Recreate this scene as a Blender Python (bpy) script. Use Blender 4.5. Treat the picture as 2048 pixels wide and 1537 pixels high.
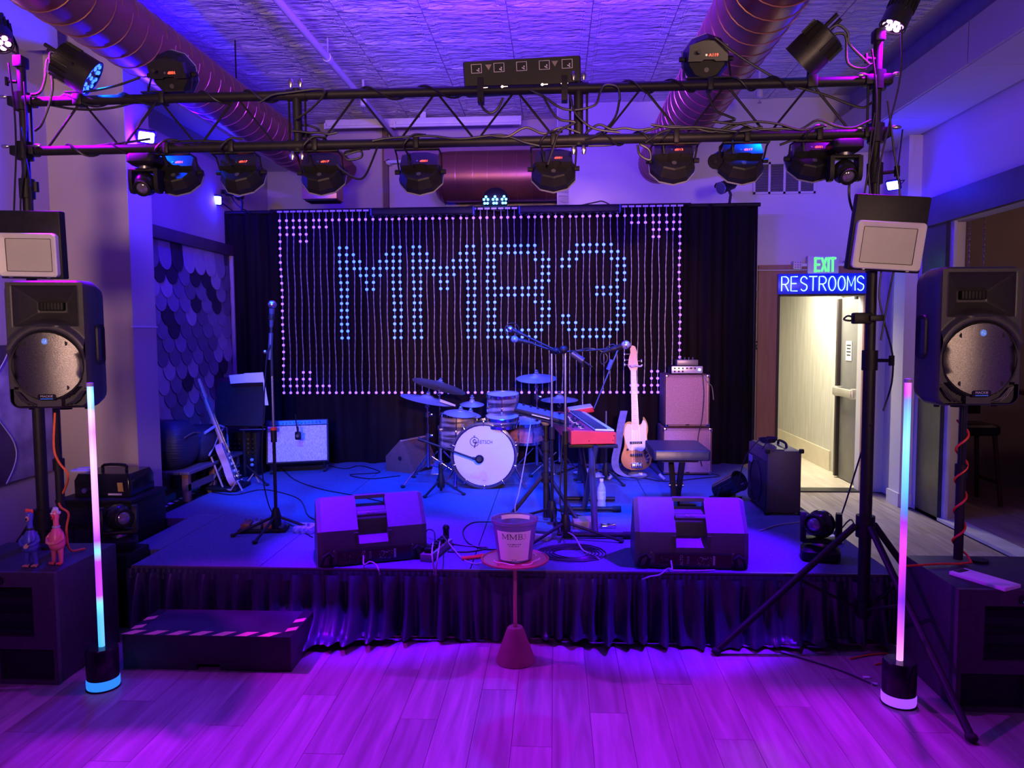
import bpy, bmesh, math, random
from mathutils import Vector, Matrix
random.seed(7)
for o in list(bpy.data.objects): bpy.data.objects.remove(o)
SC = bpy.context.scene
COL = SC.collection
V = Vector
PI = math.pi
def R(d): return math.radians(d)

# ---------------------------------------------------------------- camera
FPX, W0, H0 = 1497.0, 2048.0, 1537.0
YAW, PITCH, ROLL = R(3.33), R(3.94), R(-0.35)
CAMP = V((0, 0, 1.65))
_f = V((-math.sin(YAW)*math.cos(PITCH), math.cos(YAW)*math.cos(PITCH), -math.sin(PITCH)))
_r = V((math.cos(YAW), math.sin(YAW), 0)); _u = _r.cross(_f)
RT = math.cos(ROLL)*_r + math.sin(ROLL)*_u
UP = -math.sin(ROLL)*_r + math.cos(ROLL)*_u
FW = _f
cd = bpy.data.cameras.new('camera'); cam = bpy.data.objects.new('camera', cd); COL.objects.link(cam)
cd.sensor_width = 36; cd.lens = 36*FPX/W0; cd.clip_start = .05; cd.clip_end = 100
m3 = Matrix((RT, UP, -FW)).transposed()
cam.matrix_world = Matrix.Translation(CAMP) @ m3.to_4x4()
SC.camera = cam
def P(px, py, Y=None, Z=None, X=None):
    """world point seen at a pixel of the 2048x1537 frame, on a plane of known depth / height"""
    d = FW*FPX + RT*(px-W0/2) - UP*(py-H0/2)
    t = (Y/d.y) if Y is not None else ((Z-CAMP.z)/d.z if Z is not None else X/d.x)
    return CAMP + d*t

# ---------------------------------------------------------------- world, exposure, light levels
vs = SC.view_settings
vs.view_transform = 'Standard'; vs.look = 'None'; vs.gamma = 1; vs.use_curve_mapping = False; vs.exposure = 0.0
cy_ = SC.cycles; cy_.max_bounces = 4; cy_.diffuse_bounces = 2; cy_.glossy_bounces = 2; cy_.transmission_bounces = 4; cy_.adaptive_threshold = .03; cy_.transparent_max_bounces = 6
cy_.caustics_reflective = False; cy_.caustics_refractive = False
wd = bpy.data.worlds.new('world'); SC.world = wd; wd.use_nodes = True
wd.node_tree.nodes['Background'].inputs[0].default_value = (.24, .05, .85, 1)
wd.node_tree.nodes['Background'].inputs[1].default_value = .03
# power in watts of every kind of lamp, tuned here
LP = dict(room=1.0, warm=360, stage_front=1500, purple_par=960, blue_par=600, hang_blue=480, wedge=1150, bar=190, flood=17, flood_pier=170,
          top_par=170, corridor=85, front_fill=170)
C_BLUE = (.0, .045, 1); C_DEEP = (.03, .01, 1); C_PURP = (.40, .0, 1); C_MAG = (.62, .0, 1); C_WARM = (1, .78, .55)
def lamp(kind, name, loc, target, color, power, parent=None, angle=60, blend=.5, size=.05, size_y=None):
    d = bpy.data.lights.new(name, kind); o = bpy.data.objects.new(name, d); COL.objects.link(o)
    d.color = color; d.energy = power
    if kind == 'SPOT': d.spot_size = R(angle); d.spot_blend = blend; d.shadow_soft_size = size
    elif kind == 'AREA':
        d.size = size
        if size_y: d.shape = 'RECTANGLE'; d.size_y = size_y
    else: d.shadow_soft_size = size
    o.location = loc
    if target is not None:
        o.rotation_euler = (V(target)-V(loc)).to_track_quat('-Z', 'Y').to_euler()
    if parent:
        o.parent = parent
    return o
# the hall behind the photographer: ceiling pendants and warm audience-side lights, with added violet fills
for i, (x, y) in enumerate(((-1.7, -.9), (.3, -1.4), (2.2, -.9))):
    lamp('POINT', 'pendant_light', (x, y, 2.75), None, (1, .52, .50), LP['room'], size=.14)
for i, (x, tx, k) in enumerate(((-1.5, -2.7, 1.9), (0, 0, .9), (2.4, 2.28, 1.15))):
    lamp('SPOT', 'house_warm_light', (x, -1.3, 2.2), (tx, 6, 2.62), (1, .60, .46), LP['warm']*k, angle=43, blend=.5, size=.45)
lamp('SPOT', 'bucket_fill', (.3, -.6, 3.3), (-.12, 3.7, .68), (.55, .10, 1), 340, angle=11, blend=.6, size=.06)  # added fill without a fixture, brightens the tip bucket
lamp('SPOT', 'stage_front_light', (.5, -1.4, 2.3), (.0, 6.2, 1.55), (1, .50, .42), LP['stage_front'], angle=25, blend=.5, size=.10)
for i, x in enumerate((-1.9, 2.1)):
    lamp('SPOT', 'added_wash_fill', (x, -.6, 3.3), (x*1.24, 3.5, .6), (.40, 0, 1), LP['front_fill'], angle=26, blend=.8, size=.08)  # added unseen violet fills to lift the subwoofer tops and chickens

# ---------------------------------------------------------------- materials
MATS = {}
def M(name, rgb=(.5, .5, .5), rough=.5, metal=0, var=0, vscale=8, bump=0, bscale=60, emit=None, est=1, stretch=None,
      alpha=None, trans=0, ior=1.45, spec=.5, coat=0, coord='Object', detail=3, rgb2=None):
    if name in MATS: return MATS[name]
    m = bpy.data.materials.new(name); m.use_nodes = True; MATS[name] = m
    nt = m.node_tree; N = nt.nodes; L = nt.links
    b = N['Principled BSDF']
    b.inputs['Base Color'].default_value = (*rgb, 1); b.inputs['Roughness'].default_value = rough
    b.inputs['Metallic'].default_value = metal; b.inputs['Specular IOR Level'].default_value = spec
    b.inputs['IOR'].default_value = ior; b.inputs['Transmission Weight'].default_value = trans
    b.inputs['Coat Weight'].default_value = coat
    if alpha is not None: b.inputs['Alpha'].default_value = alpha
    if emit:
        m.cycles.emission_sampling = 'NONE' if est < 100 else 'AUTO'
        b.inputs['Emission Color'].default_value = (*emit, 1); b.inputs['Emission Strength'].default_value = est
    tc = N.new('ShaderNodeTexCoord'); mp = N.new('ShaderNodeMapping')
    L.new(tc.outputs[coord], mp.inputs[0])
    if stretch: mp.inputs['Scale'].default_value = stretch
    if var or rgb2:
        n = N.new('ShaderNodeTexNoise'); n.inputs['Scale'].default_value = vscale; n.inputs['Detail'].default_value = detail
        L.new(mp.outputs[0], n.inputs['Vector'])
        cr = N.new('ShaderNodeValToRGB'); L.new(n.outputs[0], cr.inputs[0])
        lo = rgb2 or tuple(c*(1-var) for c in rgb); hi = rgb if rgb2 else tuple(min(1, c*(1+var)) for c in rgb)
        cr.color_ramp.elements[0].color = (*lo, 1); cr.color_ramp.elements[1].color = (*hi, 1)
        cr.color_ramp.elements[0].position = .3; cr.color_ramp.elements[1].position = .7
        L.new(cr.outputs[0], b.inputs['Base Color'])
    if bump:
        n2 = N.new('ShaderNodeTexNoise'); n2.inputs['Scale'].default_value = bscale; n2.inputs['Detail'].default_value = 2
        L.new(mp.outputs[0], n2.inputs['Vector'])
        bp = N.new('ShaderNodeBump'); bp.inputs['Strength'].default_value = bump; bp.inputs['Distance'].default_value = .01
        L.new(n2.outputs[0], bp.inputs['Height']); L.new(bp.outputs[0], b.inputs['Normal'])
    return m
def nodes(m): return m.node_tree.nodes, m.node_tree.links, m.node_tree.nodes['Principled BSDF']
BLK = M('black_plastic', (.010, .0095, .012), .5, spec=.25, var=.25, vscale=30)
BLKG = M('black_gloss', (.012, .012, .014), .18, var=.2, vscale=12)
BLKM = M('black_powder_coat', (.014, .013, .016), .5, spec=.3, metal=.1, var=.2, vscale=25)
RUB = M('black_rubber', (.012, .012, .012), .8, var=.3, vscale=40)
CHR = M('chrome', (.72, .72, .74), .12, metal=1, var=.1, vscale=14)
STL = M('brushed_steel', (.5, .5, .52), .3, metal=1, var=.15, vscale=20)
CAB = M('cable_jacket', (.012, .012, .015), .42, var=.25, vscale=30)
CABG = M('grey_cable_jacket', (.35, .34, .36), .5, var=.15, vscale=30)
WHT = M('white_plastic', (.72, .7, .7), .4, var=.05, vscale=14)
RED = M('red_plastic', (.75, .05, .02), .5, var=.1, vscale=20)
ORG = M('orange_cord', (.85, .16, .03), .5, var=.1, vscale=20)
PAPER = M('paper', (.8, .77, .76), .8, var=.04, vscale=9)
INK = M('printed_ink', (.01, .01, .012), .6, var=.1, vscale=9)
REDLED = M('red_led_digits', (.8, .02, .02), .4, emit=(1, .06, .03), est=5, var=.05)
BLUELED = M('blue_led', (.05, .1, .8), .3, emit=(.05, .22, 1), est=6, var=.05)
DRK = M('dark_void', (.006, .006, .008), .7, var=.3, vscale=10)

# ---------------------------------------------------------------- mesh helpers
class MB:
    def __init__(s): s.bm = bmesh.new()
    def _add(s, verts, faces, Mx=None):
        vs_ = [s.bm.verts.new((Mx @ V(v)) if Mx else v) for v in verts]
        for f in faces:
            try: s.bm.faces.new([vs_[i] for i in f])
            except ValueError: pass
        return vs_
    def box(s, c, d, rot=None, b=0, Mx=None):
        T = Matrix.Translation(V(c))
        if rot: T = T @ (Matrix.Rotation(rot[2], 4, 'Z') @ Matrix.Rotation(rot[1], 4, 'Y') @ Matrix.Rotation(rot[0], 4, 'X'))
        if Mx: T = Mx @ T
        x, y, z = d[0]/2, d[1]/2, d[2]/2
        vv = [(-x,-y,-z),(x,-y,-z),(x,y,-z),(-x,y,-z),(-x,-y,z),(x,-y,z),(x,y,z),(-x,y,z)]
        ff = [(0,3,2,1),(4,5,6,7),(0,1,5,4),(1,2,6,5),(2,3,7,6),(3,0,4,7)]
        vs_ = s._add(vv, ff, T)
        if b:
            es = {e for v in vs_ for e in v.link_edges}
            bmesh.ops.bevel(s.bm, geom=list(es), offset=b, segments=2, affect='EDGES', profile=.5)
        return s
    def ring(s, c, ax, r, n, ph=0):
        ax = V(ax).normalized(); a = ax.orthogonal().normalized(); b_ = ax.cross(a)
        return [V(c)+(a*math.cos(ph+2*PI*i/n)+b_*math.sin(ph+2*PI*i/n))*r for i in range(n)]
    def loft(s, rings, cap0=True, cap1=True, Mx=None, closed=True):
        n = len(rings[0]); vv = [tuple(p) for r in rings for p in r]; ff = []
        for k in range(len(rings)-1):
            for i in range(n if closed else n-1):
                j = (i+1) % n
                ff.append((k*n+i, k*n+j, (k+1)*n+j, (k+1)*n+i))
        if cap0: ff.append(tuple(range(n))[::-1])
        if cap1: ff.append(tuple((len(rings)-1)*n+i for i in range(n)))
        s._add(vv, ff, Mx); return s
    def cyl(s, p0, p1, r0, r1=None, n=12, ph=0, Mx=None):
        r1 = r0 if r1 is None else r1; p0, p1 = V(p0), V(p1); ax = p1-p0
        return s.loft([s.ring(p0, ax, r0, n, ph), s.ring(p1, ax, r1, n, ph)], Mx=Mx)
    def tube(s, pts, r, n=6, sub=0, Mx=None):
        pts = [V(p) for p in pts]
        if sub: pts = catmull(pts, sub)
        up = None; rings = []
        for i, p in enumerate(pts):
            t = (pts[min(i+1, len(pts)-1)]-pts[max(i-1, 0)])
            if t.length < 1e-9: t = V((0, 0, 1))
            t.normalize()
            a = t.orthogonal() if up is None else (up - t*up.dot(t))
            if a.length < 1e-6: a = t.orthogonal()
            a.normalize(); up = a; b_ = t.cross(a)
            rr = r[i] if isinstance(r, (list, tuple)) else r
            rings.append([p+(a*math.cos(2*PI*k/n)+b_*math.sin(2*PI*k/n))*rr for k in range(n)])
        return s.loft(rings, Mx=Mx)
    def lathe(s, prof, n=24, Mx=None, cap=True):
        rings = [[V((r*math.cos(2*PI*i/n), r*math.sin(2*PI*i/n), z)) for i in range(n)] for r, z in prof]
        return s.loft(rings, cap, cap, Mx=Mx)
    def rlathe(s, prof, n=24, Mx=None):
        return s.lathe(list(prof)+[prof[0]], n, Mx, cap=False)
    def prism(s, pts, z0, z1, Mx=None, b=0):
        n = len(pts)
        vv = [(x, y, z0) for x, y in pts]+[(x, y, z1) for x, y in pts]
        ff = [tuple(range(n))[::-1], tuple(range(n, 2*n))]+[(i, (i+1) % n, n+(i+1) % n, n+i) for i in range(n)]
        vs_ = s._add(vv, ff, Mx)
        if b:
            es = [e for e in {e for v in vs_ for e in v.link_edges} if len(e.link_faces) == 2 and e.calc_face_angle(0) > .6]
            bmesh.ops.bevel(s.bm, geom=es, offset=b, segments=1, affect='EDGES')
        return s
    def sph(s, c, r, n=12, m=8, sc=(1, 1, 1), Mx=None):
        rings = []
        for k in range(1, m):
            a = PI*k/m
            rings.append([V((c[0]+r*sc[0]*math.sin(a)*math.cos(2*PI*i/n), c[1]+r*sc[1]*math.sin(a)*math.sin(2*PI*i/n), c[2]-r*sc[2]*math.cos(a))) for i in range(n)])
        return s.loft(rings, Mx=Mx)
    def grid(s, fn, nu, nv, Mx=None):
        vv = [tuple(fn(u/nu, v/nv)) for v in range(nv+1) for u in range(nu+1)]
        ff = [(v*(nu+1)+u, v*(nu+1)+u+1, (v+1)*(nu+1)+u+1, (v+1)*(nu+1)+u) for v in range(nv) for u in range(nu)]
        s._add(vv, ff, Mx); return s
    def mesh(s, name, mat, smooth=40, recalc=True):
        if recalc: bmesh.ops.recalc_face_normals(s.bm, faces=s.bm.faces)
        me = bpy.data.meshes.new(name); s.bm.to_mesh(me); s.bm.free()
        if mat: me.materials.append(mat)
        if smooth:
            me.polygons.foreach_set('use_smooth', [True]*len(me.polygons))
            me.set_sharp_from_angle(angle=R(smooth))
        return me
    def build(s, name, mat, parent=None, smooth=40, recalc=True):
        return obj(name, s.mesh(name, mat, smooth, recalc), parent)
def catmull(p, n):
    out = []
    q = [p[0]*2-p[1]]+list(p)+[p[-1]*2-p[-2]]
    for i in range(1, len(q)-2):
        a, b_, c, d = q[i-1], q[i], q[i+1], q[i+2]
        for k in range(n):
            t = k/n
            out.append(.5*((2*b_)+(c-a)*t+(2*a-5*b_+4*c-d)*t*t+(3*b_-a-3*c+d)*t**3))
    out.append(q[-2]); return out
def rrect(w, h, r, n=4):
    out = []
    for cx, cy, a0 in ((w/2-r, h/2-r, 0), (-w/2+r, h/2-r, 90), (-w/2+r, -h/2+r, 180), (w/2-r, -h/2+r, 270)):
        for k in range(n+1):
            a = R(a0+90*k/n); out.append((cx+r*math.cos(a), cy+r*math.sin(a)))
    return out
def obj(name, me, parent=None, loc=None):
    o = bpy.data.objects.new(name, me); COL.objects.link(o)
    if parent: o.parent = parent
    if loc is not None: o.location = loc
    return o
def tag(o, label, cat, group=None):
    o['label'] = label; o['category'] = cat
    if group: o['group'] = group
    return o
def struct(o): o['kind'] = 'structure'; return o
def thing(name, label, cat, loc=(0, 0, 0), rz=0, group=None, rot=None):
    o = bpy.data.objects.new(name, None); COL.objects.link(o); o.empty_display_size = .1
    o.location = loc; o.rotation_euler = rot if rot else (0, 0, rz)
    return tag(o, label, cat, group)
def copy_tree(o, parent=None):
    c = o.copy(); COL.objects.link(c); c.parent = parent
    for ch in [k for k in bpy.data.objects if k.parent == o]: copy_tree(ch, c)
    return c
KIDS = {}
FX = Matrix.Rotation(PI/2, 4, 'X')      # local XY drawing -> upright, facing -Y
def text(name, s, size, mat, parent, Mx, ex=.0006, align='CENTER', sx=1):
    cu = bpy.data.curves.new(name, 'FONT'); cu.body = s; cu.size = size; cu.extrude = ex; cu.align_x = align; cu.align_y = 'CENTER'
    cu.resolution_u = 3
    t = bpy.data.objects.new(name, cu)
    me = bpy.data.meshes.new_from_object(t); bpy.data.objects.remove(t); bpy.data.curves.remove(cu)
    me.transform(Mx @ Matrix.Diagonal((sx, 1, 1, 1)))
    me.materials.append(mat); me.name = name
    return obj(name, me, parent)
def arc(c, r, a0, a1, n=8, ry=None):
    ry = r if ry is None else ry
    return [(c[0]+r*math.cos(R(a0+(a1-a0)*i/n)), c[1]+ry*math.sin(R(a0+(a1-a0)*i/n))) for i in range(n+1)]
def Tm(x, y, z): return Matrix.Translation((x, y, z))
def Rm(ax, d): return Matrix.Rotation(R(d), 4, ax)
def cable(name, pts, r, label, mat=None, sub=5, group=None):
    mb = MB(); c = V(pts[0]); mb.tube([V(p)-c for p in pts], r, 6, sub)
    o = mb.build(name, mat or CAB); o.location = c
    return tag(o, label, 'cable', group)
def tri_pts(n): return [i*2*PI/n for i in range(n)]
# ================================================================ THE ROOM
STZ, SF, SB = .38, 3.93, 7.36          # stage height, front edge, back edge
CEIL = 3.95
WALL = M('painted_beige_wall', (.50, .43, .40), .75, var=.06, vscale=1.5, bump=.06, bscale=90)
WALLW = M('painted_white_wall', (.66, .62, .64), .7, var=.04, vscale=1.2, bump=.05, bscale=90)
WALLD = M('dark_brown_wall', (.16, .10, .09), .7, var=.15, vscale=2)
TRIMB = M('red_brown_trim', (.33, .16, .13), .5, var=.12, vscale=6, stretch=(4, 4, .5))
TRIMD = M('dark_trim', (.10, .07, .08), .55, var=.15, vscale=6)
# wood planks: grain along local Y, each plank its own tone
WOOD = M('oak_plank', (.42, .31, .26), .42)
N, L, b = nodes(WOOD)
tc = N.new('ShaderNodeTexCoord'); mp = N.new('ShaderNodeMapping'); oi = N.new('ShaderNodeObjectInfo')
mp.inputs['Scale'].default_value = (22, 1.6, 1); L.new(tc.outputs['Object'], mp.inputs[0])
va = N.new('ShaderNodeVectorMath'); va.operation = 'ADD'; cmb = N.new('ShaderNodeCombineXYZ')
ml = N.new('ShaderNodeMath'); ml.operation = 'MULTIPLY'; ml.inputs[1].default_value = 37; L.new(oi.outputs['Random'], ml.inputs[0])
L.new(ml.outputs[0], cmb.inputs[0]); L.new(ml.outputs[0], cmb.inputs[1]); L.new(mp.outputs[0], va.inputs[0]); L.new(cmb.outputs[0], va.inputs[1])
ns = N.new('ShaderNodeTexNoise'); ns.inputs['Scale'].default_value = 1.0; ns.inputs['Detail'].default_value = 5; ns.inputs['Distortion'].default_value = .6
L.new(va.outputs[0], ns.inputs['Vector'])
cr = N.new('ShaderNodeValToRGB'); cr.color_ramp.elements[0].position = .32; cr.color_ramp.elements[1].position = .72
cr.color_ramp.elements[0].color = (.25, .20, .185, 1); cr.color_ramp.elements[1].color = (.43, .37, .34, 1); L.new(ns.outputs[0], cr.inputs[0])
hs = N.new('ShaderNodeHueSaturation'); mr = N.new('ShaderNodeMapRange'); mr.inputs[3].default_value = .82; mr.inputs[4].default_value = 1.12
L.new(oi.outputs['Random'], mr.inputs[0]); L.new(mr.outputs[0], hs.inputs['Value']); L.new(cr.outputs[0], hs.inputs['Color']); L.new(hs.outputs[0], b.inputs['Base Color'])
bp = N.new('ShaderNodeBump'); bp.inputs['Strength'].default_value = .15; bp.inputs['Distance'].default_value = .004; L.new(ns.outputs[0], bp.inputs['Height']); L.new(bp.outputs[0], b.inputs['Normal'])
# stamped tin ceiling tile relief
TIN = M('stamped_tin', (.62, .60, .64), .45, metal=.0)
N, L, b = nodes(TIN)
tc = N.new('ShaderNodeTexCoord'); mp = N.new('ShaderNodeMapping'); mp.inputs['Scale'].default_value = (9, 30, 1); L.new(tc.outputs['Object'], mp.inputs[0])
ns = N.new('ShaderNodeTexNoise'); ns.inputs['Scale'].default_value = 1; ns.inputs['Detail'].default_value = 1.5; ns.inputs['Distortion'].default_value = 1.2; L.new(mp.outputs[0], ns.inputs['Vector'])
wv = N.new('ShaderNodeTexVoronoi'); wv.inputs['Scale'].default_value = .55; L.new(mp.outputs[0], wv.inputs['Vector'])
ad = N.new('ShaderNodeMath'); ad.operation = 'ADD'; L.new(ns.outputs[0], ad.inputs[0]); L.new(wv.outputs['Distance'], ad.inputs[1])
bp = N.new('ShaderNodeBump'); bp.inputs['Strength'].default_value = 1.0; bp.inputs['Distance'].default_value = .03
L.new(ad.outputs[0], bp.inputs['Height']); L.new(bp.outputs[0], b.inputs['Normal'])
CARPET = M('charcoal_carpet', (.12, .145, .24), .95, var=.5, vscale=260, bump=.5, bscale=420, detail=1, spec=.1)

def wall(name, x0, x1, y0, y1, z0, z1, mat):
    mb = MB(); mb.box(((x0+x1)/2, (y0+y1)/2, (z0+z1)/2), (x1-x0, y1-y0, z1-z0))
    return struct(mb.build(name, mat, smooth=0))
# floor
fl = wall('floor', -3.6, 6.2, -2.2, 11.4, -.12, -.012, M('subfloor', (.30, .22, .18), .45, var=.2, vscale=3, stretch=(6, .6, 1)))
PW = .163
pl_me = {}
def plank(x, y, l):
    k = round(l, 3)
    if k not in pl_me:
        mb = MB(); mb.box((0, 0, -.006), (PW-.0014, l-.0014, .012), b=.0006); pl_me[k] = mb.mesh('plank', WOOD, 0)
    o = obj('plank', pl_me[k], fl, (x, y, random.uniform(-.0004, .0004)))
rows = int(6.75/PW)
for i in range(rows):
    x = -3.44+PW*(i+.5)
    lim = 7.74 if x > 1.72 else 4.3
    y = 1.0-((i*.47) % 1.22)+.3
    while y < lim:
        y1 = min(y+1.22, lim)
        y0 = max(y, .9)
        if y1-y0 > .05: plank(x, round((y0+y1)/2, 3), y1-y0)
        y += 1.22
# plain strip of boards behind the photographer keeps the floor level
wall('floor_rear', -3.6, 3.4, -2.2, .9, -.012, 0, M('far_boards', (.40, .30, .25), .45, var=.3, vscale=2.5, stretch=(7, .6, 1)))
# ceiling of stamped tin tiles
ce = wall('ceiling', -3.6, 3.47, -2.2, 8.5, CEIL+.02, CEIL+.14, M('ceiling_board', (.5, .48, .5), .8, var=.1))
mb = MB(); T = .61; h = T/2
prof = [(h-.001, .02), (h-.004, .0), (h-.05, .0), (h-.058, .006), (h-.066, .002), (h-.075, .006), (.0, .006)]
rings = []
for d, z in prof[:-1]: rings.append([V((-d, -d, z)), V((d, -d, z)), V((d, d, z)), V((-d, d, z))])
mb.loft(rings, False, True)
tile_me = mb.mesh('ceiling_tile', TIN, 0)
y = -.6
for j in range(15):
    for i in range(11):
        x = -3.29+.305-.02+T*i-.08
        if x < 2.85: obj('ceiling_tile', tile_me, ce, (x, -.3+T*j, CEIL))
# left side: main wall, pier, set-back wall, soffits
wall('wall_left', -3.6, -3.45, -2.2, 5.02, 0, CEIL+.02, WALL)
XP = P(268, 700, Y=5.0).x
wall('wall_left_pier', -3.6, XP, 5.0, 5.30, 0, CEIL+.02, WALL)
wl = wall('wall_left_rear', -3.4, -3.2, 5.30, 8.42, 0, CEIL+.02, WALL)
wall('trim_1', -3.45, -3.22, -2.2, 4.82, 3.5, 3.66, WALLW)
wall('trim_2', -3.2, -2.96, 5.30, 8.3, 3.45, CEIL, WALLW)
o = wall('trim_3', XP-.006, XP+.006, 4.985, 5.31, 1.70, 1.712, WALLW)
# back walls: recess on the left, door wall on the right
wall('wall_back_left', -3.4, .05, 8.3, 8.42, 0, CEIL+.02, WALL)
wall('wall_back_return', .02, .14, 7.75, 8.3, 0, CEIL+.02, WALLW)
DX0 = P(1553, 700, Y=7.75).x; DX1 = P(1724, 700, Y=7.75).x; DZ = P(1630, 590, Y=7.75).z
wall('wall_back_right', .03, DX0, 7.75, 7.87, 0, CEIL+.02, WALLW)
wall('wall_back_header', DX0, DX1, 7.75, 7.87, DZ, CEIL+.02, WALLW)
wall('wall_back_corner', DX1, 3.47, 7.75, 7.87, 0, CEIL+.02, WALLW)
p = P(772, 350, Y=8.28)
wall('trim_4', p.x-.03, p.x+.03, 8.25, 8.3, 0, CEIL, WALLD)
wall('trim_5', -1.86, .02, 8.2, 8.3, 3.52, 3.74, M('plum_panel', (.30, .16, .22), .6, var=.1))
# right wall: pilaster, opening with dark header, white pier
wall('wall_right_rear', 3.32, 3.47, 6.62, 7.75, 0, CEIL+.02, WALLW)
wall('wall_right_pilaster', 3.2, 3.32, 7.1, 7.32, 0, 3.41, WALLW)
wall('wall_right_header', 3.32, 3.47, 5.3, 6.62, 2.56, CEIL+.02, WALLW)
wall('wall_right_front', 3.32, 3.47, -2.2, 5.3, 0, CEIL+.02, WALLW)
wall('trim_6', 3.27, 3.32, 4.2, 6.95, 2.56, 2.80, TRIMD)
wall('trim_7', 3.30, 3.36, 6.60, 7.0, 0, 2.56, M('door_track_metal', (.06, .055, .07), .35, metal=.6, var=.2))
wall('trim_8', 3.335, 3.36, 6.54, 6.60, 0, 2.56, M('pale_jamb', (.6, .58, .6), .5, var=.08))
wall('trim_9', 3.30, 3.47, 5.3, 7.1, 0, .025, M('floor_track', (.62, .60, .66), .4, metal=.3, var=.15, vscale=4))
wall('baseboard_right', 3.30, 3.32, 3.9, 5.3, 0, .14, WALLW)
wall('baseboard_pilaster', 3.185, 3.33, 7.085, 7.335, 0, .13, WALLW)
# soffit along the right wall, faced with boards
so = wall('soffit', 2.77, 3.32, -2.2, 7.75, 3.43, 3.69, WALLW)
wall('soffit_upper', 2.91, 3.47, -2.2, 7.75, 3.69, CEIL+.02, M('soffit_painted_shade', (.42, .36, .42), .8, var=.1))  # shade above the soffit is put into this darker colour
y = -2.2
for i, l in enumerate((1.25,)*8):
    mb = MB(); mb.box((0, 0, 0), (.02, l-.008, .28), b=.002); obj('soffit_board', mb.mesh('soffit_board', WALLW, 0), so, (2.76, y+l/2, 3.56))
    mb = MB(); mb.box((0, 0, 0), (.53, l-.006, .016), b=.002); obj('soffit_board', mb.mesh('soffit_board', WALLW, 0), so, (3.03, y+l/2, 3.418))
    y += l
# corridor behind the restroom door
CORW = M('brushed_plaster', (.56, .55, .50), .6, var=.12, vscale=3, stretch=(6, 6, .7), bump=.15, bscale=20)
cx = 3.22
cw = wall('wall_corridor_right', cx, cx+.12, 7.87, 11.4, 0, 2.5, CORW)
wall('wall_corridor_left', DX0-.35, DX0-.23, 7.87, 11.4, 0, 2.5, CORW)
wall('wall_corridor_end', DX0-.3, cx, 11.3, 11.4, 0, 2.5, CORW)
wall('ceiling_corridor', DX0-.35, cx+.12, 7.87, 11.4, 2.42, 2.5, WALLW)
wall('baseboard_corridor', cx-.018, cx, 8.9, 11.3, 0, .24, M('cream_baseboard', (.72, .66, .52), .5, var=.05))
wall('trim_10', DX0-.05, DX1+.05, 7.72, 7.90, 0, .014, M('threshold', (.03, .03, .03), .4, var=.1))
fl2 = wall('floor_corridor', DX0-.35, cx, 7.87, 11.4, -.012, .002, M('corridor_vinyl', (.62, .55, .44), .5, var=.15, vscale=2, stretch=(6, .8, 1)))
lamp('AREA', 'corridor_ceiling_light', (2.72, 8.75, 2.40), (2.72, 8.75, 0), (1, .90, .66), LP['corridor'], size=.5, size_y=1.2)
# door casing
wall('trim_11', DX0-.20, DX0, 7.71, 7.75, 0, DZ+.30, TRIMB)
wall('trim_12', DX0, DX1+.02, 7.71, 7.75, DZ, DZ+.30, TRIMB)
wall('trim_13', DX1, DX1+.10, 7.71, 7.75, 0, DZ+.30, TRIMB)
wall('trim_14', DX0-.012, DX0+.012, 7.70, 7.88, 0, DZ, M('dark_jamb', (.04, .03, .03), .5, var=.1))
wall('trim_15', DX0, DX1, 7.70, 7.88, DZ-.012, DZ+.02, MATS['dark_jamb'])
wall('trim_16', DX0-.42, DX0-.20, 7.73, 7.75, 0, 2.05, M('mauve_panel', (.42, .33, .36), .6, var=.08))
# open door leaf standing against the right of the doorway + exit door on the corridor wall
DOORG = M('grey_door', (.20, .20, .20), .45, var=.1, vscale=5)
d = struct(MB().box((0, .31, 1.0), (.05, .62, 2.0), b=.004).build('door_1', DOORG)); d.location = (3.19, 7.95, .01)
for z in (.3, 1.0, 1.7):
    MB().cyl((-.03, 0, z-.05), (-.03, 0, z+.05), .012, n=8).build('hinge', STL, d)
pb = MB(); pb.box((-.09, .30, .97), (.05, .52, .09), b=.015); pb.box((-.05, .08, .97), (.09, .07, .11), b=.01); pb.box((-.05, .53, .97), (.09, .07, .11), b=.01)
pb.build('panic_bar', M('satin_bar', (.62, .60, .55), .35, metal=.7, var=.08), d)
MB().box((-.035, .585, 1.0), (.06, .05, 1.98), b=.004).build('door_edge', MATS['dark_jamb'], d)
MB().box((-.028, .33, 1.42), (.004, .16, .21)).build('notice', PAPER, d)
mb = MB()
for k in range(4): mb.box((-.031, .33, 1.48-.035*k), (.002, .12-.02*(k % 2), .012))
mb.build('notice_print', INK, d)
mb = MB(); mb.box((-.055, .03, 1.98), (.07, .05, .035)); mb.build('door_closer', BLK, d)
wall('trim_17', cx-.03, cx, 8.62, 8.72, 0, 2.05, M('cream_casing', (.75, .72, .60), .5, var=.05))
wall('trim_18', cx-.03, cx, 7.87, 8.72, 2.03, 2.13, MATS['cream_casing'])
# the neighbouring bar room
wall('wall_bar_back', 3.47, 6.2, 8.0, 8.1, 0, 2.95, M('bar_back_wall', (.32, .25, .22), .7, var=.15, vscale=1.5))
wall('wall_bar_side', 6.1, 6.2, 3.2, 8.0, 0, 2.95, WALLD)
wall('wall_bar_front', 3.47, 6.2, 3.1, 3.2, 0, 2.95, WALLD)
wall('ceiling_bar', 3.47, 6.2, 3.1, 8.1, 2.95, 3.05, WALLD)
wall('floor_bar', 3.47, 6.2, 3.1, 8.1, -.012, 0, MATS['far_boards'])
lamp('POINT', 'bar_room_lamp', (5.0, 6.6, 2.5), None, (1, .55, .4), 7, size=.1)
lamp('POINT', 'bar_room_glow', (4.3, 5.0, 2.5), None, (.5, .25, 1), 5, size=.1)

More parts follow.
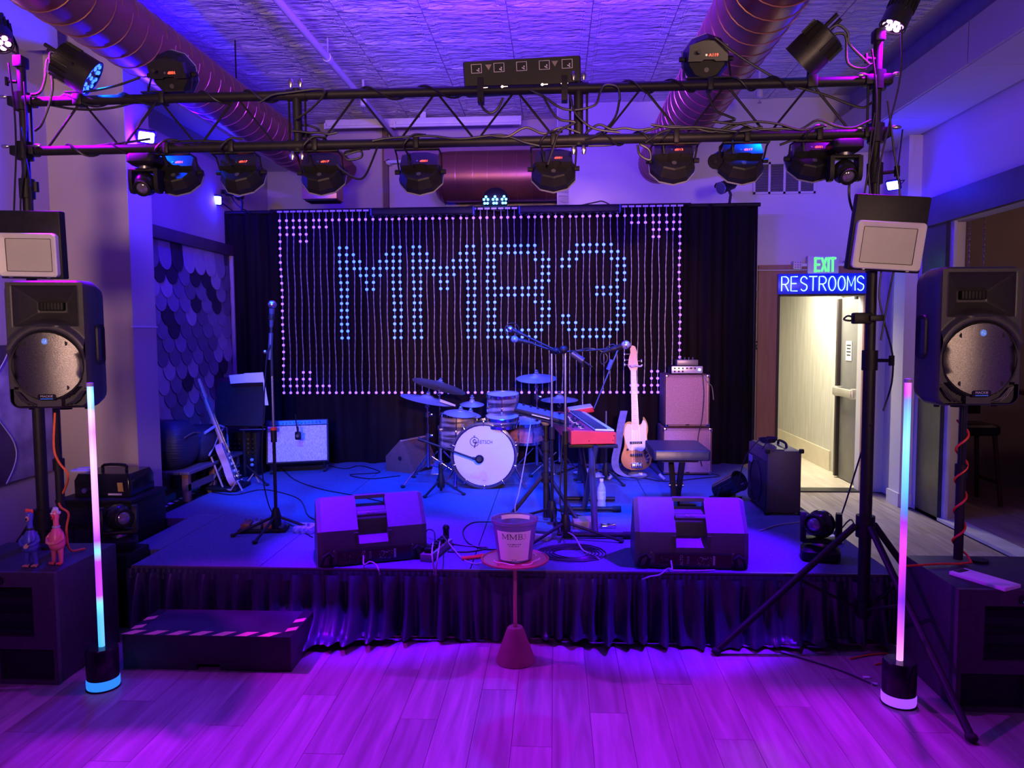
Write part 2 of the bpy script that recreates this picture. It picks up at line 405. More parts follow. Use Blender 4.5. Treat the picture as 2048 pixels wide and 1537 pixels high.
# ---------------------------------------------------------------- scallop shingle panel on the set-back wall
SH = [M('shingle_tone_%d' % i, c, .75, var=.12, vscale=9, bump=.1, bscale=60) for i, c in enumerate(((.42, .36, .42), (.27, .23, .30), (.16, .14, .18), (.035, .03, .04), (.20, .18, .24)))]
pnl = tag(MB().box((0, .85, .86), (.03, 1.70, 1.86)).build('shingle_panel', M('shingle_backer', (.06, .05, .07), .8, var=.2), smooth=0),
          'wall panel of overlapping scalloped shingles in mixed greys beside the curtain', 'wall panel')
pnl.location = (-3.18, 5.5, .62)
out = [(-.1, .26), (-.1, .1)]+[(.1*math.cos(R(a)), .1+.1*math.sin(R(a))*1.05) for a in range(190, 351, 20)]+[(.1, .1), (.1, .26)]
sh_me = []
for m_ in SH:
    mb = MB(); mb.prism([(x*.97, y) for x, y in out], 0, .012, Matrix.Rotation(PI/2, 4, 'Z') @ FX, b=.002); sh_me.append(mb.mesh('shingle', m_, 0))
for r in range(16):
    for c in range(10):
        y = .1+c*.2+(.1 if r % 2 else 0)-.05
        if y > 1.62 or y < .05: continue
        o = obj('shingle', random.choice(sh_me+[sh_me[1], sh_me[4], sh_me[2], sh_me[0]]), pnl, (.022+.0, y, 1.56-r*.113))
        o.rotation_euler = (0, R(-4.5), 0)
MB().box((.02, .85, 1.84), (.07, 1.72, .10), b=.004).build('top_rail', TRIMD, pnl)
MB().box((.02, 1.69, .86), (.06, .03, 1.86), b=.003).build('side_rail', M('pale_rail', (.35, .27, .30), .5, var=.1), pnl)

# ---------------------------------------------------------------- ducts
COPPER = M('painted_copper_duct', (.30, .11, .075), .36, metal=.65, var=.12, vscale=3)
def spiral_duct(name, label, x, z, r, y0, y1):
    t = thing(name, label, 'duct', (x, y0, z))
    n = 28; mb = MB(); l = y1-y0
    mb.loft([[V((r*math.cos(2*PI*i/n), yy, r*math.sin(2*PI*i/n))) for i in range(n)] for yy in (0, l)], True, True)
    mb.build('duct_wall', COPPER, t)
    k = 0; yy = .05
    ms = []
    while yy < l-.02:
        mb = MB(); pts = [V(((r+.001)*math.cos(2*PI*i/n), yy+.10*i/n, (r+.001)*math.sin(2*PI*i/n))) for i in range(n+1)]
        mb.tube(pts, .0035, 4); mb.build('spiral_seam', M('duct_seam', (.55, .25, .16), .3, metal=.8, var=.1), t); yy += .155
    return t
dl = spiral_duct('spiral_duct', 'long copper spiral air duct on the left running back under the ceiling', -2.5, 3.41, .19, -1.0, 7.1)
# elbow + register of the left duct
mb = MB(); mb.tube([(0, 8.0, 0), (.03, 8.2, -.01), (.14, 8.40, -.05), (.27, 8.50, -.12), (.36, 8.50, -.22)], .20, 24, 5); mb.build('elbow', COPPER, dl)
for k, q in enumerate(((.03, 8.2, -.01), (.14, 8.40, -.05), (.27, 8.50, -.12))):
    ax = ((0, 1, 0), (.6, .8, -.15), (.9, .3, -.5))[k]; mb = MB(); rg_ = mb.ring(q, ax, .2015, 24); mb.tube(rg_+[rg_[0]], .0035, 4); mb.build('elbow_seam', MATS['duct_seam'], dl)
mb = MB(); mb.box((.22, 8.36, -.37), (.34, .24, .17), b=.004); mb.build('register_box', M('copper_sheet', (.55, .26, .17), .4, metal=.6, var=.1), dl)
MB().box((.22, 8.36, -.462), (.30, .20, .012)).build('register_grille', DRK, dl)
for yy in (.9, 2.9, 4.9, 6.9):
    MB().cyl((0, yy, .185), (0, yy, CEIL-3.41), .006, n=6).build('hanger_rod', BLKM, dl)
dr = spiral_duct('spiral_duct', 'copper spiral air duct above the right half of the truss', 1.045, 3.345, .207, -1.0, 7.75)
for yy in (1.4, 3.4, 5.4, 7.4):
    MB().cyl((0, yy, .2), (0, yy, CEIL-3.345), .006, n=6).build('hanger_rod', BLKM, dr)
a = P(875, 355, Y=7.98); bq = V((.018, 7.98, a.z))
td = thing('cross_duct', 'short horizontal copper duct with capped end in the recess above the curtain', 'duct', (a.x, 7.98, a.z))
mb = MB(); n = 24; Lx = bq.x-a.x; r = .262; rings = []
for xx, rr in ((0, r*.80), (.04, r*.97), (.16, r), (Lx, r)):
    rings.append([V((xx, rr*math.cos(2*PI*i/n), rr*math.sin(2*PI*i/n))) for i in range(n)])
mb.loft(rings); mb.build('duct_wall', COPPER, td)
for xx in (.22, .40, .55, .70, .85, 1.0, 1.15):
    mb = MB(); mb.tube([V((xx, (r+.001)*math.cos(2*PI*i/n), (r+.001)*math.sin(2*PI*i/n))) for i in range(n+1)], .003, 4); mb.build('seam_ring', MATS['duct_seam'], td)
mb = MB(); rings = []
for k in range(7):
    aa = R(90*k/6)
    rings.append([V((.08-.1*math.sin(aa), .12*(1-math.cos(aa))+.0, -.03))+(V((math.cos(aa), math.sin(aa)*0, 0))*0+V((0, 1, 0))*math.cos(2*PI*i/n)+V((0, 0, 1))*math.sin(2*PI*i/n))*(r*.98-.02*k) for i in range(n)])
mb.loft(rings); mb.build('end_elbow', COPPER, td)

# ceiling pipes, sprinklers, strip light
PIPE = M('white_painted_pipe', (.6, .58, .62), .5, var=.06)
def pipe(p0, p1, label):
    p0, p1 = V(p0), V(p1); d = (p1-p0); p0 = p0-d*.9
    t = thing('ceiling_pipe', label, 'pipe', p0); mb = MB(); mb.cyl((0, 0, 0), p1-p0, .028, n=10); mb.build('pipe_run', PIPE, t)
    ln = (p1-p0).length; dd = (p1-p0).normalized()
    for k in range(1, int(ln/1.3)):
        q = dd*1.3*k; mb = MB(); mb.cyl(q-dd*.03, q+dd*.03, .036, n=10); mb.build('coupling', PIPE, t)
        mb = MB(); mb.cyl(q, (q.x, q.y, CEIL-p0.z), .006, n=6); mb.build('hanger', PIPE, t)
pipe(P(562, 8, Z=3.80), P(791, 274, Z=3.78), 'white painted pipe under the tin ceiling, left of the black light bar')
pipe(P(1545, 8, Z=3.80), P(1446, 120, Z=3.80), 'white painted pipe beside the right spiral duct')
for px, py, lab in ((727, 212, 'white fire sprinkler head left of the black light bar'), (1519, 195, 'white fire sprinkler head right of the right spiral duct')):
    p = P(px, py, Z=3.72)
    t = thing('sprinkler_head', lab, 'sprinkler', p)
    MB().cyl((0, 0, .0), (0, 0, CEIL-p.z), .012, n=8).build('drop_pipe', PIPE, t)
    MB().lathe([(.012, -.01), (.03, .0), (.032, .05), (.02, .07)], 12).build('cup', PIPE, t)
    mb = MB(); mb.cyl((0, 0, -.04), (0, 0, 0), .006, n=6); mb.cyl((0, 0, -.05), (0, 0, -.044), .018, n=10); mb.build('deflector', STL, t)
a = P(652, 252, Y=7.9); bq = P(1043, 250, Y=7.9)
t = thing('strip_light', 'long unlit white fluorescent strip light at the top of the back recess', 'light', (a.x, 7.9, a.z))
MB().box(((bq.x-a.x)/2, .02, .02), (bq.x-a.x, .10, .07), b=.006).build('housing', WHT, t)
MB().cyl((.02, -.05, -.03), (bq.x-a.x-.02, -.05, -.03), .016, n=10).build('tube_lamp', WHT, t)
for xx in (.01, (bq.x-a.x)*.36, bq.x-a.x-.01): MB().box((xx, -.05, -.02), (.02, .04, .06)).build('lamp_holder', WHT, t)
MB().box(((bq.x-a.x)/2, .02, (CEIL-a.z+.05)/2), (.06, .03, CEIL-a.z-.05)).build('mount', WHT, t)
a = P(775, 324, Y=8.2); bq = P(905, 322, Y=8.2)
t = thing('wall_pipe', 'thin white horizontal pipe on the recess wall left of the cross duct', 'pipe', a)
MB().cyl((0, 0, 0), (bq.x-a.x, 0, 0), .02, n=10).build('pipe_run', PIPE, t); MB().cyl((.01, 0, 0), (.01, .1, 0), .03, n=10).build('wall_flange', PIPE, t)
# ================================================================ STAGE, CURTAINS, TRUSS, LIGHTS
SX0, SX1 = -2.78, 1.77
st = thing('stage', 'low stage platform covered in charcoal carpet filling the back of the room', 'stage', (0, SF, 0))
xs = [SX0, -1.62, -.46, .70, SX1]
for j, (ya, yb) in enumerate(((0, 1.15), (1.15, 2.3), (2.3, SB-SF))):
    for i in range(4):
        xa = max(xs[i], -2.34) if j == 0 else xs[i]
        if j == 0 and i == 0: MB().box((-2.445, .726, STZ-.03), (.206, .848, .06), b=.004).build('deck_panel', CARPET, st, smooth=0); MB().box((-2.665, 1.097, STZ-.03), (.226, .106, .06), b=.004).build('deck_panel', CARPET, st, smooth=0)
        MB().box(((xa+xs[i+1])/2, (ya+yb)/2, STZ-.03), (xs[i+1]-xa-.004, yb-ya-.004, .06), b=.004).build('deck_panel', CARPET, st, smooth=0)
mb = MB()
for i in range(9):
    x = -2.26+i*(SX1+2.2)/8
    for y in (.12, 1.2, 2.4, 3.3): mb.box((x, y, (STZ-.06)/2), (.05, .05, STZ-.06))
mb.build('support_frame', BLKM, st, smooth=0)
MB().box(((-2.34+SX1)/2, -.004, STZ-.012), (SX1+2.34, .012, .026), b=.003).build('edge_trim', M('edge_trim_vinyl', (.10, .09, .11), .3, var=.1), st)
MB().box((SX1+.004, (SB-SF)/2, (STZ-.03)/2), (.012, SB-SF, STZ-.04)).build('side_panel', M('stage_side_black', (.02, .02, .022), .7, var=.2), st)
# pleated skirt
SKIRT = M('dark_satin_cloth', (.035, .028, .06), .36, var=.2, vscale=5, spec=.6)
def skirt_fn(u, v):
    x = -2.36+u*(SX1+.02+2.36); z = (STZ-.045)*(1-v)+.012
    f = math.sin(x*66+3*math.sin(x*2.3)+.8*v*math.sin(x*7))+.6*math.sin(x*39.3+2*v+1+2*math.sin(x*1.7))+.35*math.sin(x*101)
    amp = .006+.026*v**.7*(.6+.6*math.sin(x*2.3+.7)**2)
    bulge = 0
    for c, w, k in ((-1.18, .30, .16), (-1.42, .16, .08), (.25, .22, .07), (.80, .25, .05), (1.25, .3, .06)):
        bulge += k*math.exp(-((x-c)/w)**2)
    y = -.022-amp*(1+f)-bulge*max(0, (v-.45)/.55)**1.6
    z += .018*v*(1+math.sin(x*5.1+.5))*(1 if v > .9 else 0)
    return V((x, y, z))
t = thing('stage_skirt', 'gathered dark purple cloth skirt hanging along the front of the stage', 'skirt', (0, SF, 0))
MB().grid(skirt_fn, 820, 16).build('skirt_cloth', SKIRT, t, smooth=80)
mb = MB(); mb.grid(lambda u, v: V((-2.36+u*(SX1+2.38), -.014-.006*abs(math.sin(u*420))-.008*v, STZ-.012-.055*v)), 640, 3); mb.build('gathered_band', SKIRT, t, smooth=80)
# backdrop curtain
VELV = M('black_velvet', (.008, .005, .007), .85, var=.35, vscale=7, stretch=(3, 3, .25), spec=.15)
ct = P(440, 425, Y=7.2); cr_ = P(1514, 411, Y=7.2); CT = (ct.z+cr_.z)/2
t = thing('backdrop_curtain', 'black velvet curtain hung across the back of the stage', 'curtain', (0, 7.2, STZ))
cw_ = [ct.x, P(560, 600, Y=7.2).x, -1.1, .2, P(1366, 600, Y=7.2).x, cr_.x]
for i in range(5):
    xa, xb = cw_[i], cw_[i+1]; ph = i*1.7
    fr = 24 if i in (0, 4) else 16
    def fn(u, v, xa=xa, xb=xb, ph=ph, fr=fr):
        x = xa+u*(xb-xa)*(1.01); z = (CT-STZ)*(1-v)+.004
        y = .035*math.sin(x*fr+ph+.5*math.sin(v*2+x))*(.45+.55*v)+.015*math.sin(x*fr*2.3+ph)
        return V((x, y, z))
    MB().grid(fn, 60, 16).build('drape_panel', VELV, t, smooth=80)
MB().cyl((cw_[0]-.03, 0, CT-STZ), (cw_[-1]+.03, 0, CT-STZ), .02, n=10).build('curtain_rail', BLKM, t)
for x in (cw_[0], -1.1, .4, cw_[-1]): MB().cyl((x, .03, 0), (x, .03, CT-STZ), .018, n=8).build('upright_pole', BLKM, t)
mb = MB()
mb.grid(lambda u, v: V((cw_[0]+.03+u*(cw_[-1]-cw_[0]-.06), .16+.05*math.sin(u*90), (CT-STZ)*(1-v))), 120, 2); mb.build('rear_drape', VELV, t, smooth=80)

# light-string curtain: 60 strings x 26 bulbs spelling the name
LY = 7.1
STR = M('clear_string_wire', (.33, .31, .36), .35, var=.2, vscale=40)
LB = M('lit_blue_bulb', (.3, .5, 1), .3, emit=(.025, .085, 1), est=5, var=.05)
LM = M('lit_violet_bulb', (.8, .4, 1), .3, emit=(.13, .05, 1), est=4.5, var=.05)
tl, tr = P(561, 440, Y=LY), P(1361, 432, Y=LY); bl, br = P(568, 784, Y=LY), P(1357, 787, Y=LY)
LX0, LX1 = (tl.x+bl.x)/2, (tr.x+br.x)/2; LZ0, LZ1 = (tl.z+tr.z)/2, (bl.z+br.z)/2
lit = {}
def put(c, rows, k): 
    for r_ in rows: lit[(c, r_)] = k
for c in range(60): put(c, (0, 25), 'm')
for c in (0, 59): put(c, range(26), 'm')
for q in range(8):
    for c in (q, 59-q): put(c, (1, 24), 'm')
for q in range(5):
    for c in (q, 59-q): put(c, (2, 23), 'm')
for q in (3, 4):
    for c in (q, 59-q): put(c, (3, 22), 'm')
Mp = [range(14), range(14), (1, 2, 3), (2, 3, 4), (3, 4, 5, 6), (3, 4, 5, 6), (2, 3, 4), (1, 2, 3), range(14), range(14)]
Bp = [range(14), range(14)]+[(0, 1, 6, 7, 12, 13)]*5+[(0, 1, 2, 5, 6, 7, 8, 11, 12, 13), range(1, 13), (2, 3, 4, 5, 8, 9, 10, 11)]
Tp = [(2, 3, 10, 11), (1, 2, 3, 10, 11, 12), (0, 1, 2, 11, 12, 13), (0, 1, 12, 13), (0, 1, 12, 13), (0, 1, 6, 7, 12, 13), (0, 1, 6, 7, 12, 13),
      (0, 1, 2, 6, 7, 11, 12, 13), range(1, 13), (2, 3, 4, 5, 8, 9, 10, 11)]
for base, pat in ((9, Mp), (20, Mp), (31, Bp), (42, Tp)):
    for i, rr in enumerate(pat): put(base+i, [4+r_ for r_ in rr], 'b')
t = thing('string_light_curtain', 'curtain of hanging light strings spelling MMB3 in blue with violet corners', 'string lights', ((LX0+LX1)/2, LY, LZ1))
MB().cyl((LX0-.1-(LX0+LX1)/2, .02, LZ0-LZ1+.10), (LX1+.1-(LX0+LX1)/2, .02, LZ0-LZ1+.10), .012, n=8).build('header_rod', BLKM, t)
for c in range(60):
    x = LX0+(LX1-LX0)*c/59-(LX0+LX1)/2; pts = []; rad = []; w = random.uniform(-.006, .006); w2 = random.uniform(0, 6)
    H = LZ0-LZ1
    def wob(z): return w*math.sin(z*4+w2)+.003*math.sin(z*11+w2*2)
    pts.append(V((x, 0, H+.09))); rad.append(.0028)
    for r_ in range(26):
        z = H*(1-r_/25)
        if r_: pts.append(V((x+wob(z+.045), 0, z+.0275))); rad.append(.0030)
        pts.append(V((x+wob(z), 0, z))); rad.append(.0056)
    mb = MB(); mb.tube(pts, rad, 5); s_ = mb.build('light_string', STR, t)
    MB().box((x, .0, H+.085), (.05, .012, .016)).build('string_tab', WHT, s_)
    for k, mat in (('b', LB), ('m', LM)):
        rr = [r_ for r_ in range(26) if lit.get((c, r_)) == k]
        if not rr: continue
        mb = MB()
        for r_ in rr:
            z = H*(1-r_/25); mb.sph((x+wob(z), -.006, z), .0155 if k == 'b' else .0138, 6, 5)
        o = mb.build('lit_bulbs', mat, s_); o['kind'] = 'stuff'

# ---------------------------------------------------------------- truss and its two stands
TY = 3.85
ZT = P(900, 183, Y=TY).z; ZB = P(900, 285, Y=TY).z
PXL = P(48, 250, Y=TY).x; PXR = P(1752, 250, Y=TY).x
t = thing('lighting_truss', 'black two-bar lighting truss spanning above the stage front', 'truss', ((PXL+PXR)/2, TY, ZB))
cx_ = (PXL+PXR)/2; hw = (PXR-PXL)/2; H = ZT-ZB
J = [P(595, 240, Y=TY).x-cx_, P(1157, 240, Y=TY).x-cx_]
seg = [-hw, J[0], J[1], hw]
for i in range(3):
    a, b_ = seg[i]+.012, seg[i+1]-.012
    for z in (0, H): MB().cyl((a, 0, z), (b_, 0, z), .0245, n=14).build('chord', BLKM, t)
    npair = 3 if i != 1 else 3
    m_ = npair*2
    inset = .10
    ps = [a+inset+(b_-a-2*inset)*k/m_ for k in range(m_+1)]
    for k in range(m_):
        z0, z1 = (0, H) if k % 2 == 0 else (H, 0)
        MB().cyl((ps[k], 0, z0), (ps[k+1], 0, z1), .006, n=6).build('brace', BLKM, t)
    for x in (a+.03, b_-.03): MB().cyl((x, 0, 0), (x, 0, H), .006, n=6).build('brace', BLKM, t)
for x in J:
    MB().cyl((x, 0, -.03), (x, 0, H+.03), .024, n=12).build('coupler_post', BLKM, t)
    for z in (0, H):
        mb = MB(); mb.cyl((x-.05, 0, z), (x+.05, 0, z), .03, n=12)
        mb.build('coupler_sleeve', BLKM, t)
        for s_ in (-.025, .025):
            mb = MB(); zz = z+.03 if z else z-.03; mb.sph((x+s_, -.02, zz+(.025 if z else -.025)), .013, 8, 6, (1, .6, 2)); mb.build('wing_bolt', STL, t)
def truss_stand(x, label, legdirs, top):
    t = thing('truss_stand', label, 'stand', (x, TY, 0)); hub = .66
    MB().cyl((0, 0, .18), (0, 0, 1.55), .030, n=14).build('base_tube', BLKM, t)
    MB().cyl((0, 0, 1.5), (0, 0, 2.45), .025, n=14).build('middle_tube', BLKM, t)
    MB().cyl((0, 0, 2.4), (0, 0, top), .021, n=14).build('top_tube', BLKM, t)
    for z in (1.5, 2.42):
        c = MB(); c.cyl((0, 0, z-.05), (0, 0, z+.05), .038, n=14); c = c.build('collar', BLK, t)
        mb = MB(); mb.cyl((.03, -.02, z), (.09, -.05, z), .009, n=8); mb.cyl((.085, -.05, z-.025), (.085, -.05, z+.025), .014, n=8); mb.build('clamp_knob', BLK, c)
    MB().cyl((0, 0, hub-.06), (0, 0, hub+.05), .046, n=14).build('leg_hub', BLK, t)
    MB().cyl((0, 0, .2), (0, 0, .27), .042, n=14).build('lower_hub', BLK, t)
    for dx, dy, l, rr in legdirs:
        d = V((dx, dy, 0)).normalized()
        a = d*.05+V((0, 0, hub)); f = d*l+V((0, 0, .02))
        lg = MB(); lg.tube([a, a.lerp(f, .5), f], .017, 10); lg = lg.build('leg', BLKM, t)
        MB().sph(f, .026, 10, 6, (1, 1, .75)).build('rubber_foot', RUB, lg)
        m = a.lerp(f, .42); MB().cyl(d*.045+V((0, 0, .235)), m, .008, n=6).build('leg_strut', BLKM, t)
    for z in (ZT, ZB):
        c = MB(); c.cyl((0, 0, z-.045), (0, 0, z+.045), .04, n=12); c.box((0, 0, z), (.13, .07, .05), b=.008); c = c.build('truss_clamp', BLK, t)
        for s_ in (-1, 1): MB().sph((s_*.085, -.03, z+.02), .014, 8, 6, (1.8, .7, .8)).build('wing_nut', STL, c)
    for z in (ZT+.16, ZT+.24) if top > 3.15 else (ZT+.1,):
        mb = MB(); mb.cyl((-.02, -.01, z), (-.06, -.02, z), .008, n=8); mb.box((-.065, -.022, z), (.012, .02, .045), b=.004); mb.build('thumb_screw', BLK, t)
    return t
truss_stand(PXL, 'black tripod stand holding the left end of the truss behind the left loudspeaker', ((-1, .12, .55, 0), (.9, .2, .24, 0), (-.1, 1, .6, 0)), P(42, 118, Y=TY).z)
truss_stand(PXR, 'black tripod stand holding the right end of the truss', ((-1, -.10, .76, 0), (.10, -.99, .86, 0), (.95, .22, .55, 0)), P(1762, 62, Y=TY).z)

# ---------------------------------------------------------------- flat hanging par lights with red displays
def par(px, py, y, disp, label, mode='hang', beam=None, yaw=0, tilt=35, target=None, power=0, w=.114):
    zb = ZB if mode == 'hang' else ZT
    c = P(px, py, Y=y)                      # centre of the can
    root = thing('par_light', label, 'stage light', (c.x, TY, zb), 0, 'black flat par lights on the truss')
    B = Tm(0, c.y-TY, c.z-zb) @ Rm('Z', yaw) @ Rm('X', 90-tilt)
    n = 10; ph = PI/10
    def rg(r, z): return [V((r*math.cos(ph+2*PI*i/n), r*math.sin(ph+2*PI*i/n), z)) for i in range(n)]
    body = MB().loft([rg(w*1.0, -.055), rg(w*1.04, -.05), rg(w*1.04, -.015), rg(w*.86, .028), rg(w*.80, .034)], Mx=B).build('can', BLK, root, smooth=20)
    MB().loft([rg(w*1.06, -.054), rg(w*1.06, -.046)], Mx=B).build('rim', M('grey_rim', (.25, .25, .28), .35, var=.1), root, smooth=20)
    MB().lathe([(w*.9, -.057), (w*.9, -.0555)], 20, Mx=B).build('lens', M('dark_lens', (.02, .02, .05), .1, var=.1), root)
    bx = MB(); bx.prism([(-w*.86, -.012), (-.03, -.012), (-.022, -.004), (.03, -.004), (.04, -.012), (w*.86, -.012), (w*.82, w*.55), (w*.3, w*.72), (-w*.3, w*.72), (-w*.82, w*.55)], .02, .058, B, b=.003)
    bx.build('control_box', M('satin_black_case', (.016, .015, .020), .32, var=.15, vscale=20), root, smooth=20)
    text('display', disp, .019, REDLED, root, B @ Tm(.026, .016, .0592), .0004, sx=1.15)
    MB().cyl((-.010, .017, .057), (-.010, .017, .0605), .0055, n=8, Mx=B).build('menu_button', STL, root)
    MB().cyl((-.052, .028, .055), (-.052, .033, .095), .010, n=8, Mx=B).build('power_plug', CAB, root)
    mb = MB(); mb.cyl((.0, w*-.45, .034), (.0, w*-.45, .0365), .012, n=12, Mx=B); mb.build('logo_disc', M('logo_grey', (.06, .06, .07), .4, var=.1), root)
    # yoke
    s_ = -1 if mode == 'hang' else 1; cy, cz = c.y-TY, c.z-zb
    mb = MB()
    for sx in (-1, 1):
        mb.tube([(sx*w*.98, cy, cz), (sx*w*1.02, cy*.6, cz*.35), (sx*w*.98, 0, -s_*-.034 if False else (-.03 if mode == 'hang' else .03))], .005, 6)
    mb.box((0, 0, -.032 if mode == 'hang' else .032), (w*2, .03, .006))
    mb.build('yoke', BLKM, root)
    mb = MB(); mb.box((0, 0, 0), (.03, .066, .066), b=.008); mb.build('clamp', BLKM, root)
    for sx in (-1, 1): MB().cyl((sx*w*.95, cy, cz), (sx*(w*1.0+.02), cy, cz), .013, n=8).build('tilt_knob', BLK, root)
    if beam:
        src = B @ V((0, 0, -.075))
        lamp('SPOT', 'par_beam', src, V(target)-root.location, beam, power, root, 42, .5, .04)
    return root
HB = LP['hang_blue']
PB = (.0, .05, 1)
par(357, 346, 3.95, 'd001', 'first hanging par light from the left, right of the left moving head', beam=PB, target=(-2.3, 6.4, .5), power=HB)
par(483, 345, 3.95, 'd017', 'second hanging par light from the left, above the guitar corner', beam=PB, target=(-1.8, 6.0, .4), power=HB)
par(645, 345, 3.95, 'd017', 'hanging par light in front of the copper duct elbow and register', beam=(.10, .0, 1), target=(-1.05, 4.28, .6), power=LP['wedge'])
par(841, 344, 3.95, 'd001', 'hanging par light left of the horizontal copper duct', beam=PB, target=(-.6, 6.2, .6), power=HB*1.5)
par(1107, 338, 3.95, 'd001', 'hanging par light below the right truss coupler with bundled cable', beam=(.0, .06, 1), target=(.0, 5.6, .4), power=HB*1.4)
par(1345, 322, 3.95, 'd013', 'hanging par light below the right spiral duct', beam=PB, target=(.5, 5.8, .4), power=HB*1.2)
par(1482, 322, 3.95, 'd017', 'hanging par light left of the wall vent above the small clip spotlight', beam=(.2, .01, 1), target=(1.0, 6.3, .5), power=HB*.45)
par(1622, 317, 3.95, 'd001', 'hanging par light in front of the wall vent, left of the right moving head', beam=(.10, .0, 1), target=(.78, 4.28, .6), power=LP['wedge']*1.2)
par(345, 150, 3.95, 'd001', 'par light standing on top of the truss in front of the left spiral duct', mode='top', tilt=-25)
par(1412, 118, 3.95, 'A119', 'par light standing on top of the truss in front of the right spiral duct', mode='top', tilt=-18)

# ---------------------------------------------------------------- finned wash lights on the truss and purple pars on the masts
FIN = M('finned_black', (.02, .02, .022), .4, metal=.3, var=.2)
def can_light(name, c, dr, label, r, l, nled, ledmat, foot, beamcol, power, target, angle=60):
    root = thing(name, label, 'stage light', foot)
    z = -V(dr).normalized(); x = V((0, 0, 1)).cross(z); x = x.normalized(); y = z.cross(x)
    B = Matrix.Translation(V(c)-V(foot)) @ Matrix((x, y, z)).transposed().to_4x4()
    mb = MB(); mb.lathe([(r*.6, l*.52), (r*.9, l*.48), (r*.95, l*.05), (r, 0), (r, -l*.42), (r*1.03, -l*.46), (r*.94, -l*.46), (r*.92, -l*.40)], 20, Mx=B); mb.build('can', FIN, root)
    mb = MB()
    for k in range(18):
        a = 2*PI*k/18; mb.box((r*.97*math.cos(a), r*.97*math.sin(a), l*.25), (.012, .003, l*.4), rot=(0, 0, a), Mx=B)
    mb.build('cooling_fins', FIN, root, smooth=0)
    MB().lathe([(r*.93, -l*.41), (r*.93, -l*.40)], 20, Mx=B).build('lens_plate', BLKG, root)
    rr = [(0, 0)] if nled % 6 else []
    pos = [(0, 0)]+[(r*.55*math.cos(2*PI*k/6), r*.55*math.sin(2*PI*k/6)) for k in range(6)]
    if nled > 7: pos += [(r*.80*math.cos(2*PI*k/12+.26), r*.80*math.sin(2*PI*k/12+.26)) for k in range(12)]
    lr = r*.25 if nled <= 7 else r*.13
    for px_, py_ in pos[:nled]: MB().sph((px_, py_, -l*.415), lr, 8, 5, (1, 1, .5), Mx=B).build('led_lens', ledmat, root)
    mb = MB()
    for s_ in (-1, 1): mb.tube([B @ V((s_*r*1.02, 0, 0)), (B @ V((s_*r*1.12, 0, 0))).lerp(V((0, 0, .02)), .45), V((s_*.015, 0, .02))], .007, 6)
    mb.build('yoke', BLKM, root)
    MB().box((0, 0, 0), (.05, .066, .06), b=.008).build('clamp', BLKM, root)
    for q in (-.5, .2): MB().cyl(B @ V((q*r, .2*r, l*.5)), B @ V((q*r, .2*r, l*.5+.07)), .010, n=8).build('plug', CAB, root)
    if power: lamp('SPOT', 'wash_beam', B @ V((0, 0, -l*.62)), V(target)-V(foot), beamcol, power, root, angle, .5, .05)
    return root
LEDB = M('blue_led_lens', (.1, .3, 1), .2, emit=(.02, .08, 1), est=6, var=.05)
LEDP = M('violet_led_lens', (.9, .5, 1), .2, emit=(.85, .35, 1), est=12, var=.05)
can_light('wash_light', P(152, 138, Y=TY-.02), (.78, .35, -.5), 'finned wash light with blue lamps clamped on the left of the truss', .098, .19, 19, LEDB, (P(160, 200, Y=TY).x, TY, ZT), C_BLUE, LP['blue_par'], (-.3, 5.3, .4), 62)
can_light('wash_light', P(1628, 97, Y=TY-.02), (-.65, .42, -.62), 'finned wash light clamped on the right of the truss, turned away', .098, .19, 19, LEDB, (P(1622, 160, Y=TY).x, TY, ZT), C_BLUE, LP['blue_par'], (-.2, 5.6, .4), 62)
a = P(2, 70, Y=TY); can_light('mast_par', (PXL-.10, TY-.02, a.z), (.42, -.42, -.8), 'small par light glowing violet on top of the left truss stand', .062, .17, 7, LEDP, (PXL, TY, P(42, 125, Y=TY).z), C_PURP, LP['purple_par'], (.2, 3.05, 0), 72)
a = P(1795, 28, Y=TY); can_light('mast_par', (a.x, TY-.02, a.z), (-.42, -.05, -.9), 'small par light with pink glow on top of the right truss stand', .062, .17, 7, LEDP, (PXR, TY, P(1762, 72, Y=TY).z), C_PURP, LP['purple_par'], (-.3, 3.05, 0), 72)

# ---------------------------------------------------------------- moving heads
def moving_head(label, base, M0, s=1.0, name='moving_head', lens_dir=(0, -1, -.2)):
    root = thing(name, label, 'stage light', base)
    S = M0 @ Matrix.Diagonal((s, s, s, 1))
    mb = MB(); mb.loft([[V((x*k, y*k, z)) for x, y in rrect(.22, .20, .04)] for k, z in ((.9, 0), (1, .015), (1, .06), (.72, .085))], Mx=S); mb.build('base', BLK, root)
    MB().cyl((0, 0, .08), (0, 0, .105), .05, n=16, Mx=S).build('pan_ring', STL, root)
    mb = MB(); mb.box((0, 0, .115), (.22, .10, .03), b=.01, Mx=S)
    for sx in (-1, 1): mb.loft([[V((sx*.10+u*.032, v*k, z)) for u, v in rrect(1, .10, .02)] for k, z in ((1, .11), (1.05, .18), (.9, .26), (.5, .285))], Mx=S)
    mb.build('yoke', BLK, root)
    d = V(lens_dir).normalized()
    hd = MB(); hd.sph((0, 0, .215), .082, 16, 12, (1, 1.1, 1.05), Mx=S); hd = hd.build('head', BLKG, root)
    zc = -d; xx = V((0, 0, 1)).cross(zc).normalized(); yy = zc.cross(xx)
    B = S @ Tm(0, 0, .215) @ Matrix((xx, yy, zc)).transposed().to_4x4()
    MB().lathe([(.058, -.07), (.062, -.098), (.054, -.102), (.05, -.09)], 20, Mx=B).build('lens_ring', BLK, hd)
    MB().sph((0, 0, -.075), .05, 14, 10, (1, 1, .55), Mx=B).build('lens', M('lens_glass', (.25, .22, .3), .05, metal=.6, var=.1), hd)
    return root
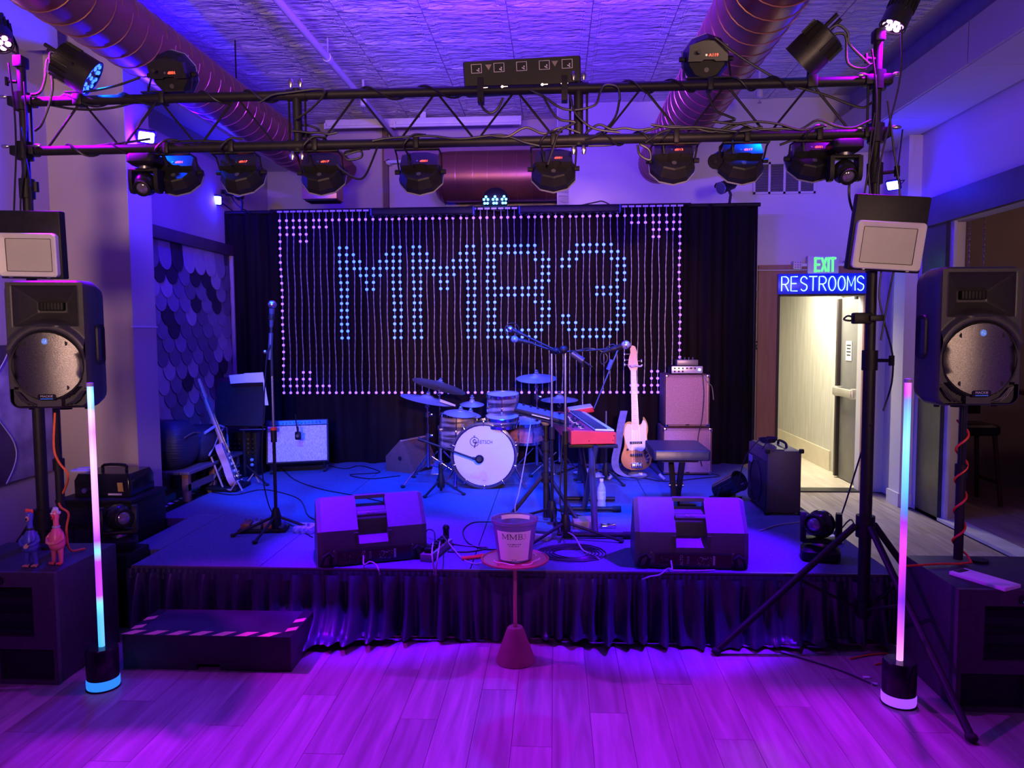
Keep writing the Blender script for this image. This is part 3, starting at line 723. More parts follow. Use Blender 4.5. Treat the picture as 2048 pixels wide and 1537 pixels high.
hp = P(290, 300, Y=TY); moving_head('black moving head light hanging from the left end of the truss', (hp.x, TY, ZB-.035), Rm('X', 180), .68, lens_dir=(.15, -.95, .25) if False else (.1, .9, .55))
hp = P(1690, 262, Y=TY); moving_head('black moving head light hanging from the right end of the truss', (hp.x, TY, ZB-.035), Rm('X', 180), .68, lens_dir=(.05, .85, .6))
hp = P(1640, 1118, Z=STZ); moving_head('black moving head light standing on the right front corner of the stage', (hp.x, hp.y, STZ), Rm('Z', -15), .92, lens_dir=(-.45, -.75, .1))

# ---------------------------------------------------------------- five-window light bar on top of the truss
a = P(1045, 150, Y=TY)
t = thing('light_bar', 'long black five-window light bar mounted on top of the truss', 'stage light', (a.x, TY, ZT))
Bx = Rm('Y', -1.6) @ Tm(0, .03, a.z-ZT) @ Rm('X', 14)
mb = MB(); mb.loft([[V((x*k, y_, z*k2)) for x, z in rrect(.585, .165, .012)] for k, k2, y_ in ((.985, .97, -.05), (1, 1, -.045), (1, 1, .045), (.96, .9, .06))], Mx=Bx); mb.build('housing', BLKM, t)
for k in range(5):
    x = -.226+.113*k; f = MB()
    for dx, dz, ww, hh in ((-.025, 0, .003, .053), (.025, 0, .003, .053), (0, .025, .053, .003), (0, -.025, .053, .003)): f.box((x+dx, -.0515, .046+dz*.8), (ww, .003, hh*.8), Mx=Bx)
    f = f.build('window_frame', WHT, t, smooth=0)
    MB().box((x, -.0505, .046), (.046, .002, .036), Mx=Bx).build('window_pane', BLK, f)
    mb = MB(); mb.box((x+.008, -.0525, .036), (.016, .002, .005), rot=(0, .5, 0), Mx=Bx); mb.box((x+.012, -.0525, .044), (.006, .002, .008), Mx=Bx); mb.build('painted_glint', WHT, f)  # glints on the panes painted as small white flecks
for x in (-.165, .165): MB().prism([(x-.016, .062), (x+.016, .062), (x, .036)], 0, .002, Bx @ Tm(0, -.0515, 0) @ FX).build('warning_triangle', M('sticker_tan', (.45, .40, .28), .6, var=.1), t)
for x in (-.2, -.1, .1, .2):
    mb = MB(); mb.cyl((x, -.055, -.045), (x, -.07, -.045), .007, n=6, Mx=Bx); mb.box((x+.01, -.065, -.045), (.035, .006, .004), Mx=Bx); mb.build('mounting_screw', STL, t)
for x in (-.21, .21): MB().box((x, .0, (a.z-ZT)/2-.04), (.03, .06, .12)).build('bracket', BLKM, t)
lamp('AREA', 'light_bar_glow', (a.x, TY+.12, a.z+.06), (a.x-.2, TY+1.6, CEIL+1.2), (.13, .02, 1), LP['bar'], size=.5, size_y=.06)

# ---------------------------------------------------------------- big square flood panels with white bezels (switched off)
def flood_panel(c, wd, hh, roty, rotx, label, pole):
    root = thing('flood_panel', label, 'flood light', (pole, TY, c.z))
    B = Tm(c.x-pole, c.y-TY, 0) @ Rm('Y', roty) @ Rm('X', rotx)
    MB().box((0, .03, .0), (wd, .05, hh), b=.008, Mx=B).build('housing', BLKM, root)
    bz = -hh/2+wd*.36
    def rg(k, y): return [V((x, y, z+bz)) for x, z in rrect(wd*.93*k, wd*.66*(k if k > .9 else k-.03), .02*k if k > .9 else .004)]
    MB().loft([rg(1, .004), rg(1, -.020), rg(.96, -.026), rg(.77, -.006)], True, False, Mx=B).build('bezel', WHT, root)
    MB().loft([rg(.77, -.0065), rg(.765, -.0075)], Mx=B).build('diffuser', M('frosted_diffuser', (.46, .45, .42), .5, var=.03), root)
    mb = MB(); q_ = rg(.775, -.0085); mb.tube(q_+[q_[0]], .0014, 4, Mx=B); mb.build('diffuser_seal', BLK, root)
    mb = MB(); mb.box((0, .075, 0), (.06, .06, .18), Mx=B); mb.build('mount_bracket', BLKM, root)
    for sx in (-.3, .3): MB().cyl((sx*wd, .0, -hh/2+.012), (sx*wd, -.02, -hh/2+.012), .007, n=8, Mx=B).build('bolt', STL, root)
    return root
flood_panel(P(58, 490, Y=3.72), .335, .345, 1.5, 4, 'square flood panel with white bezel above the left loudspeaker', PXL)
flood_panel(P(1779, 468, Y=3.72), .345, .36, 4.0, 8, 'square flood panel with white bezel on the right truss stand', PXR)

# ---------------------------------------------------------------- small lit blue floods
FLB = M('lit_flood_face', (.7, .85, 1), .3, emit=(.25, .45, 1), est=14, var=.03)
def small_flood(c, dr, label, power, target, hang=None):
    root = thing('blue_flood', label, 'flood light', c); z = -V(dr).normalized(); x = V((0, 0, 1)).cross(z).normalized(); y = z.cross(x)
    B = Matrix((x, y, z)).transposed().to_4x4()
    MB().loft([[V((u*k, v*k, zz)) for u, v in rrect(.12, .095, .012)] for k, zz in ((1, -.012), (1, .01), (.7, .03))], Mx=B).build('housing', BLK, root)
    MB().loft([[V((u, v, zz)) for u, v in rrect(.100, .075, .01)] for zz in (-.0145, -.0125)], Mx=B).build('lit_face', FLB, root)
    mb = MB(); mb.tube([B @ V((-.066, 0, 0)), B @ V((-.07, .0, .07)), B @ V((.07, 0, .07)), B @ V((.066, 0, 0))], .004, 6); mb.build('bracket', BLKM, root)
    if hang: MB().tube([B @ V((0, 0, .07)), V(hang)-V(c)], .006, 6).build('hanger', BLKM, root)
    lamp('POINT', 'flood_glow', B @ V((0, 0, -.08)), None, (.006, .0, 1), power, root, size=.04)
c = P(292, 273, Y=5.16); small_flood(c, (.45, -.55, -.55), 'lit blue flood fixed on the side of the left pier', LP['flood_pier'], (c.x+.12, 5.2, 0), (XP+.005, 5.16, c.z+.05))
c = P(431, 400, Y=7.0); small_flood(c, (.35, -.75, -.35), 'lit blue flood on the left end of the curtain rail', LP['flood']*.55, (-3.2, 6.75, 1.7), (c.x+.1, 7.2, CT))
c = P(1787, 370, Y=6.9); small_flood(c, (-.55, -.55, -.5), 'lit blue flood hanging by the right wall', LP['flood'], (2.6, 7.3, 2.3), (3.05, 6.9, 3.42))
# triple blue par on the curtain rail
c = P(991, 398, Y=7.15)
t = thing('triple_par', 'black par with clusters of lit blue lamps standing on the curtain rail', 'stage light', (c.x, 7.15, CT))
MB().sph((0, .03, c.z-CT), .125, 16, 10, (1, .6, .9)).build('can', BLK, t)
for k in range(3):
    for (dx, dz) in ((0, .02), (-.018, -.005), (.018, -.005), (-.012, -.04), (.014, -.04)):
        MB().sph((-.085+.085*k+dx, -.06, c.z-CT-.01+dz), .0125, 8, 5).build('led_lens', M('cyan_blue_led', (.2, .5, 1), .2, emit=(.06, .32, 1), est=11, var=.05), t)
MB().cyl((0, .03, 0), (0, .03, c.z-CT-.08), .012, n=8).build('post', BLKM, t); MB().cyl((-.06, .03, .04), (.06, .03, .04), .006, n=6).build('cross_pin', STL, t)
lamp('SPOT', 'triple_par_beam', (c.x, 7.0, c.z), (-.4, 5.6, .4), C_BLUE, LP['top_par'], None, 70, .6, .08)
# pixel bars hung on the light-string header
for x0, x1, lab in ((745, 946, 'black batten light on the curtain rail, left of the triple par'), (1041, 1238, 'black batten light on the curtain rail, right of the triple par')):
    a, b_ = P(x0, 432, Y=7.0), P(x1, 430, Y=7.0); ln = b_.x-a.x
    t = thing('batten_light', lab, 'stage light', ((a.x+b_.x)/2, 7.0, CT-.13))
    mb = MB(); mb.loft([[V((xx, y, z+.08)) for y, z in rrect(.07, .062, .012)] for xx in (-ln/2, ln/2)]); mb.build('housing', BLKM, t)
    for s_ in (-1, 1): MB().box((s_*(ln/2+.008), 0, .08), (.016, .076, .07), b=.004).build('end_cap', M('blue_end_cap', (.03, .05, .3), .4, var=.1), t)
    for z in (.062, .095): MB().box((0, -.036, z), (ln, .004, .006)).build('rib', BLK, t)
    for k in range(8):
        x = -ln/2+ln*(k+.5)/8; MB().lathe([(.004, 0), (.016, .004), (.016, .02), (.008, .03)], 10, Mx=Tm(x, -.005, .022)).build('lamp_socket', BLKG, t)
    for s_ in (-.3, .3): MB().box((s_*ln, .07, .11), (.03, .18, .02)).build('bracket', BLKM, t)
# small clip spotlights on the curtain rail ends
def clip_spot(px, py, y, dr, label, post=True):
    c = P(px, py, Y=y); root = thing('clip_spotlight', label, 'stage light', (c.x, y, CT)); z = -V(dr).normalized(); x = V((0, 0, 1)).cross(z).normalized(); yv = z.cross(x)
    B = Tm(0, 0, c.z-CT) @ Matrix((x, yv, z)).transposed().to_4x4()
    MB().lathe([(.03, .1), (.045, .07), (.05, -.05), (.056, -.06), (.056, -.09), (.048, -.09), (.045, -.07)], 18, Mx=B).build('can', BLK, root)
    MB().lathe([(.058, -.088), (.058, -.094), (.05, -.094), (.05, -.088)], 18, Mx=B).build('lens_ring', M('lens_ring_grey', (.3, .3, .4), .3, metal=.5, var=.1), root)
    MB().box((.08, .02, .02), (.09, .06, .08), b=.008, Mx=B).build('gearbox', BLK, root)
    MB().cyl((.13, .02, .02), (.16, .02, .02), .02, n=7, Mx=B).build('star_knob', BLK, root)
    MB().tube([(0, 0, c.z-CT), (.03, 0, (c.z-CT)*.5), (.02, 0, 0)], .012, 6).build('post', BLKM, root)
clip_spot(1455, 372, 7.1, (-.75, -.5, -.3), 'small clip spotlight standing on the right end of the curtain rail')
clip_spot(478, 388, 7.1, (.3, -.85, .1), 'small clip spotlight standing on the left end of the curtain rail')
c = P(1437, 318, Y=6.9); 
t = thing('clip_spotlight', 'small black spotlight hanging left of the vent-side par light', 'stage light', (P(1437, 318, Y=3.98).x, 3.98, ZB-.02))
cz = P(1437, 318, Y=3.98).z-ZB+.02
MB().lathe([(.02, .05), (.035, .03), (.035, -.04), (.04, -.05), (.03, -.05)], 14, Mx=Tm(0, 0, cz) @ Rm('X', -60) @ Rm('Y', 30)).build('can', BLK, t)
MB().tube([(0, 0, cz+.02), (.0, -.02, cz*.5), (0, -.13, .0)], .006, 6).build('hanger', BLKM, t)
# ================================================================ PA, LIGHT TUBES, STEP, TIP TABLE, WEDGES, TOYS
SPK = M('textured_black_cabinet', (.030, .028, .035), .42, var=.12, vscale=60, bump=.12, bscale=300)
GRL = M('speaker_grille', (.15, .145, .14), .36, metal=1, var=.30, vscale=330, detail=0, bump=.12, bscale=330)
BADGE_B = M('badge_blue', (.05, .2, .8), .3, emit=(.02, .1, .6), est=.6, var=.05)
BADGE = M('chrome_badge_letters', (.75, .75, .8), .3, metal=.6, var=.05)
def pa_speaker(loc, rz, label):
    root = thing('loudspeaker', label, 'loudspeaker', loc, rz); w, h, dp = .40, .66, .36; root.scale = (.93, .93, .93)
    def rg(sx, sz, y, r=.05): return [V((x, y, z+h/2)) for x, z in rrect(w*sx, h*sz, r, 5)]
    body = MB(); body.loft([rg(.93, .965, -.002, .04), rg(.985, .99, .010), rg(1.0, 1.0, .04), rg(1.04, 1.0, .12), rg(1.0, .98, .20, .07), rg(.62, .92, .33, .07), rg(.5, .85, dp, .06)], False, True); body.build('cabinet', SPK, root, smooth=50)
    wz = .222; wr = .172
    def ss(a, b_, t): t = max(0, min(1, (t-a)/(b_-a))); return t*t*(3-2*t)
    def fn(u, v):
        x = (u-.5)*w*.935; z = .012+v*(h-.024); y = -.002
        # horn bell: flares in from a rounded rectangle
        e = min((.158-abs(x))/.085, (.632-z)/.085, (z-.425)/.07)
        rr = math.hypot(x, z-wz)
        if e > 0: y += .085*min(1, e)**.8
        # arched shoulder over the woofer
        ar = ss(.232, .205, rr)*ss(.17, .19, rr)*ss(wz+.02, wz+.09, z)
        if e > 0 and rr < .245: y = y*(1-ss(.245, .215, rr))-.006*ss(.245, .215, rr)
        y -= .020*ar
        if rr < wr+.006: y = .006
        # corner ports
        if z < .11 and abs(x) > .06 and rr > wr+.012: y = .030
        if abs(x) > .165: y = min(y, -.002) if z > .1 else y
        return V((x, y, z))
    MB().grid(fn, 76, 124).build('baffle', SPK, root, smooth=35)
    n = 40; g = MB(); g.loft([[V((r_*math.cos(2*PI*i/n), (.006 if k_ == 0 else .004-.026*(1-(r_*math.cos(2*PI*i/n)/wr)**2)), wz+r_*math.sin(2*PI*i/n))) for i in range(n)] for k_, r_ in enumerate((wr, wr*.99, wr*.8, wr*.6, wr*.4, wr*.2, .004))], False, True); g.build('woofer_grille', GRL, root, smooth=60)
    mb = MB(); mb.tube([V(((wr+.003)*math.cos(2*PI*i/n), -.003, wz+(wr+.003)*math.sin(2*PI*i/n))) for i in range(n+1)], .004, 6); mb.build('grille_ring', BLK, root)
    MB().box((0, .068, .528), (.125, .03, .042), b=.006).build('horn_throat', DRK, root)
    mb = MB()
    for k in range(7): mb.box((-.05+.0165*k, .055, .528), (.0025, .012, .038))
    mb.build('throat_vanes', BLKG, root)
    for sx in (-1, 1):
        for k in range(3):
            mb = MB(); mb.tube([(sx*.07-(-sx)*.02*k, .012, .018+.002*k), (sx*(.115+.012*k), .010, .04+.002*k), (sx*(.155+.008*k), .010, .088+.002*k)], .0035, 5); mb.build('port_rib', SPK, root)
    for a_ in (50, 130, 230, 310):
        mb = MB(); mb.cyl((wr*.86*math.cos(R(a_)), -.003, wz+wr*.86*math.sin(R(a_))), (wr*.86*math.cos(R(a_)), -.014, wz+wr*.86*math.sin(R(a_))), .012, n=10); mb.build('grille_screw', BLK, root)
    o = MB(); o.sph((.0, -.020, wz+.125), .017, 12, 8, (1, .35, 1)); o.build('glowing_logo', M('glowing_blue_logo', (.3, .5, .9), .2, emit=(.08, .25, .9), est=.55, rgb2=(.02, .03, .1), vscale=90), root)
    MB().sph((-.155, -.004, .335), .006, 8, 6, (1, .5, 1)).build('power_led', BLUELED, root)
    bd = MB(); bd.loft([[V((x, y, z+.062)) for x, z in rrect(.088, .03, .01)] for y in (-.010, -.026)]); bd = bd.build('badge', BLKG, root)
    text('badge_name', 'MACKIE', .0155, BADGE, bd, Tm(0, -.0263, .066) @ FX, .0005, sx=1.1)
    MB().box((0, -.0265, .053), (.06, .001, .003)).build('badge_stripe', M('badge_blue', (.05, .2, .8), .3, emit=(.02, .1, .6), est=.6, var=.05), bd)
    for sx in (-.14, .14): MB().cyl((sx, .10, -.012), (sx, .10, .004), .013, n=10).build('rubber_foot', RUB, root)
    MB().cyl((0, .17, -.02), (0, .17, .02), .03, n=12).build('pole_cup', BLK, root)
    for sx in (-1, 1): MB().loft([[V((sx*(.205+.0), .17+y*k, .33+z*k)) if False else V((sx*xx, .13+y*k, .33+z*k)) for y, z in rrect(.09, .22, .03)] for xx, k in ((.2, 1), (.214, .95), (.206, .75))]).build('side_handle', BLK, root)
    return root
def subwoofer(loc, rz, label, wd=.60):
    root = thing('subwoofer', label, 'subwoofer', loc, rz); h, dp = .54, .50
    PB_ = M('painted_birch_black', (.030, .029, .034), .55, var=.2, vscale=25, bump=.1, bscale=200)
    MB().box((0, dp/2+.01, h/2), (wd, dp-.02, h), b=.006).build('cabinet', PB_, root)
    f = MB()
    for x, z, ww, hh in ((-wd/2+.055, .35, .11, .24), (wd/2-.055, .35, .11, .24), (0, .505, wd, .07), (0, .20, wd, .06), (0, .01, wd, .02), (0, .095, .03, .15), (-wd/2+.01, .095, .02, .15), (wd/2-.01, .095, .02, .15)):
        f.box((x, .012, z), (ww, .024, hh))
    f.build('front_baffle', M('dark_grey_baffle', (.065, .06, .062), .5, var=.15, vscale=30), root, smooth=0)
    MB().box((0, .022, .35), (wd-.2, .01, .26)).build('grille_back', DRK, root)
    for k in range(3): MB().box((0, .016, .27+.08*k), (wd-.22, .012, .05), rot=(.5, 0, 0)).build('louver', BLK, root)
    for sx in (-1, 1): MB().box((sx*wd*.23, .022, .09), (wd*.42, .008, .14)).build('port', DRK, root)
    bd = MB(); bd.loft([[V((x, y, z+.5)) for x, z in rrect(.105, .034, .012)] for y in (-.001, -.008)]); bd = bd.build('badge', BLKG, root)
    text('badge_name', 'MACKIE', .0165, BADGE, bd, Tm(0, -.0083, .507) @ FX, .0005, sx=1.15)
    MB().box((0, -.0085, .491), (.075, .001, .006)).build('badge_stripe', MATS['badge_blue'], bd)
    MB().sph((0, -.008, .489), .004, 8, 6).build('power_led', BLUELED, root)
    MB().cyl((0, dp*.80, h-.004), (0, dp*.80, h+.012), .04, n=14).build('pole_cup', BLK, root)
    return root
YS = 3.24
SUBR = (P(1914, 1300, Y=YS).x+.30, YS, 0); SUBL = (P(115, 1300, Y=YS+.06).x-.30, YS+.06, 0)
subwoofer(SUBR, 0, 'black subwoofer on the floor at the right edge under the loudspeaker pole')
subwoofer(SUBL, 0, 'black subwoofer on the floor at the left edge carrying two rubber chickens')
pr = P(1921, 1115, Z=.54); pr.y = min(pr.y, YS+.45); pr = P(1921, 1100, Y=3.62)
spz = P(1943, 812, Y=3.42).z
pa_speaker((P(1960, 700, Y=3.40).x, 3.40, spz), R(3), 'black loudspeaker on a pole at the right edge, red cord below')
spl = P(103, 818, Y=3.44).z
pa_speaker((P(94, 700, Y=3.44).x, 3.44, spl), R(9), 'black loudspeaker on a pole at the left edge, under the flood panel')
def sp_pole(x, y, z1, label):
    t = thing('speaker_pole', label, 'pole', (x, y, .552)); MB().cyl((0, 0, 0), (0, 0, .45), .021, n=12).build('lower_tube', BLKM, t)
    MB().cyl((0, 0, .40), (0, 0, z1-.552-.022), .018, n=12).build('upper_tube', BLKG, t); MB().cyl((0, 0, .4), (0, 0, .46), .028, n=12).build('collar', BLK, t)
    return t
XR = P(1921, 980, Y=3.64).x; sp_pole(XR, 3.64, spz, 'black pole between the right subwoofer and its loudspeaker')
XL = P(120, 980, Y=3.70).x; sp_pole(XL, 3.70, spl, 'black pole between the left subwoofer and its loudspeaker')
pts = []
for k in range(60):
    a_ = k/59; z = .60+a_*.62; an = a_*2*PI*4.2+1; pts.append((XR+.025*math.cos(an), 3.64+.025*math.sin(an), z))
cable('red_extension_cord', [(XR-.30, 3.52, .553), (XR-.12, 3.56, .553), (XR+.03, 3.58, .556)]+pts, .0055, 'red power cord wound around the right loudspeaker pole', RED, 2)
cable('orange_extension_cord', [P(110, 826, Y=3.62), P(108, 895, Y=3.62), P(118, 925, Y=3.6), P(136, 950, Y=3.6), P(130, 978, Y=3.68), P(118, 1000, Y=3.7), P(122, 1015, Y=3.65), P(137, 1028, Y=3.6), P(133, 1060, Y=3.6), P(140, 1100, Y=3.6), P(170, 1098, Z=.548)], .0055, 'orange power cord hanging beside the left loudspeaker pole', ORG, 5)
a = P(1968, 1163, Z=.541)
t = thing('notepad', 'flat white pad lying on the right subwoofer', 'notepad', a, R(28))
MB().box((0, 0, .008), (.11, .25, .016), b=.002).build('pages', PAPER, t); MB().box((0, .105, .0168), (.07, .03, .001)).build('heading_print', INK, t)

# ---------------------------------------------------------------- LED tubes
def tube_mat(name, stops):
    m = M(name, (.7, .7, .8), .3, emit=(1, 1, 1), est=1); N, L, b = nodes(m)
    tc = N.new('ShaderNodeTexCoord'); sp = N.new('ShaderNodeSeparateXYZ'); L.new(tc.outputs['Generated'], sp.inputs[0])
    cr = N.new('ShaderNodeValToRGB'); L.new(sp.outputs[2], cr.inputs[0]); e = cr.color_ramp.elements
    while len(e) < len(stops): e.new(.5)
    for i, (p_, c) in enumerate(stops): e[i].position = p_; e[i].color = (*c, 1)
    m.cycles.emission_sampling = 'AUTO'
    L.new(cr.outputs[0], b.inputs['Emission Color']); b.inputs['Emission Strength'].default_value = 1.35
    return m
TL = tube_mat('led_tube_light_a', [(0, (.02, .45, 1)), (.12, (.03, .5, 1)), (.17, (.1, .8, .8)), (.20, (.45, .05, 1)), (.33, (.4, .03, .9)), (.37, (.1, .8, .7)), (.41, (.3, .02, 1)), (.52, (.8, .25, 1)), (.72, (1, .45, 1)), (.82, (.8, .15, 1)), (.88, (1, .4, 1)), (.91, (.05, .4, 1)), (.96, (.1, .75, 1)), (1, (.02, .3, 1))])
TR_ = tube_mat('led_tube_light_b', [(0, (.9, .35, 1)), (.10, (.6, .1, 1)), (.22, (.14, .02, .6)), (.34, (.6, .04, .8)), (.42, (.75, .06, .9)), (.50, (.3, .02, .8)), (.53, (.02, .16, .9)), (.62, (.04, .5, 1)), (.78, (.15, .8, 1)), (.88, (.03, .5, 1)), (.93, (.02, .2, 1)), (.95, (.5, .02, .8)), (1, (.6, .05, .5))])
def led_tube(base, ztop, label, mat, glow):
    t = thing('led_tube', label, 'light tube', base)
    MB().lathe([(.070, .004), (.072, .012), (.072, .042), (.070, .05)], 28).build('glowing_foot', M('foot_'+mat.name, glow, .4, emit=glow, est=1.3, var=.03), t)
    MB().lathe([(.074, 0), (.074, .006), (.066, .008)], 28).build('base_plate', BLK, t)
    MB().lathe([(.070, .05), (.070, .185), (.064, .195), (.0155, .196)], 28).build('base', BLKG, t)
    MB().lathe([(.0138, .194), (.0138, ztop-.01), (.010, ztop)], 16).build('light_rod', mat, t)
    MB().lathe([(.0155, ztop-.012), (.0155, ztop+.004), (.004, ztop+.006)], 16).build('end_cap', M('clear_cap', (.3, .25, .5), .2, var=.1), t)
a = P(207, 1370, Z=.01); led_tube((a.x, a.y, 0), P(185, 768, Y=a.y).z, 'glowing light tube on a round base beside the left subwoofer', TL, (.02, .20, .9))
a = P(1797, 1402, Z=.01); led_tube((a.x, a.y, 0), P(1807, 760, Y=a.y).z, 'glowing light tube on a round base beside the right subwoofer', TR_, (.30, .06, 1))

# ---------------------------------------------------------------- step box with hazard tape
a0, a1 = P(247, 1338, Z=0), P(588, 1338, Z=0); yb = SF-.10
t = thing('step_box', 'low black step box edged with pink and black striped tape', 'step', ((a0.x+a1.x)/2, a0.y, 0)); wd = a1.x-a0.x; dp = yb-a0.y; hh = .172
BX = M('black_painted_plywood', (.035, .033, .037), .5, var=.3, vscale=6, bump=.1, bscale=50)
b = MB(); b.box((0, dp/2, hh-.009), (wd, dp, .018)); b.box((0, dp-.009, hh/2), (wd, .018, hh-.018))
for sx in (-1, 1): b.box((sx*(wd/2-.009), dp/2, (hh-.018)/2), (.018, dp, hh-.018))
xl, xa, xb, xr = -wd/2+.018, -wd*.06, wd*.08, wd/2-.018; ht = hh-.018
b.box(((xl+xa)/2, .009, ht/2), (xa-xl, .018, ht)); b.box(((xb+xr)/2, .009, ht/2), (xr-xb, .018, ht)); b.box(((xa+xb)/2, .009, (ht+.03)/2), (xb-xa, .018, ht-.03))
b.build('box', BX, t, smooth=0)
TAPE = M('hazard_tape_pale', (.95, .45, .28), .5, var=.06); TPD = M('hazard_tape_black', (.02, .02, .02), .4, var=.1)
MB().box((0, .03, hh+.0006), (wd, .056, .001)).build('tape_strip', TPD, t)
for sx in (-1, 1): MB().box((sx*(wd/2-.028), dp/2+.03, hh+.0006), (.05, dp-.06, .001)).build('tape_strip', TPD, t)
k = 0; x = -wd/2+.02
me1 = MB().prism([(-.05, -.026), (.01, -.026), (.055, .026), (-.005, .026)], 0, .0012).mesh('tape_stripe', TAPE, 0)
while x < wd/2-.04:
    obj('tape_stripe', me1, t, (x+.02, .03, hh+.0012)); x += .115
for sx in (-1, 1):
    me2 = MB().prism([(-.024, -.035), (.024, -.01), (.024, .035), (-.024, .01)], 0, .0012).mesh('tape_stripe', TAPE, 0)
    y = .10
    while y < dp-.03: obj('tape_stripe', me2, t, (sx*(wd/2-.028), y, hh+.0012)); y += .115

# ---------------------------------------------------------------- little cone table with the tip bucket
a = P(1031, 1322, Z=0)
t = thing('pedestal_table', 'small round pink tray table on a thin post with cone foot', 'table', (a.x, a.y, 0))
WD2 = M('reddish_cone', (.28, .13, .11), .55, var=.18, vscale=9); TT = M('rose_lacquer', (.38, .08, .10), .35, var=.15, vscale=4)
MB().lathe([(.098, 0), (.1, .004), (.042, .168), (.036, .175), (.011, .176)], 30).build('cone_foot', WD2, t)
zt = P(1031, 1118, Y=a.y).z
MB().cyl((0, 0, .17), (0, 0, zt-.015), .0105, n=12).build('post', M('copper_post', (.5, .25, .17), .4, metal=.4, var=.1), t)
MB().lathe([(.02, zt-.02), (.12, zt-.012), (.168, zt-.004), (.170, zt+.004), (.164, zt+.006), (.158, zt), (.01, zt)], 40).build('tray', TT, t)
for k, (a0_, rr) in enumerate(((200, .105), (290, .115), (20, .11))):
    mb = MB(); mb.tube([(rr*math.cos(R(a0_+q*9))*(1+.08*math.sin(q)), rr*math.sin(R(a0_+q*9))*(1+.08*math.sin(q)), zt+.002) for q in range(9)], .004, 5); mb.build('painted_swirl', M('swirl_paint', (.75, .5, .62), .4, var=.1), t)
bz = zt+.001
t = thing('tip_bucket', 'clear plastic tip bucket with MMB3 label standing on the little table', 'bucket', (a.x, a.y, bz))
CLR = M('clear_plastic', (.55, .45, .75), .12, trans=.75, var=.05, ior=1.3)
MB().lathe([(.078, .0), (.084, .004), (.110, .185), (.117, .19), (.117, .205), (.112, .206), (.110, .19), (.082, .008), (.01, .006)], 40).build('pail', CLR, t)
def onb(ang, z, r0=.0845, k=.0264/.185, off=.001):
    r_ = r0+(z)*.140+off; return V((r_*math.sin(ang), -r_*math.cos(ang), z))
MB().grid(lambda u, v: onb((u-.5)*1.75, .012+.150*v), 24, 6).build('label_sheet', PAPER, t)
MB().grid(lambda u, v: onb((u-.5)*1.5+PI, .178+.020*v, off=-.006), 16, 2).build('back_label', PAPER, t)
# slab-serif letters wrapped on the pail
def strokes(name, segs, mat):
    mb = MB()
    for (x0, z0, x1, z1, w_) in segs:
        n_ = 3; d = V((x1-x0, 0, z1-z0)); nrm = V((-d.z, 0, d.x)).normalized()*w_/2
        for q in range(n_):
            pa = V((x0, 0, z0))+d*q/n_; pb_ = V((x0, 0, z0))+d*(q+1)/n_
            quad = [pa-nrm, pb_-nrm, pb_+nrm, pa+nrm]
            f = [onb(p_.x/.105, p_.z, off=.0022) for p_ in quad]
            mb._add([tuple(p_) for p_ in f], [(0, 1, 2, 3)])
    mb.build(name, mat, t, smooth=0)
def Mseg(x, z, w_, h_):
    k_ = .0035; s_ = .0016
    return [(x, z, x, z+h_, k_*.6), (x+w_, z, x+w_, z+h_, k_), (x, z+h_, x+w_/2, z+.003, k_), (x+w_/2, z+.003, x+w_, z+h_, k_*.6),
            (x-.005, z, x+.005, z, s_), (x+w_-.005, z, x+w_+.005, z, s_), (x-.005, z+h_, x+.003, z+h_, s_), (x+w_-.003, z+h_, x+w_+.005, z+h_, s_)]
Z_ = .124; h_ = .026
segs = Mseg(-.056, Z_, .028, h_)+Mseg(-.016, Z_, .028, h_)
bx = .026
segs += [(bx, Z_, bx, Z_+h_, .0035), (bx-.005, Z_, bx+.010, Z_, .0016), (bx-.005, Z_+h_, bx+.010, Z_+h_, .0016)]
def arcs(cx, cz, rx, rz, a0, a1, w_): 
    p_ = arc((cx, cz), rx, a0, a1, 6, rz); return [(p_[i][0], p_[i][1], p_[i+1][0], p_[i+1][1], w_) for i in range(6)]
segs += arcs(bx+.008, Z_+h_*.75, .008, h_*.25, -90, 90, .0028)+arcs(bx+.008, Z_+h_*.25, .010, h_*.25, -90, 90, .0028)+[(bx, Z_+h_/2, bx+.008, Z_+h_/2, .0016)]
strokes('label_letters', segs, INK)
strokes('label_numeral', arcs(.054, Z_+h_*.75, .007, h_*.22, 150, -90, .0022)+arcs(.054, Z_+h_*.28, .0085, h_*.27, 90, -150, .0022), M('red_ink', (.6, .06, .1), .6, var=.1))
mb = MB()
random.seed(3)
def textline(z, x0, x1, hgt):
    x = x0
    while x < x1:
        w_ = random.uniform(.0025, .0055); q = [onb(x/.1, z, off=.002), onb((x+w_)/.1, z, off=.002), onb((x+w_)/.1, z+hgt, off=.002), onb(x/.1, z+hgt, off=.002)]
        mb._add([tuple(p_) for p_ in q], [(0, 1, 2, 3)]); x += w_+random.choice((.0012, .0012, .004))
textline(.096, -.030, .030, .0045); textline(.087, -.022, .022, .003); textline(.016, -.012, .014, .0035)
mb.build('label_small_print', INK, t, smooth=0)

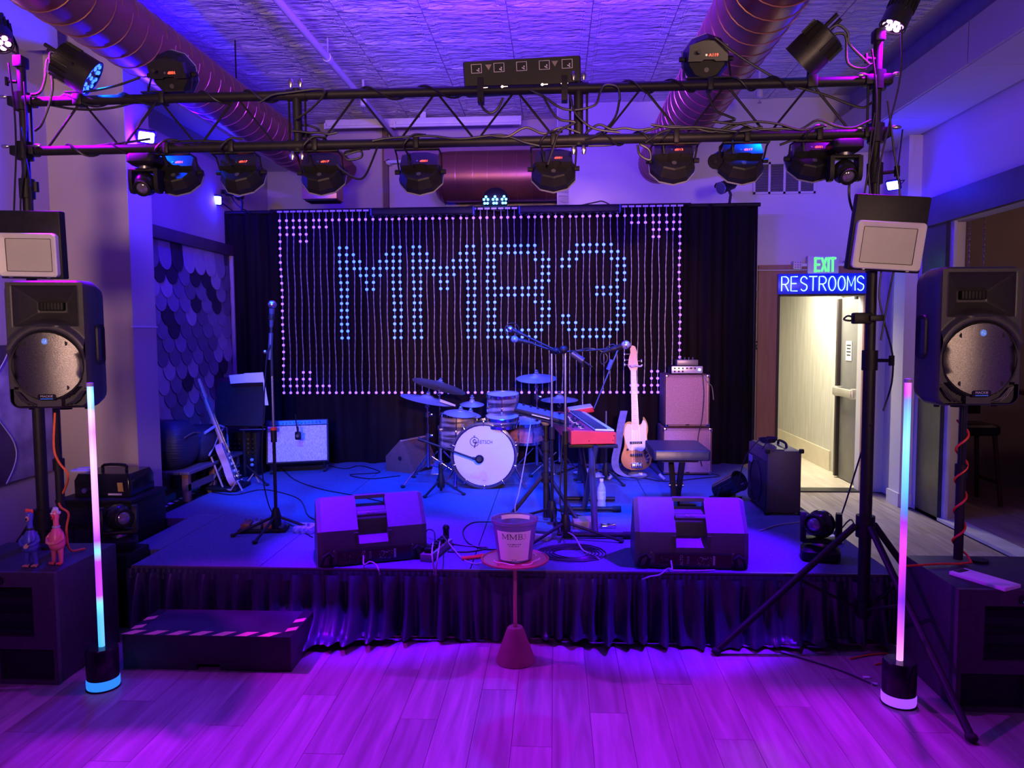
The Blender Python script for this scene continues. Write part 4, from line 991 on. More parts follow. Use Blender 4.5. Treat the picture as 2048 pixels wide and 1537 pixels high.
# ---------------------------------------------------------------- floor wedges seen from the back
WG = M('dark_grey_wedge_plastic', (.11, .105, .115), .5, var=.08, vscale=40, bump=.08, bscale=260)
def wedge(loc, rz, label):
    root = thing('floor_monitor', label, 'floor monitor', loc, rz); w = .60
    S_ = [(.015, .0), (.0, .03), (.0, .085), (.008, .195), (.155, .350), (.175, .352), (.37, .07), (.36, .0)]
    S2 = [(.06, .02), (.045, .06), (.045, .09), (.055, .20), (.19, .33), (.195, .33), (.35, .07), (.34, .02)]
    C_ = [(.015, .0), (.0, .03), (.0, .085), (.002, .115), (.075, .16), (.105, .275), (.175, .3), (.37, .07), (.36, .0)]
    def ex(pts, xa, xb): return MB().loft([[V((xa, y, z)) for y, z in pts], [V((xb, y, z)) for y, z in pts]])
    b = MB(); 
    for xa, xb in ((-w/2+.025, -.082), (.082, w/2-.025)): b.loft([[V((xa, y, z)) for y, z in S_], [V((xb, y, z)) for y, z in S_]])
    b.loft([[V((-.082, y, z)) for y, z in C_], [V((.082, y, z)) for y, z in C_]])
    for s_ in (-1, 1): b.loft([[V((s_*(w/2-.025), y, z)) for y, z in S_], [V((s_*w/2, y*.93+.015, z*.95+.006)) for y, z in S_]])
    b.box((0, .163, .343), (.17, .04, .02)); b.build('cabinet', WG, root, smooth=25)
    bar = MB(); bar.box((0, .075, .262), (.164, .03, .026), rot=(R(-40), 0, 0), b=.005); bar = bar.build('handle', WG, root)
    text('handle_name', 'ALTO', .017, M('embossed_light', (.3, .3, .32), .4, var=.05), bar, Tm(0, .0615, .276) @ Rm('X', 47), .0005, sx=1.3)
    MB().box((0, .052, .135), (.10, .085, .004), rot=(R(31), 0, 0)).build('cooling_plate', M('wedge_plate', (.19, .185, .2), .45, var=.05), root)
    for s_ in (-1, 1):
        for k in range(7): MB().box((s_*(.088+.001*k), -.001+.001*k, .098+.013*k), (.02, .006, .004)).build('vent_rib', WG, root)
    pn = MB(); pn.box((.005, -.004, .045), (.40, .012, .075)); pn = pn.build('rear_panel', BLKG, root)
    text('panel_name', 'ALTO', .022, M('panel_print', (.45, .45, .47), .5, var=.05), pn, Tm(-.055, -.0105, .05) @ FX @ Rm('Z', 90), .0003)
    text('panel_model', 'TS315', .017, MATS['panel_print'], pn, Tm(-.02, -.0105, .05) @ FX @ Rm('Z', 90), .0003)
    mb = MB(); random.seed(5)
    for q in range(44): mb.box((.03+random.random()*.07, -.0108, .02+random.random()*.05), (random.uniform(.002, .006), .001, random.uniform(.0015, .004)))
    for q in range(26): mb.box((-.17+random.random()*.06, -.0108, .02+random.random()*.05), (.002, .001, .002))
    mb.box((.115, -.0108, .05), (.012, .001, .05)); mb.build('panel_small_print', MATS['panel_print'], pn, smooth=0)
    for q in range(4): MB().cyl((-.165+.02*q, -.008, .035), (-.165+.02*q, -.016, .035), .006, n=8).build('knob', BLK, pn)
    for s_ in (-1, 1):
        f = MB(); f.tube([(s_*.235, -.002, .012), (s_*.225, -.008, .06), (s_*.24, -.012, .078), (s_*.27, -.008, .06), (s_*.285, .0, .012)], .010, 6); f.build('corner_foot', RUB, root)
        MB().cyl((s_*.215, -.002, .088), (s_*.215, -.006, .088), .004, n=6).build('screw', STL, root)
    return root
a = P(655, 1136, Z=STZ); b_ = P(838, 1118, Z=STZ); an = math.atan2(b_.y-a.y, b_.x-a.x)
wedge(((a.x+b_.x)/2, (a.y+b_.y)/2, STZ), an, 'wedge monitor on the stage edge behind the step box, back turned')
a = P(1288, 1140, Z=STZ); b_ = P(1482, 1142, Z=STZ)
wedge(((a.x+b_.x)/2, (a.y+b_.y)/2+.02, STZ), R(-1.5), 'wedge monitor on the right of the stage edge in front of the bench')

# ---------------------------------------------------------------- rubber chickens
def chicken(loc, rz, label, body, feet, comb, extra):
    t = thing('rubber_chicken', label, 'toy', loc, rz)
    prof = [(.008, .070), (.030, .074), (.037, .095), (.036, .125), (.030, .152), (.018, .172), (.0125, .19), (.0125, .215), (.016, .235), (.0165, .250), (.012, .263), (.003, .268)]
    MB().lathe(prof, 18).build('body', body, t, smooth=80)
    for s_ in (-1, 1):
        lg = MB(); lg.tube([(s_*.016, 0, .09), (s_*.019, 0, .05), (s_*.020, -.002, .012)], [.016, .012, .009], 10); lg = lg.build('leg', body, t)
        f = MB()
        for q in (-1, 0, 1): f.tube([(s_*.020, .004, .007), (s_*.020+q*.011, -.022, .005)], [.007, .0045], 8)
        f.build('foot', feet, lg)
        w_ = MB(); w_.tube([(s_*.030, 0, .150), (s_*.041, -.010, .128), (s_*.026, -.032, .112), (s_*.006, -.038, .110)], [.008, .010, .008, .006], 8); w_.build('wing', body, t)
    bk = MB(); bk.sph((0, -.020, .236), .0105, 10, 8, (.9, 1, 1.25)); bk = bk.build('beak', comb if extra == 'hair' else feet, t)
    MB().sph((0, -.028, .236), .006, 8, 6, (.9, .7, 1.3)).build('open_mouth', INK, bk)
    MB().lathe([(.0165, .178), (.0185, .182), (.0165, .188)], 16).build('collar', M('collar_grey', (.4, .38, .45), .5, var=.1) if extra == 'hair' else INK, t)
    if extra == 'hair':
        h = MB(); random.seed(2)
        for q in range(26):
            a_ = random.random()*2*PI; e = random.random(); h.sph((.016*math.cos(a_)*(1-e*.5), .014*math.sin(a_)*(1-e*.5)+.003, .250+.022*e), .0075, 7, 5)
        h.build('curly_hair', M('grey_hair', (.5, .5, .6), .6, var=.2), t)
        for s_ in (-1, 1): MB().sph((s_*.009, -.0165, .250), .006, 8, 5, (1.2, .4, .7)).build('eyeglass', WHT, t)
        MB().tube([(-.02, -.037, .113), (0, -.043, .109), (.02, -.037, .113)], .007, 8).build('folded_hands', M('pale_orange', (.85, .35, .2), .4, var=.05), t)
    else:
        c = MB()
        for q in range(4): c.sph((-.012+.008*q, 0, .272-.001*q), .009, 8, 6, (.8, .6, 1.1))
        c.build('comb', comb, t)
        g = MB(); g.prism([(-.016, -.010), (-.006, -.014), (.004, -.010), (.010, -.002), (.004, .003), (.008, .010), (-.002, .008), (-.010, .004), (-.017, .0)], -.002, .002, Tm(.006, -.043, .113) @ FX @ Rm('Z', 20)); g = g.build('toy_guitar', M('toy_cream', (.7, .5, .25), .4, var=.05), t)
        MB().box((.022, -.044, .124), (.03, .003, .003), rot=(0, R(-40), 0)).build('toy_guitar_neck', INK, g)
    return t
PKR = M('pink_rubber', (.80, .16, .20), .3, var=.05); BLR = M('blue_rubber', (.07, .09, .42), .3, var=.05)
a = P(64, 1133, Z=.541); chicken(a, R(6), 'blue rubber chicken with red comb and toy guitar on the left subwoofer', BLR, M('tan_rubber', (.65, .38, .18), .4, var=.05), M('red_rubber', (.75, .06, .05), .35, var=.05), 'guitar')
a = P(116, 1128, Z=.541); chicken(a, R(-8), 'pink rubber chicken with grey curls on the left subwoofer', PKR, M('orange_red_rubber', (.85, .14, .08), .35, var=.05), MATS['red_rubber'], 'hair')
# ================================================================ BAND GEAR ON THE STAGE
def legs3(t, hubz, rad, footr=.014, lr=.009, a0=90, r0=.03, mat=None, foot=RUB, angs=None, z0=.012):
    for k in range(3):
        a_ = R(angs[k] if angs else a0+120*k); d = V((math.cos(a_), math.sin(a_), 0)); f = d*rad+V((0, 0, z0))
        lg = MB(); lg.tube([d*r0+V((0, 0, hubz)), f], lr, 8); lg = lg.build('leg', mat or BLKM, t)
        MB().sph(f, footr, 8, 6, (1.3, 1.3, .8)).build('foot', foot, lg)
def mic_mesh(root, tip, dr, s=1, body=None, grill=None):
    d = V(dr).normalized(); tip = V(tip); x = d.orthogonal().normalized(); y = d.cross(x)
    B = Matrix.Translation(tip) @ Matrix((x, y, d)).transposed().to_4x4() @ Matrix.Diagonal((s, s, s, 1))
    m = MB(); m.lathe([(.010, -.17), (.0115, -.165), (.018, -.055), (.019, -.052)], 14, Mx=B); m = m.build('microphone_body', body or BLKM, root)
    MB().sph((0, 0, -.027), .026, 14, 10, (1, 1, 1.05), Mx=B).build('microphone_grille', grill or STL, m)
    MB().lathe([(.0265, -.03), (.0275, -.027), (.0265, -.024)], 14, Mx=B).build('grille_band', STL, m)
    c = MB(); c.lathe([(.017, -.12), (.018, -.115), (.018, -.09), (.017, -.085)], 12, Mx=B); c.build('mic_clip', BLK, root)
def mic_stand(base, h, label, a0, rad, boom=None, name='microphone_stand', hub=.10, angs=None):
    t = thing(name, label, 'mic stand', base)
    MB().cyl((0, 0, .02), (0, 0, h*.55), .011, n=10).build('lower_tube', BLKG, t); MB().cyl((0, 0, h*.5), (0, 0, h), .008, n=10).build('upper_tube', M('chrome_dark', (.4, .4, .45), .25, metal=.9, var=.1), t)
    MB().cyl((0, 0, h*.55-.05), (0, 0, h*.55+.03), .019, n=12).build('clutch', BLK, t); MB().lathe([(.03, hub-.05), (.034, hub), (.02, hub+.06)], 12).build('hub', BLK, t)
    legs3(t, hub, rad, a0=a0, angs=angs)
    return t
# vocal mic left
b0 = P(553, 1066, Z=STZ); top = P(541, 705, Y=b0.y)
t = mic_stand(b0, top.z-STZ, 'straight microphone stand with tripod foot at the left of the stage', 0, .26, angs=(205, 262, 5))
q = P(545, 601, Y=b0.y)-V(b0); e = P(540, 720, Y=b0.y)-V(b0)
MB().tube([e, e.lerp(q, .45)], .014, 10).build('boom_sleeve', M('blue_black_grip', (.04, .04, .06), .4, var=.1), t); MB().tube([e.lerp(q, .4), e.lerp(q, .7)], .009, 8).build('boom_tube', BLKM, t)
MB().sph(e+V((-.03, 0, .05)), .013, 8, 6).build('boom_knob', STL, t); MB().tube([(0, 0, top.z-STZ-.15), (0, 0, top.z-STZ)], .010, 8).build('swivel', BLKM, t)
mic_mesh(t, q, (q-e), 1.0, M('blue_black_grip'), STL)
mb = MB(); zz = P(548, 858, Y=b0.y).z-STZ; mb.lathe([(.013, zz-.012), (.02, zz-.008), (.02, zz+.008), (.013, zz+.012)], 12); mb.build('red_marker_ring', RED, t)
cable('microphone_cable', [P(541, 690, Y=b0.y-.02), P(533, 720, Y=b0.y-.03), P(527, 830, Y=b0.y-.03), P(524, 930, Y=b0.y), P(532, 990, Y=b0.y+.1), P(548, 1030, Z=STZ+.01), P(590, 1055, Z=STZ+.005), P(625, 1075, Z=STZ+.005)], .004, 'thin cable hanging down the left microphone stand')
# vocal mics beside the keyboard
b1 = P(1131, 1080, Z=STZ); tp = P(1127, 700, Y=b1.y)
t = mic_stand(b1, tp.z-STZ, 'boom microphone stand in front of the keyboard with its mic over the bass', 0, .34, angs=(225, 350, 100))
def boom(t, b, a_, c_, mic_dir, s=1, grill=None, body=None, cw=True):
    a_, c_ = a_-V(b), c_-V(b)
    MB().tube([a_, c_], .0065, 8).build('boom_tube', BLKM, t)
    mic_mesh(t, c_+V(mic_dir).normalized()*.1, mic_dir, s, body, grill)
boom(t, b1, P(1118, 705, Y=b1.y), P(1228, 698, Y=b1.y), (.30, -.02, .10), 1.0, M('violet_silver_grille', (.6, .58, .62), .3, metal=.7, var=.15, vscale=200))
q = P(1127, 700, Y=b1.y)-b1; MB().sph(q, .026, 10, 8).build('boom_joint', BLK, t)
c0, c1 = P(1143, 706, Y=b1.y)-b1, P(1166, 722, Y=b1.y)-b1; MB().cyl(c0, c1, .020, n=14).build('counterweight', M('blue_black_grip'), t); MB().cyl(c1, c1.lerp(c0, -.8), .006, n=8).build('boom_tail', BLKM, t)
b2 = P(1104, 1062, Z=STZ); tp = P(1122, 705, Y=b2.y+.1)
t = mic_stand((b2.x, b2.y+.15, STZ), tp.z-STZ-.01, 'second boom microphone stand with two small mics over the drums', 0, .27, angs=(150, 280, 20)); bb = V((b2.x, b2.y+.15, STZ))
boom(t, bb, P(1110, 700, Y=bb.y), P(1042, 668, Y=bb.y), (-.3, .05, .14), .8)
boom(t, bb, P(1110, 703, Y=bb.y), P(1052, 684, Y=bb.y), (-.3, .0, .07), .9, M('blue_foam', (.1, .16, .45), .8, var=.2))
mb = MB(); rr = P(1024, 660, Y=bb.y)-bb; mb.tube([rr+V((.045*math.cos(k*PI/8), 0, .045*math.sin(k*PI/8))) for k in range(17)], .003, 6); mb.build('shock_mount_ring', BLKM, t)
MB().sph(P(1112, 702, Y=bb.y)-bb, .024, 10, 8).build('boom_joint', BLK, t)
cable('microphone_cable', [P(1060, 676, Y=bb.y), P(1095, 698, Y=bb.y), P(1140, 703, Y=b1.y), P(1180, 697, Y=b1.y), P(1210, 707, Y=b1.y), P(1214, 722, Y=b1.y), P(1203, 728, Y=b1.y), P(1202, 708, Y=b1.y), P(1222, 690, Y=b1.y), P(1232, 692, Y=b1.y)], .0035, 'thin cable looping along the keyboard microphone booms')
# chrome stand with leaning boom behind
b3 = P(1170, 1000, Z=STZ); b3 = V((P(1165, 900, Y=6.5).x, 6.5, STZ))
t = mic_stand(b3, P(1165, 730, Y=6.5).z-STZ, 'tall chrome straight stand behind the keyboard', 30, .24, name='chrome_stand')
MB().tube([(0, 0, P(1165, 735, Y=6.5).z-STZ), (0, 0, P(1165, 735, Y=6.5).z-STZ+.08)], .02, 10).build('top_grip', BLK, t)
b4 = V((P(1212, 900, Y=6.35).x, 6.35, STZ))
t = mic_stand(b4, P(1228, 740, Y=6.35).z-STZ-.35, 'dark microphone stand with slanted boom behind the bass guitar', 60, .26)
MB().tube([P(1188, 818, Y=6.3)-b4, P(1240, 690, Y=6.3)-b4], .006, 8).build('boom_tube', STL, t); MB().tube([P(1216, 740, Y=6.3)-b4, P(1224, 720, Y=6.3)-b4], .018, 10).build('boom_joint', MATS['blue_foam'], t)

# ---------------------------------------------------------------- drum kit
PEARL = M('oyster_pearl_wrap', (.42, .34, .34), .26, metal=.65, var=.0, coat=.6)
N, L, bb_ = nodes(PEARL); tc = N.new('ShaderNodeTexCoord'); mp = N.new('ShaderNodeMapping'); mp.inputs['Scale'].default_value = (3, 3, 34); L.new(tc.outputs['Object'], mp.inputs[0])
ns = N.new('ShaderNodeTexNoise'); ns.inputs['Scale'].default_value = 1; ns.inputs['Detail'].default_value = 2; L.new(mp.outputs[0], ns.inputs['Vector']); cr = N.new('ShaderNodeValToRGB'); L.new(ns.outputs[0], cr.inputs[0])
cr.color_ramp.elements[0].position = .40; cr.color_ramp.elements[0].color = (.10, .075, .085, 1); cr.color_ramp.elements[1].position = .60; cr.color_ramp.elements[1].color = (.62, .52, .48, 1); L.new(cr.outputs[0], bb_.inputs['Base Color'])
HEAD = M('coated_drum_head', (.60, .58, .70), .6, var=.03, vscale=6)
def drum(name, label, c, r, h, M0, head_mat=HEAD, lugs=8, group=None, wrap=None):
    """axis along local z, batter head at +h/2"""
    t = thing(name, label, 'drum', c)
    MB().lathe([(r, -h/2), (r, h/2)], 36, Mx=M0, cap=False).build('shell', wrap or PEARL, t)
    for z, nm in ((h/2, 'top'), (-h/2, 'bottom')):
        s_ = 1 if z > 0 else -1
        MB().rlathe([(r*1.0, z-s_*.012), (r*1.045, z-s_*.012), (r*1.05, z+s_*.012), (r*1.01, z+s_*.014), (r*1.0, z+s_*.002)], 36, Mx=M0).build('hoop', CHR, t)
        MB().lathe([(r*.99, z+s_*.003), (r*.5, z+s_*.0035), (.004, z+s_*.0035)], 36, Mx=M0).build('drum_head', head_mat, t)
    for k in range(lugs):
        a_ = 2*PI*(k+.5)/lugs; d = V((math.cos(a_), math.sin(a_), 0)); lg = MB()
        lg.box(d*(r+.008), (.018, .014, min(.05, h*.35)), rot=(0, 0, a_), b=.004, Mx=M0)
        lg.build('lug', CHR, t)
        MB().cyl(d*(r*1.04)+V((0, 0, -h/2-.005)), d*(r*1.04)+V((0, 0, h/2+.012)), .0035, n=6, Mx=M0).build('tension_rod', CHR, t)
    return t
BY = 6.0; bc = P(968, 916, Y=BY); BR = .252
# bass drum: head faces the audience
t = drum('bass_drum', 'bass drum with white printed front head in the middle of the kit', (bc.x, BY, STZ+BR*1.05+.01), BR, .40, Tm(0, .2, 0) @ Rm('X', 90), lugs=10)
MB().rlathe([(BR*1.0, .178), (BR*1.075, .178), (BR*1.08, .215), (BR*1.02, .218), (BR*1.0, .205)], 40, Mx=Tm(0, .2, 0) @ Rm('X', 90)).build('wood_hoop', M('dark_wood_hoop', (.05, .045, .06), .3, var=.2), t)
mb = MB(); n = 40; mb.tube([(BR*.985*math.cos(2*PI*k/n), -.006, BR*.985*math.sin(2*PI*k/n)) for k in range(n+1)], .004, 6); mb.build('inlay_ring', CHR, t)
for k in range(10):
    a_ = 2*PI*(k+.5)/10; mb = MB(); mb.box((BR*1.05*math.cos(a_), .0, BR*1.05*math.sin(a_)), (.045, .035, .014), rot=(0, -a_, 0), b=.004); mb.build('claw_hook', CHR, t)
for s_ in (-1, 1):
    MB().tube([(s_*BR*.9, .12, -.08), (s_*BR*1.35, -.02, -BR*1.05)], .006, 8).build('spur', CHR, t)
# logo print on the head
INKM = INK
mb = MB(); lc = V((-.055, -.0075, .125))
def ringprint(mb, c, r, w_, a0, a1, n=20):
    for k in range(n):
        p_ = [(rr*math.cos(R(a0+(a1-a0)*q/n)), rr*math.sin(R(a0+(a1-a0)*q/n))) for q in (k, k+1) for rr in (r-w_/2, r+w_/2)]
        mb._add([(c.x+x, c.y, c.z+z) for x, z in (p_[0], p_[1], p_[3], p_[2])], [(0, 1, 2, 3)])
ringprint(mb, lc+V((-.02, 0, -.012)), .036, .005, 20, 330); ringprint(mb, lc+V((-.018, 0, -.008)), .014, .007, 60, 350, 14)
mb.box(lc+V((-.016, 0, -.038)), (.008, .0006, .05), rot=(0, .25, 0)); mb.box(lc+V((-.022, 0, .03)), (.004, .0006, .02)); mb.box(lc+V((-.022, 0, .033)), (.02, .0006, .003)); mb.box(lc+V((-.006, 0, -.014)), (.016, .0006, .004))
mb.build('logo_emblem', INK, t, smooth=0)
text('logo_name', 'GRETSCH', .042, INK, t, Tm(.052+lc.x, -.0078, lc.z-.016) @ FX @ Matrix.Shear('XY', 4, (.25, 0)), .0003, sx=.82)
text('head_maker_mark', 'REMO', .009, INK, t, Tm(.0, -.0078, -.205) @ FX, .0003)
# rack tom, floor tom, snare
ty = 6.25; c = P(1006, 816, Y=ty); drum('rack_tom', 'mounted tom drum above the bass drum', c, .135, .22, Rm('X', 6), lugs=6)
ty = 6.2; c = P(917, 862, Y=ty); drum('floor_tom', 'tom drum left of the bass drum', c, .155, .27, Rm('Y', 2), lugs=6)
ty = 6.45; c = P(1053, 862, Y=ty); drum('snare_drum', 'drum right of the bass drum behind the keyboard', c, .15, .16, Rm('X', 8), lugs=8, wrap=M('red_tinted_wrap', (.45, .16, .18), .3, var=.25, vscale=3, stretch=(1, 1, 12), coat=.5))
c = P(1005, 842, Y=6.1); drum('piccolo_tom', 'shallow drum lying between the tom and the bass drum', c, .135, .06, Rm('X', 8), lugs=6)
tl_ = thing('tom_mount', 'chrome mount bracket joining tom and bass drum', 'bracket', (P(1000, 850, Y=6.3).x, 6.3, STZ+.55)); MB().cyl((0, 0, 0), (0, 0, .16), .012, n=8).build('post', CHR, tl_); MB().box((0, 0, .1), (.05, .05, .05), b=.01).build('knuckle', CHR, tl_)
# floor tom legs
tl_ = thing('tom_stand', 'chrome floor stand carrying the left tom', 'stand', (P(917, 900, Y=6.2).x, 6.2, STZ))
MB().cyl((0, 0, .05), (0, 0, P(917, 890, Y=6.2).z-STZ-.01), .013, n=8).build('post', CHR, tl_); legs3(tl_, .24, .22, mat=CHR, lr=.007, a0=30)
CYM = M('bronze_cymbal', (.36, .37, .44), .45, metal=.5, var=.08, vscale=8, bump=.05, bscale=80)
def cymbal(px, py, y, r, rot, label, bell=.028):
    c = P(px, py, Y=y); t = thing('cymbal', label, 'cymbal', c, group='cymbals of the drum kit'); Mx = Rm('Z', rot[2]) @ Rm('Y', rot[1]) @ Rm('X', rot[0])
    MB().lathe([(r, -.020), (r*.7, -.008), (r*.27, .003), (r*.24, .010), (r*.16, bell*.75), (r*.04, bell), (.004, bell), (.004, bell-.003), (r*.04, bell-.003), (r*.16, bell*.75-.003), (r*.24, .006), (r*.7, -.011), (r, -.022)], 40, Mx=Mx).build('plate', CYM, t)
    mb = MB(); mb.cyl((0, 0, bell-.004), (0, 0, bell+.03), .005, n=8, Mx=Mx); mb.sph((0, 0, bell+.022), .012, 8, 6, (1.3, 1.3, .8), Mx=Mx); mb.build('wing_nut', CHR, t)
    MB().lathe([(.005, bell), (.018, bell+.002), (.018, bell+.012), (.005, bell+.013)], 12, Mx=Mx).build('felt', M('felt_grey', (.2, .2, .22), .9, var=.2), t)
    return c
def cym_stand(x, y, z1, label, a0=20, rad=.27):
    t = thing('cymbal_stand', label, 'stand', (x, y, STZ), group='chrome cymbal stands'); h = z1-STZ
    MB().cyl((0, 0, .12), (0, 0, h*.55), .013, n=10).build('lower_tube', CHR, t); MB().cyl((0, 0, h*.5), (0, 0, h-.02), .008, n=8).build('upper_tube', CHR, t)
    for z in (h*.55, h*.80):
        c = MB(); c.cyl((0, 0, z-.02), (0, 0, z+.02), .02, n=10); c = c.build('joint', CHR, t); MB().box((.03, -.01, z), (.03, .008, .02), b=.004).build('wing_screw', CHR, c)
    mb = MB(); mb.tube([(.0, -.018, h*.9+.016*math.cos(0)), (.016, -.018, h*.9), (0, -.018, h*.9-.016), (-.016, -.018, h*.9), (0, -.018, h*.9+.016)], .003, 5, 3); mb.build('tilter_ring', CHR, t)
    legs3(t, h*.30, rad, a0=a0, mat=CHR, lr=.006, footr=.016)
    for k in range(3):
        a_ = R(a0+120*k); d = V((math.cos(a_), math.sin(a_), 0)); MB().tube([(0, 0, .14), d*rad*.55+V((0, 0, h*.30*.45))], .005, 6).build('leg_brace', CHR, t)
c = cymbal(879, 769, 6.35, .235, (-16, 14, 0), 'large crash cymbal tilted at the upper left of the kit'); cym_stand(c.x, 6.35, c.z, 'chrome stand under the tilted crash cymbal', 40)
c = cymbal(1073, 753, 6.45, .175, (10, 0, 0), 'high cymbal at the right of the kit above the keyboard'); cym_stand(c.x, 6.45, c.z, 'chrome stand under the high right cymbal', 60)
c = cymbal(944, 805, 6.4, .105, (8, 2, 0), 'small splash cymbal left of the mounted tom', .035); tp_ = thing('splash_rod', 'thin chrome rod carrying the splash cymbal', 'rod', (c.x, 6.4, STZ+.5)); MB().cyl((0, 0, .0), (0, 0, c.z-STZ-.5), .005, n=8).build('rod', CHR, tp_); MB().box((0, 0, .05), (.03, .03, .04), b=.005).build('clamp', CHR, tp_)
c = cymbal(855, 796, 6.3, .23, (1, 12, 0), 'cymbal seen edge-on at the far left of the kit'); cym_stand(c.x, 6.3, c.z, 'chrome stand under the edge-on cymbal', 0, .33)
c = cymbal(1119, 796, 6.6, .165, (4, 0, 0), 'low cymbal behind the keyboard end', .03); cym_stand(c.x, 6.6, c.z, 'chrome stand under the low cymbal behind the keyboard', 80)
c = cymbal(921, 823, 6.05, .135, (7, 6, 0), 'front disc cymbal lying over the left tom', .012)
c = cymbal(941, 826, 6.1, .09, (7, 8, 0), 'smaller disc cymbal beside the front disc over the left tom', .01)
# drum stick-like rod, hi-hat clutch
t = thing('drumstick_pair', 'pair of drumsticks lying slanted above the left tom', 'drumstick', P(895, 806, Y=6.2)); 
for k in range(2):
    mb = MB(); mb.tube([P(880, 800+k*3, Y=6.2)-t.location, P(911, 811+k*2, Y=6.2)-t.location], [.007, .004], 8); mb.build('stick', M('maple_stick', (.6, .45, .35), .5, var=.1), t)
# kick drum mic on low boom
b = P(882, 975, Z=STZ); b.y = 5.82; b = V((P(882, 960, Y=5.82).x, 5.82, STZ))
t = mic_stand(b, P(882, 895, Y=5.82).z-STZ, 'low boom microphone stand aimed at the bass drum', 0, .20, angs=(240, 340, 100))
e0, e1 = P(836, 878, Y=5.80)-b, P(945, 917, Y=5.80)-b; MB().tube([e0, e1], .008, 8).build('boom_tube', BLKM, t); MB().tube([e0, e0.lerp(e1, .12)], .014, 10).build('counterweight', BLK, t)
MB().lathe([(.012, -.05), (.028, -.035), (.034, -.01), (.034, .018), (.02, .03)], 18, Mx=Matrix.Translation(P(959, 919, Y=5.80)-b) @ Rm('X', 80)).build('kick_microphone', BLK, t); MB().cyl(e1, P(957, 919, Y=5.80)-b, .012, n=8).build('mic_clip', BLK, t)
# bass pedal & hi-hat pedal boards
for px, py, lab in ((1100, 945, 'silver hi-hat pedal behind the keyboard stand'), (875, 945, 'silver pedal left of the bass drum')):
    a = P(px, py, Z=STZ); t = thing('foot_pedal', lab, 'pedal', a); MB().box((0, 0, .006), (.09, .28, .012), b=.003).build('base_plate', STL, t); MB().box((0, -.02, .05), (.08, .24, .008), rot=(R(18), 0, 0), b=.003).build('foot_board', M('blue_steel', (.3, .34, .5), .3, metal=.6, var=.1), t); MB().cyl((0, .11, .01), (0, .11, .16), .006, n=6).build('pull_rod', CHR, t)
# drum monitor wedge behind left
a = P(818, 944, Z=STZ); t = thing('drum_monitor', 'brown-faced monitor wedge left of the drum kit', 'floor monitor', (a.x+.13, a.y+.06, STZ), R(62)); t.scale = (.85, .85, .85)
sec = [(.0, .0), (-.03, .05), (.12, .33), (.16, .345), (.36, .16), (.36, 0)]
MB().loft([[V((s_*.21, y, z)) for y, z in sec] for s_ in (-1, 1)]).build('cabinet', M('brown_carpet_covering', (.11, .055, .045), .8, var=.2, vscale=40), t, smooth=20)
MB().box((0, .06, .196), (.36, .012, .27), rot=(R(-28.5), 0, 0)).build('grille', GRL, t); MB().box((0, .14, .343), (.42, .03, .012)).build('top_trim', M('tan_trim', (.4, .25, .2), .5, var=.1), t); MB().cyl((-.2115, .16, .15), (-.214, .16, .15), .025, n=12).build('handle_cup', DRK, t)

# ---------------------------------------------------------------- keyboard, stand, bench
NORD = M('red_keyboard_metal', (.78, .03, .015), .6, var=.08, vscale=10)
ka, kb = P(1142, 878, Y=5.12), P(1234, 876, Y=5.12); kf = P(1098, 824, Y=6.36)
kd = V((kf.x-ka.x, 6.36-5.12, 0)); kl = kd.length; krz = math.atan2(kd.y, kd.x)-PI/2; kw = kb.x-ka.x
kz = P(1190, 890, Y=5.12).z
t = thing('stage_keyboard', 'red stage keyboard seen from its end on a black stand', 'keyboard', (ka.x, 5.12, kz), krz); hk = P(1190, 862, Y=5.12).z-kz
def key_ring(y, k=0): return [V((0+k, y, 0+k)), V((kw-k, y, 0+k)), V((kw-k, y, hk*.80-k)), (V((kw-.02, y, hk*.86-k))), V((.02, y, hk-k)), V((k, y, hk*.97-k))]
MB().loft([key_ring(.0, .004), key_ring(.004), key_ring(kl-.004), key_ring(kl, .004)]).build('case', NORD, t, smooth=20)
zp = lambda x: hk-(hk*.14)*(x-.02)/(kw-.04)
sl = math.atan2(hk*.14, kw-.04)
MB().box((kw*.28, kl/2, zp(kw*.28)+.001), (kw*.44, kl-.03, .004), rot=(0, sl, 0)).build('control_panel', M('red_panel', (.6, .04, .07), .4, var=.05), t)
MB().box((kw*.755, kl/2, zp(kw*.755)+.0005), (kw*.46, kl-.05, .004), rot=(0, sl, 0)).build('key_bed', DRK, t)
kk = M('ivory_key', (.78, .76, .78), .35, var=.03); bk_ = M('ebony_key', (.02, .02, .022), .35, var=.1)
nk = 52; kwid = (kl-.06)/nk
wk = MB().box((0, 0, 0), (kw*.42, kwid*.94, .012), rot=(0, sl, 0), b=.001).mesh('white_key', kk, 0); bkm = MB().box((0, 0, 0), (kw*.27, kwid*.55, .012), rot=(0, sl, 0), b=.001).mesh('black_key', bk_, 0)
for i in range(nk):
    y = .03+kwid*(i+.5); obj('white_key', wk, t, (kw*.765, y, zp(kw*.765)+.006))
    if i % 7 not in (2, 6) and i < nk-1: obj('black_key', bkm, t, (kw*.69, y+kwid/2, zp(kw*.69)+.016))
random.seed(11)
kn = MB().lathe([(.009, 0), (.009, .012), (.006, .016)], 8).mesh('knob', BLK, 40)
for i in range(26): obj('knob', kn, t, (kw*random.choice((.12, .22, .32, .42)), .08+kl*.85*random.random(), zp(kw*.28)+.006))
for i in range(12): MB().box((kw*.3, .12+i*.08, zp(kw*.3)+.006), (kw*.10, .02, .006), rot=(0, sl, 0)).build('drawbar', STL, t)
for x, z in ((.4, .25), (.93, .25), (.95, .6)): MB().cyl((kw*x, -.001, hk*z), (kw*x, .003, hk*z), .004, n=8).build('end_screw', BLK, t)
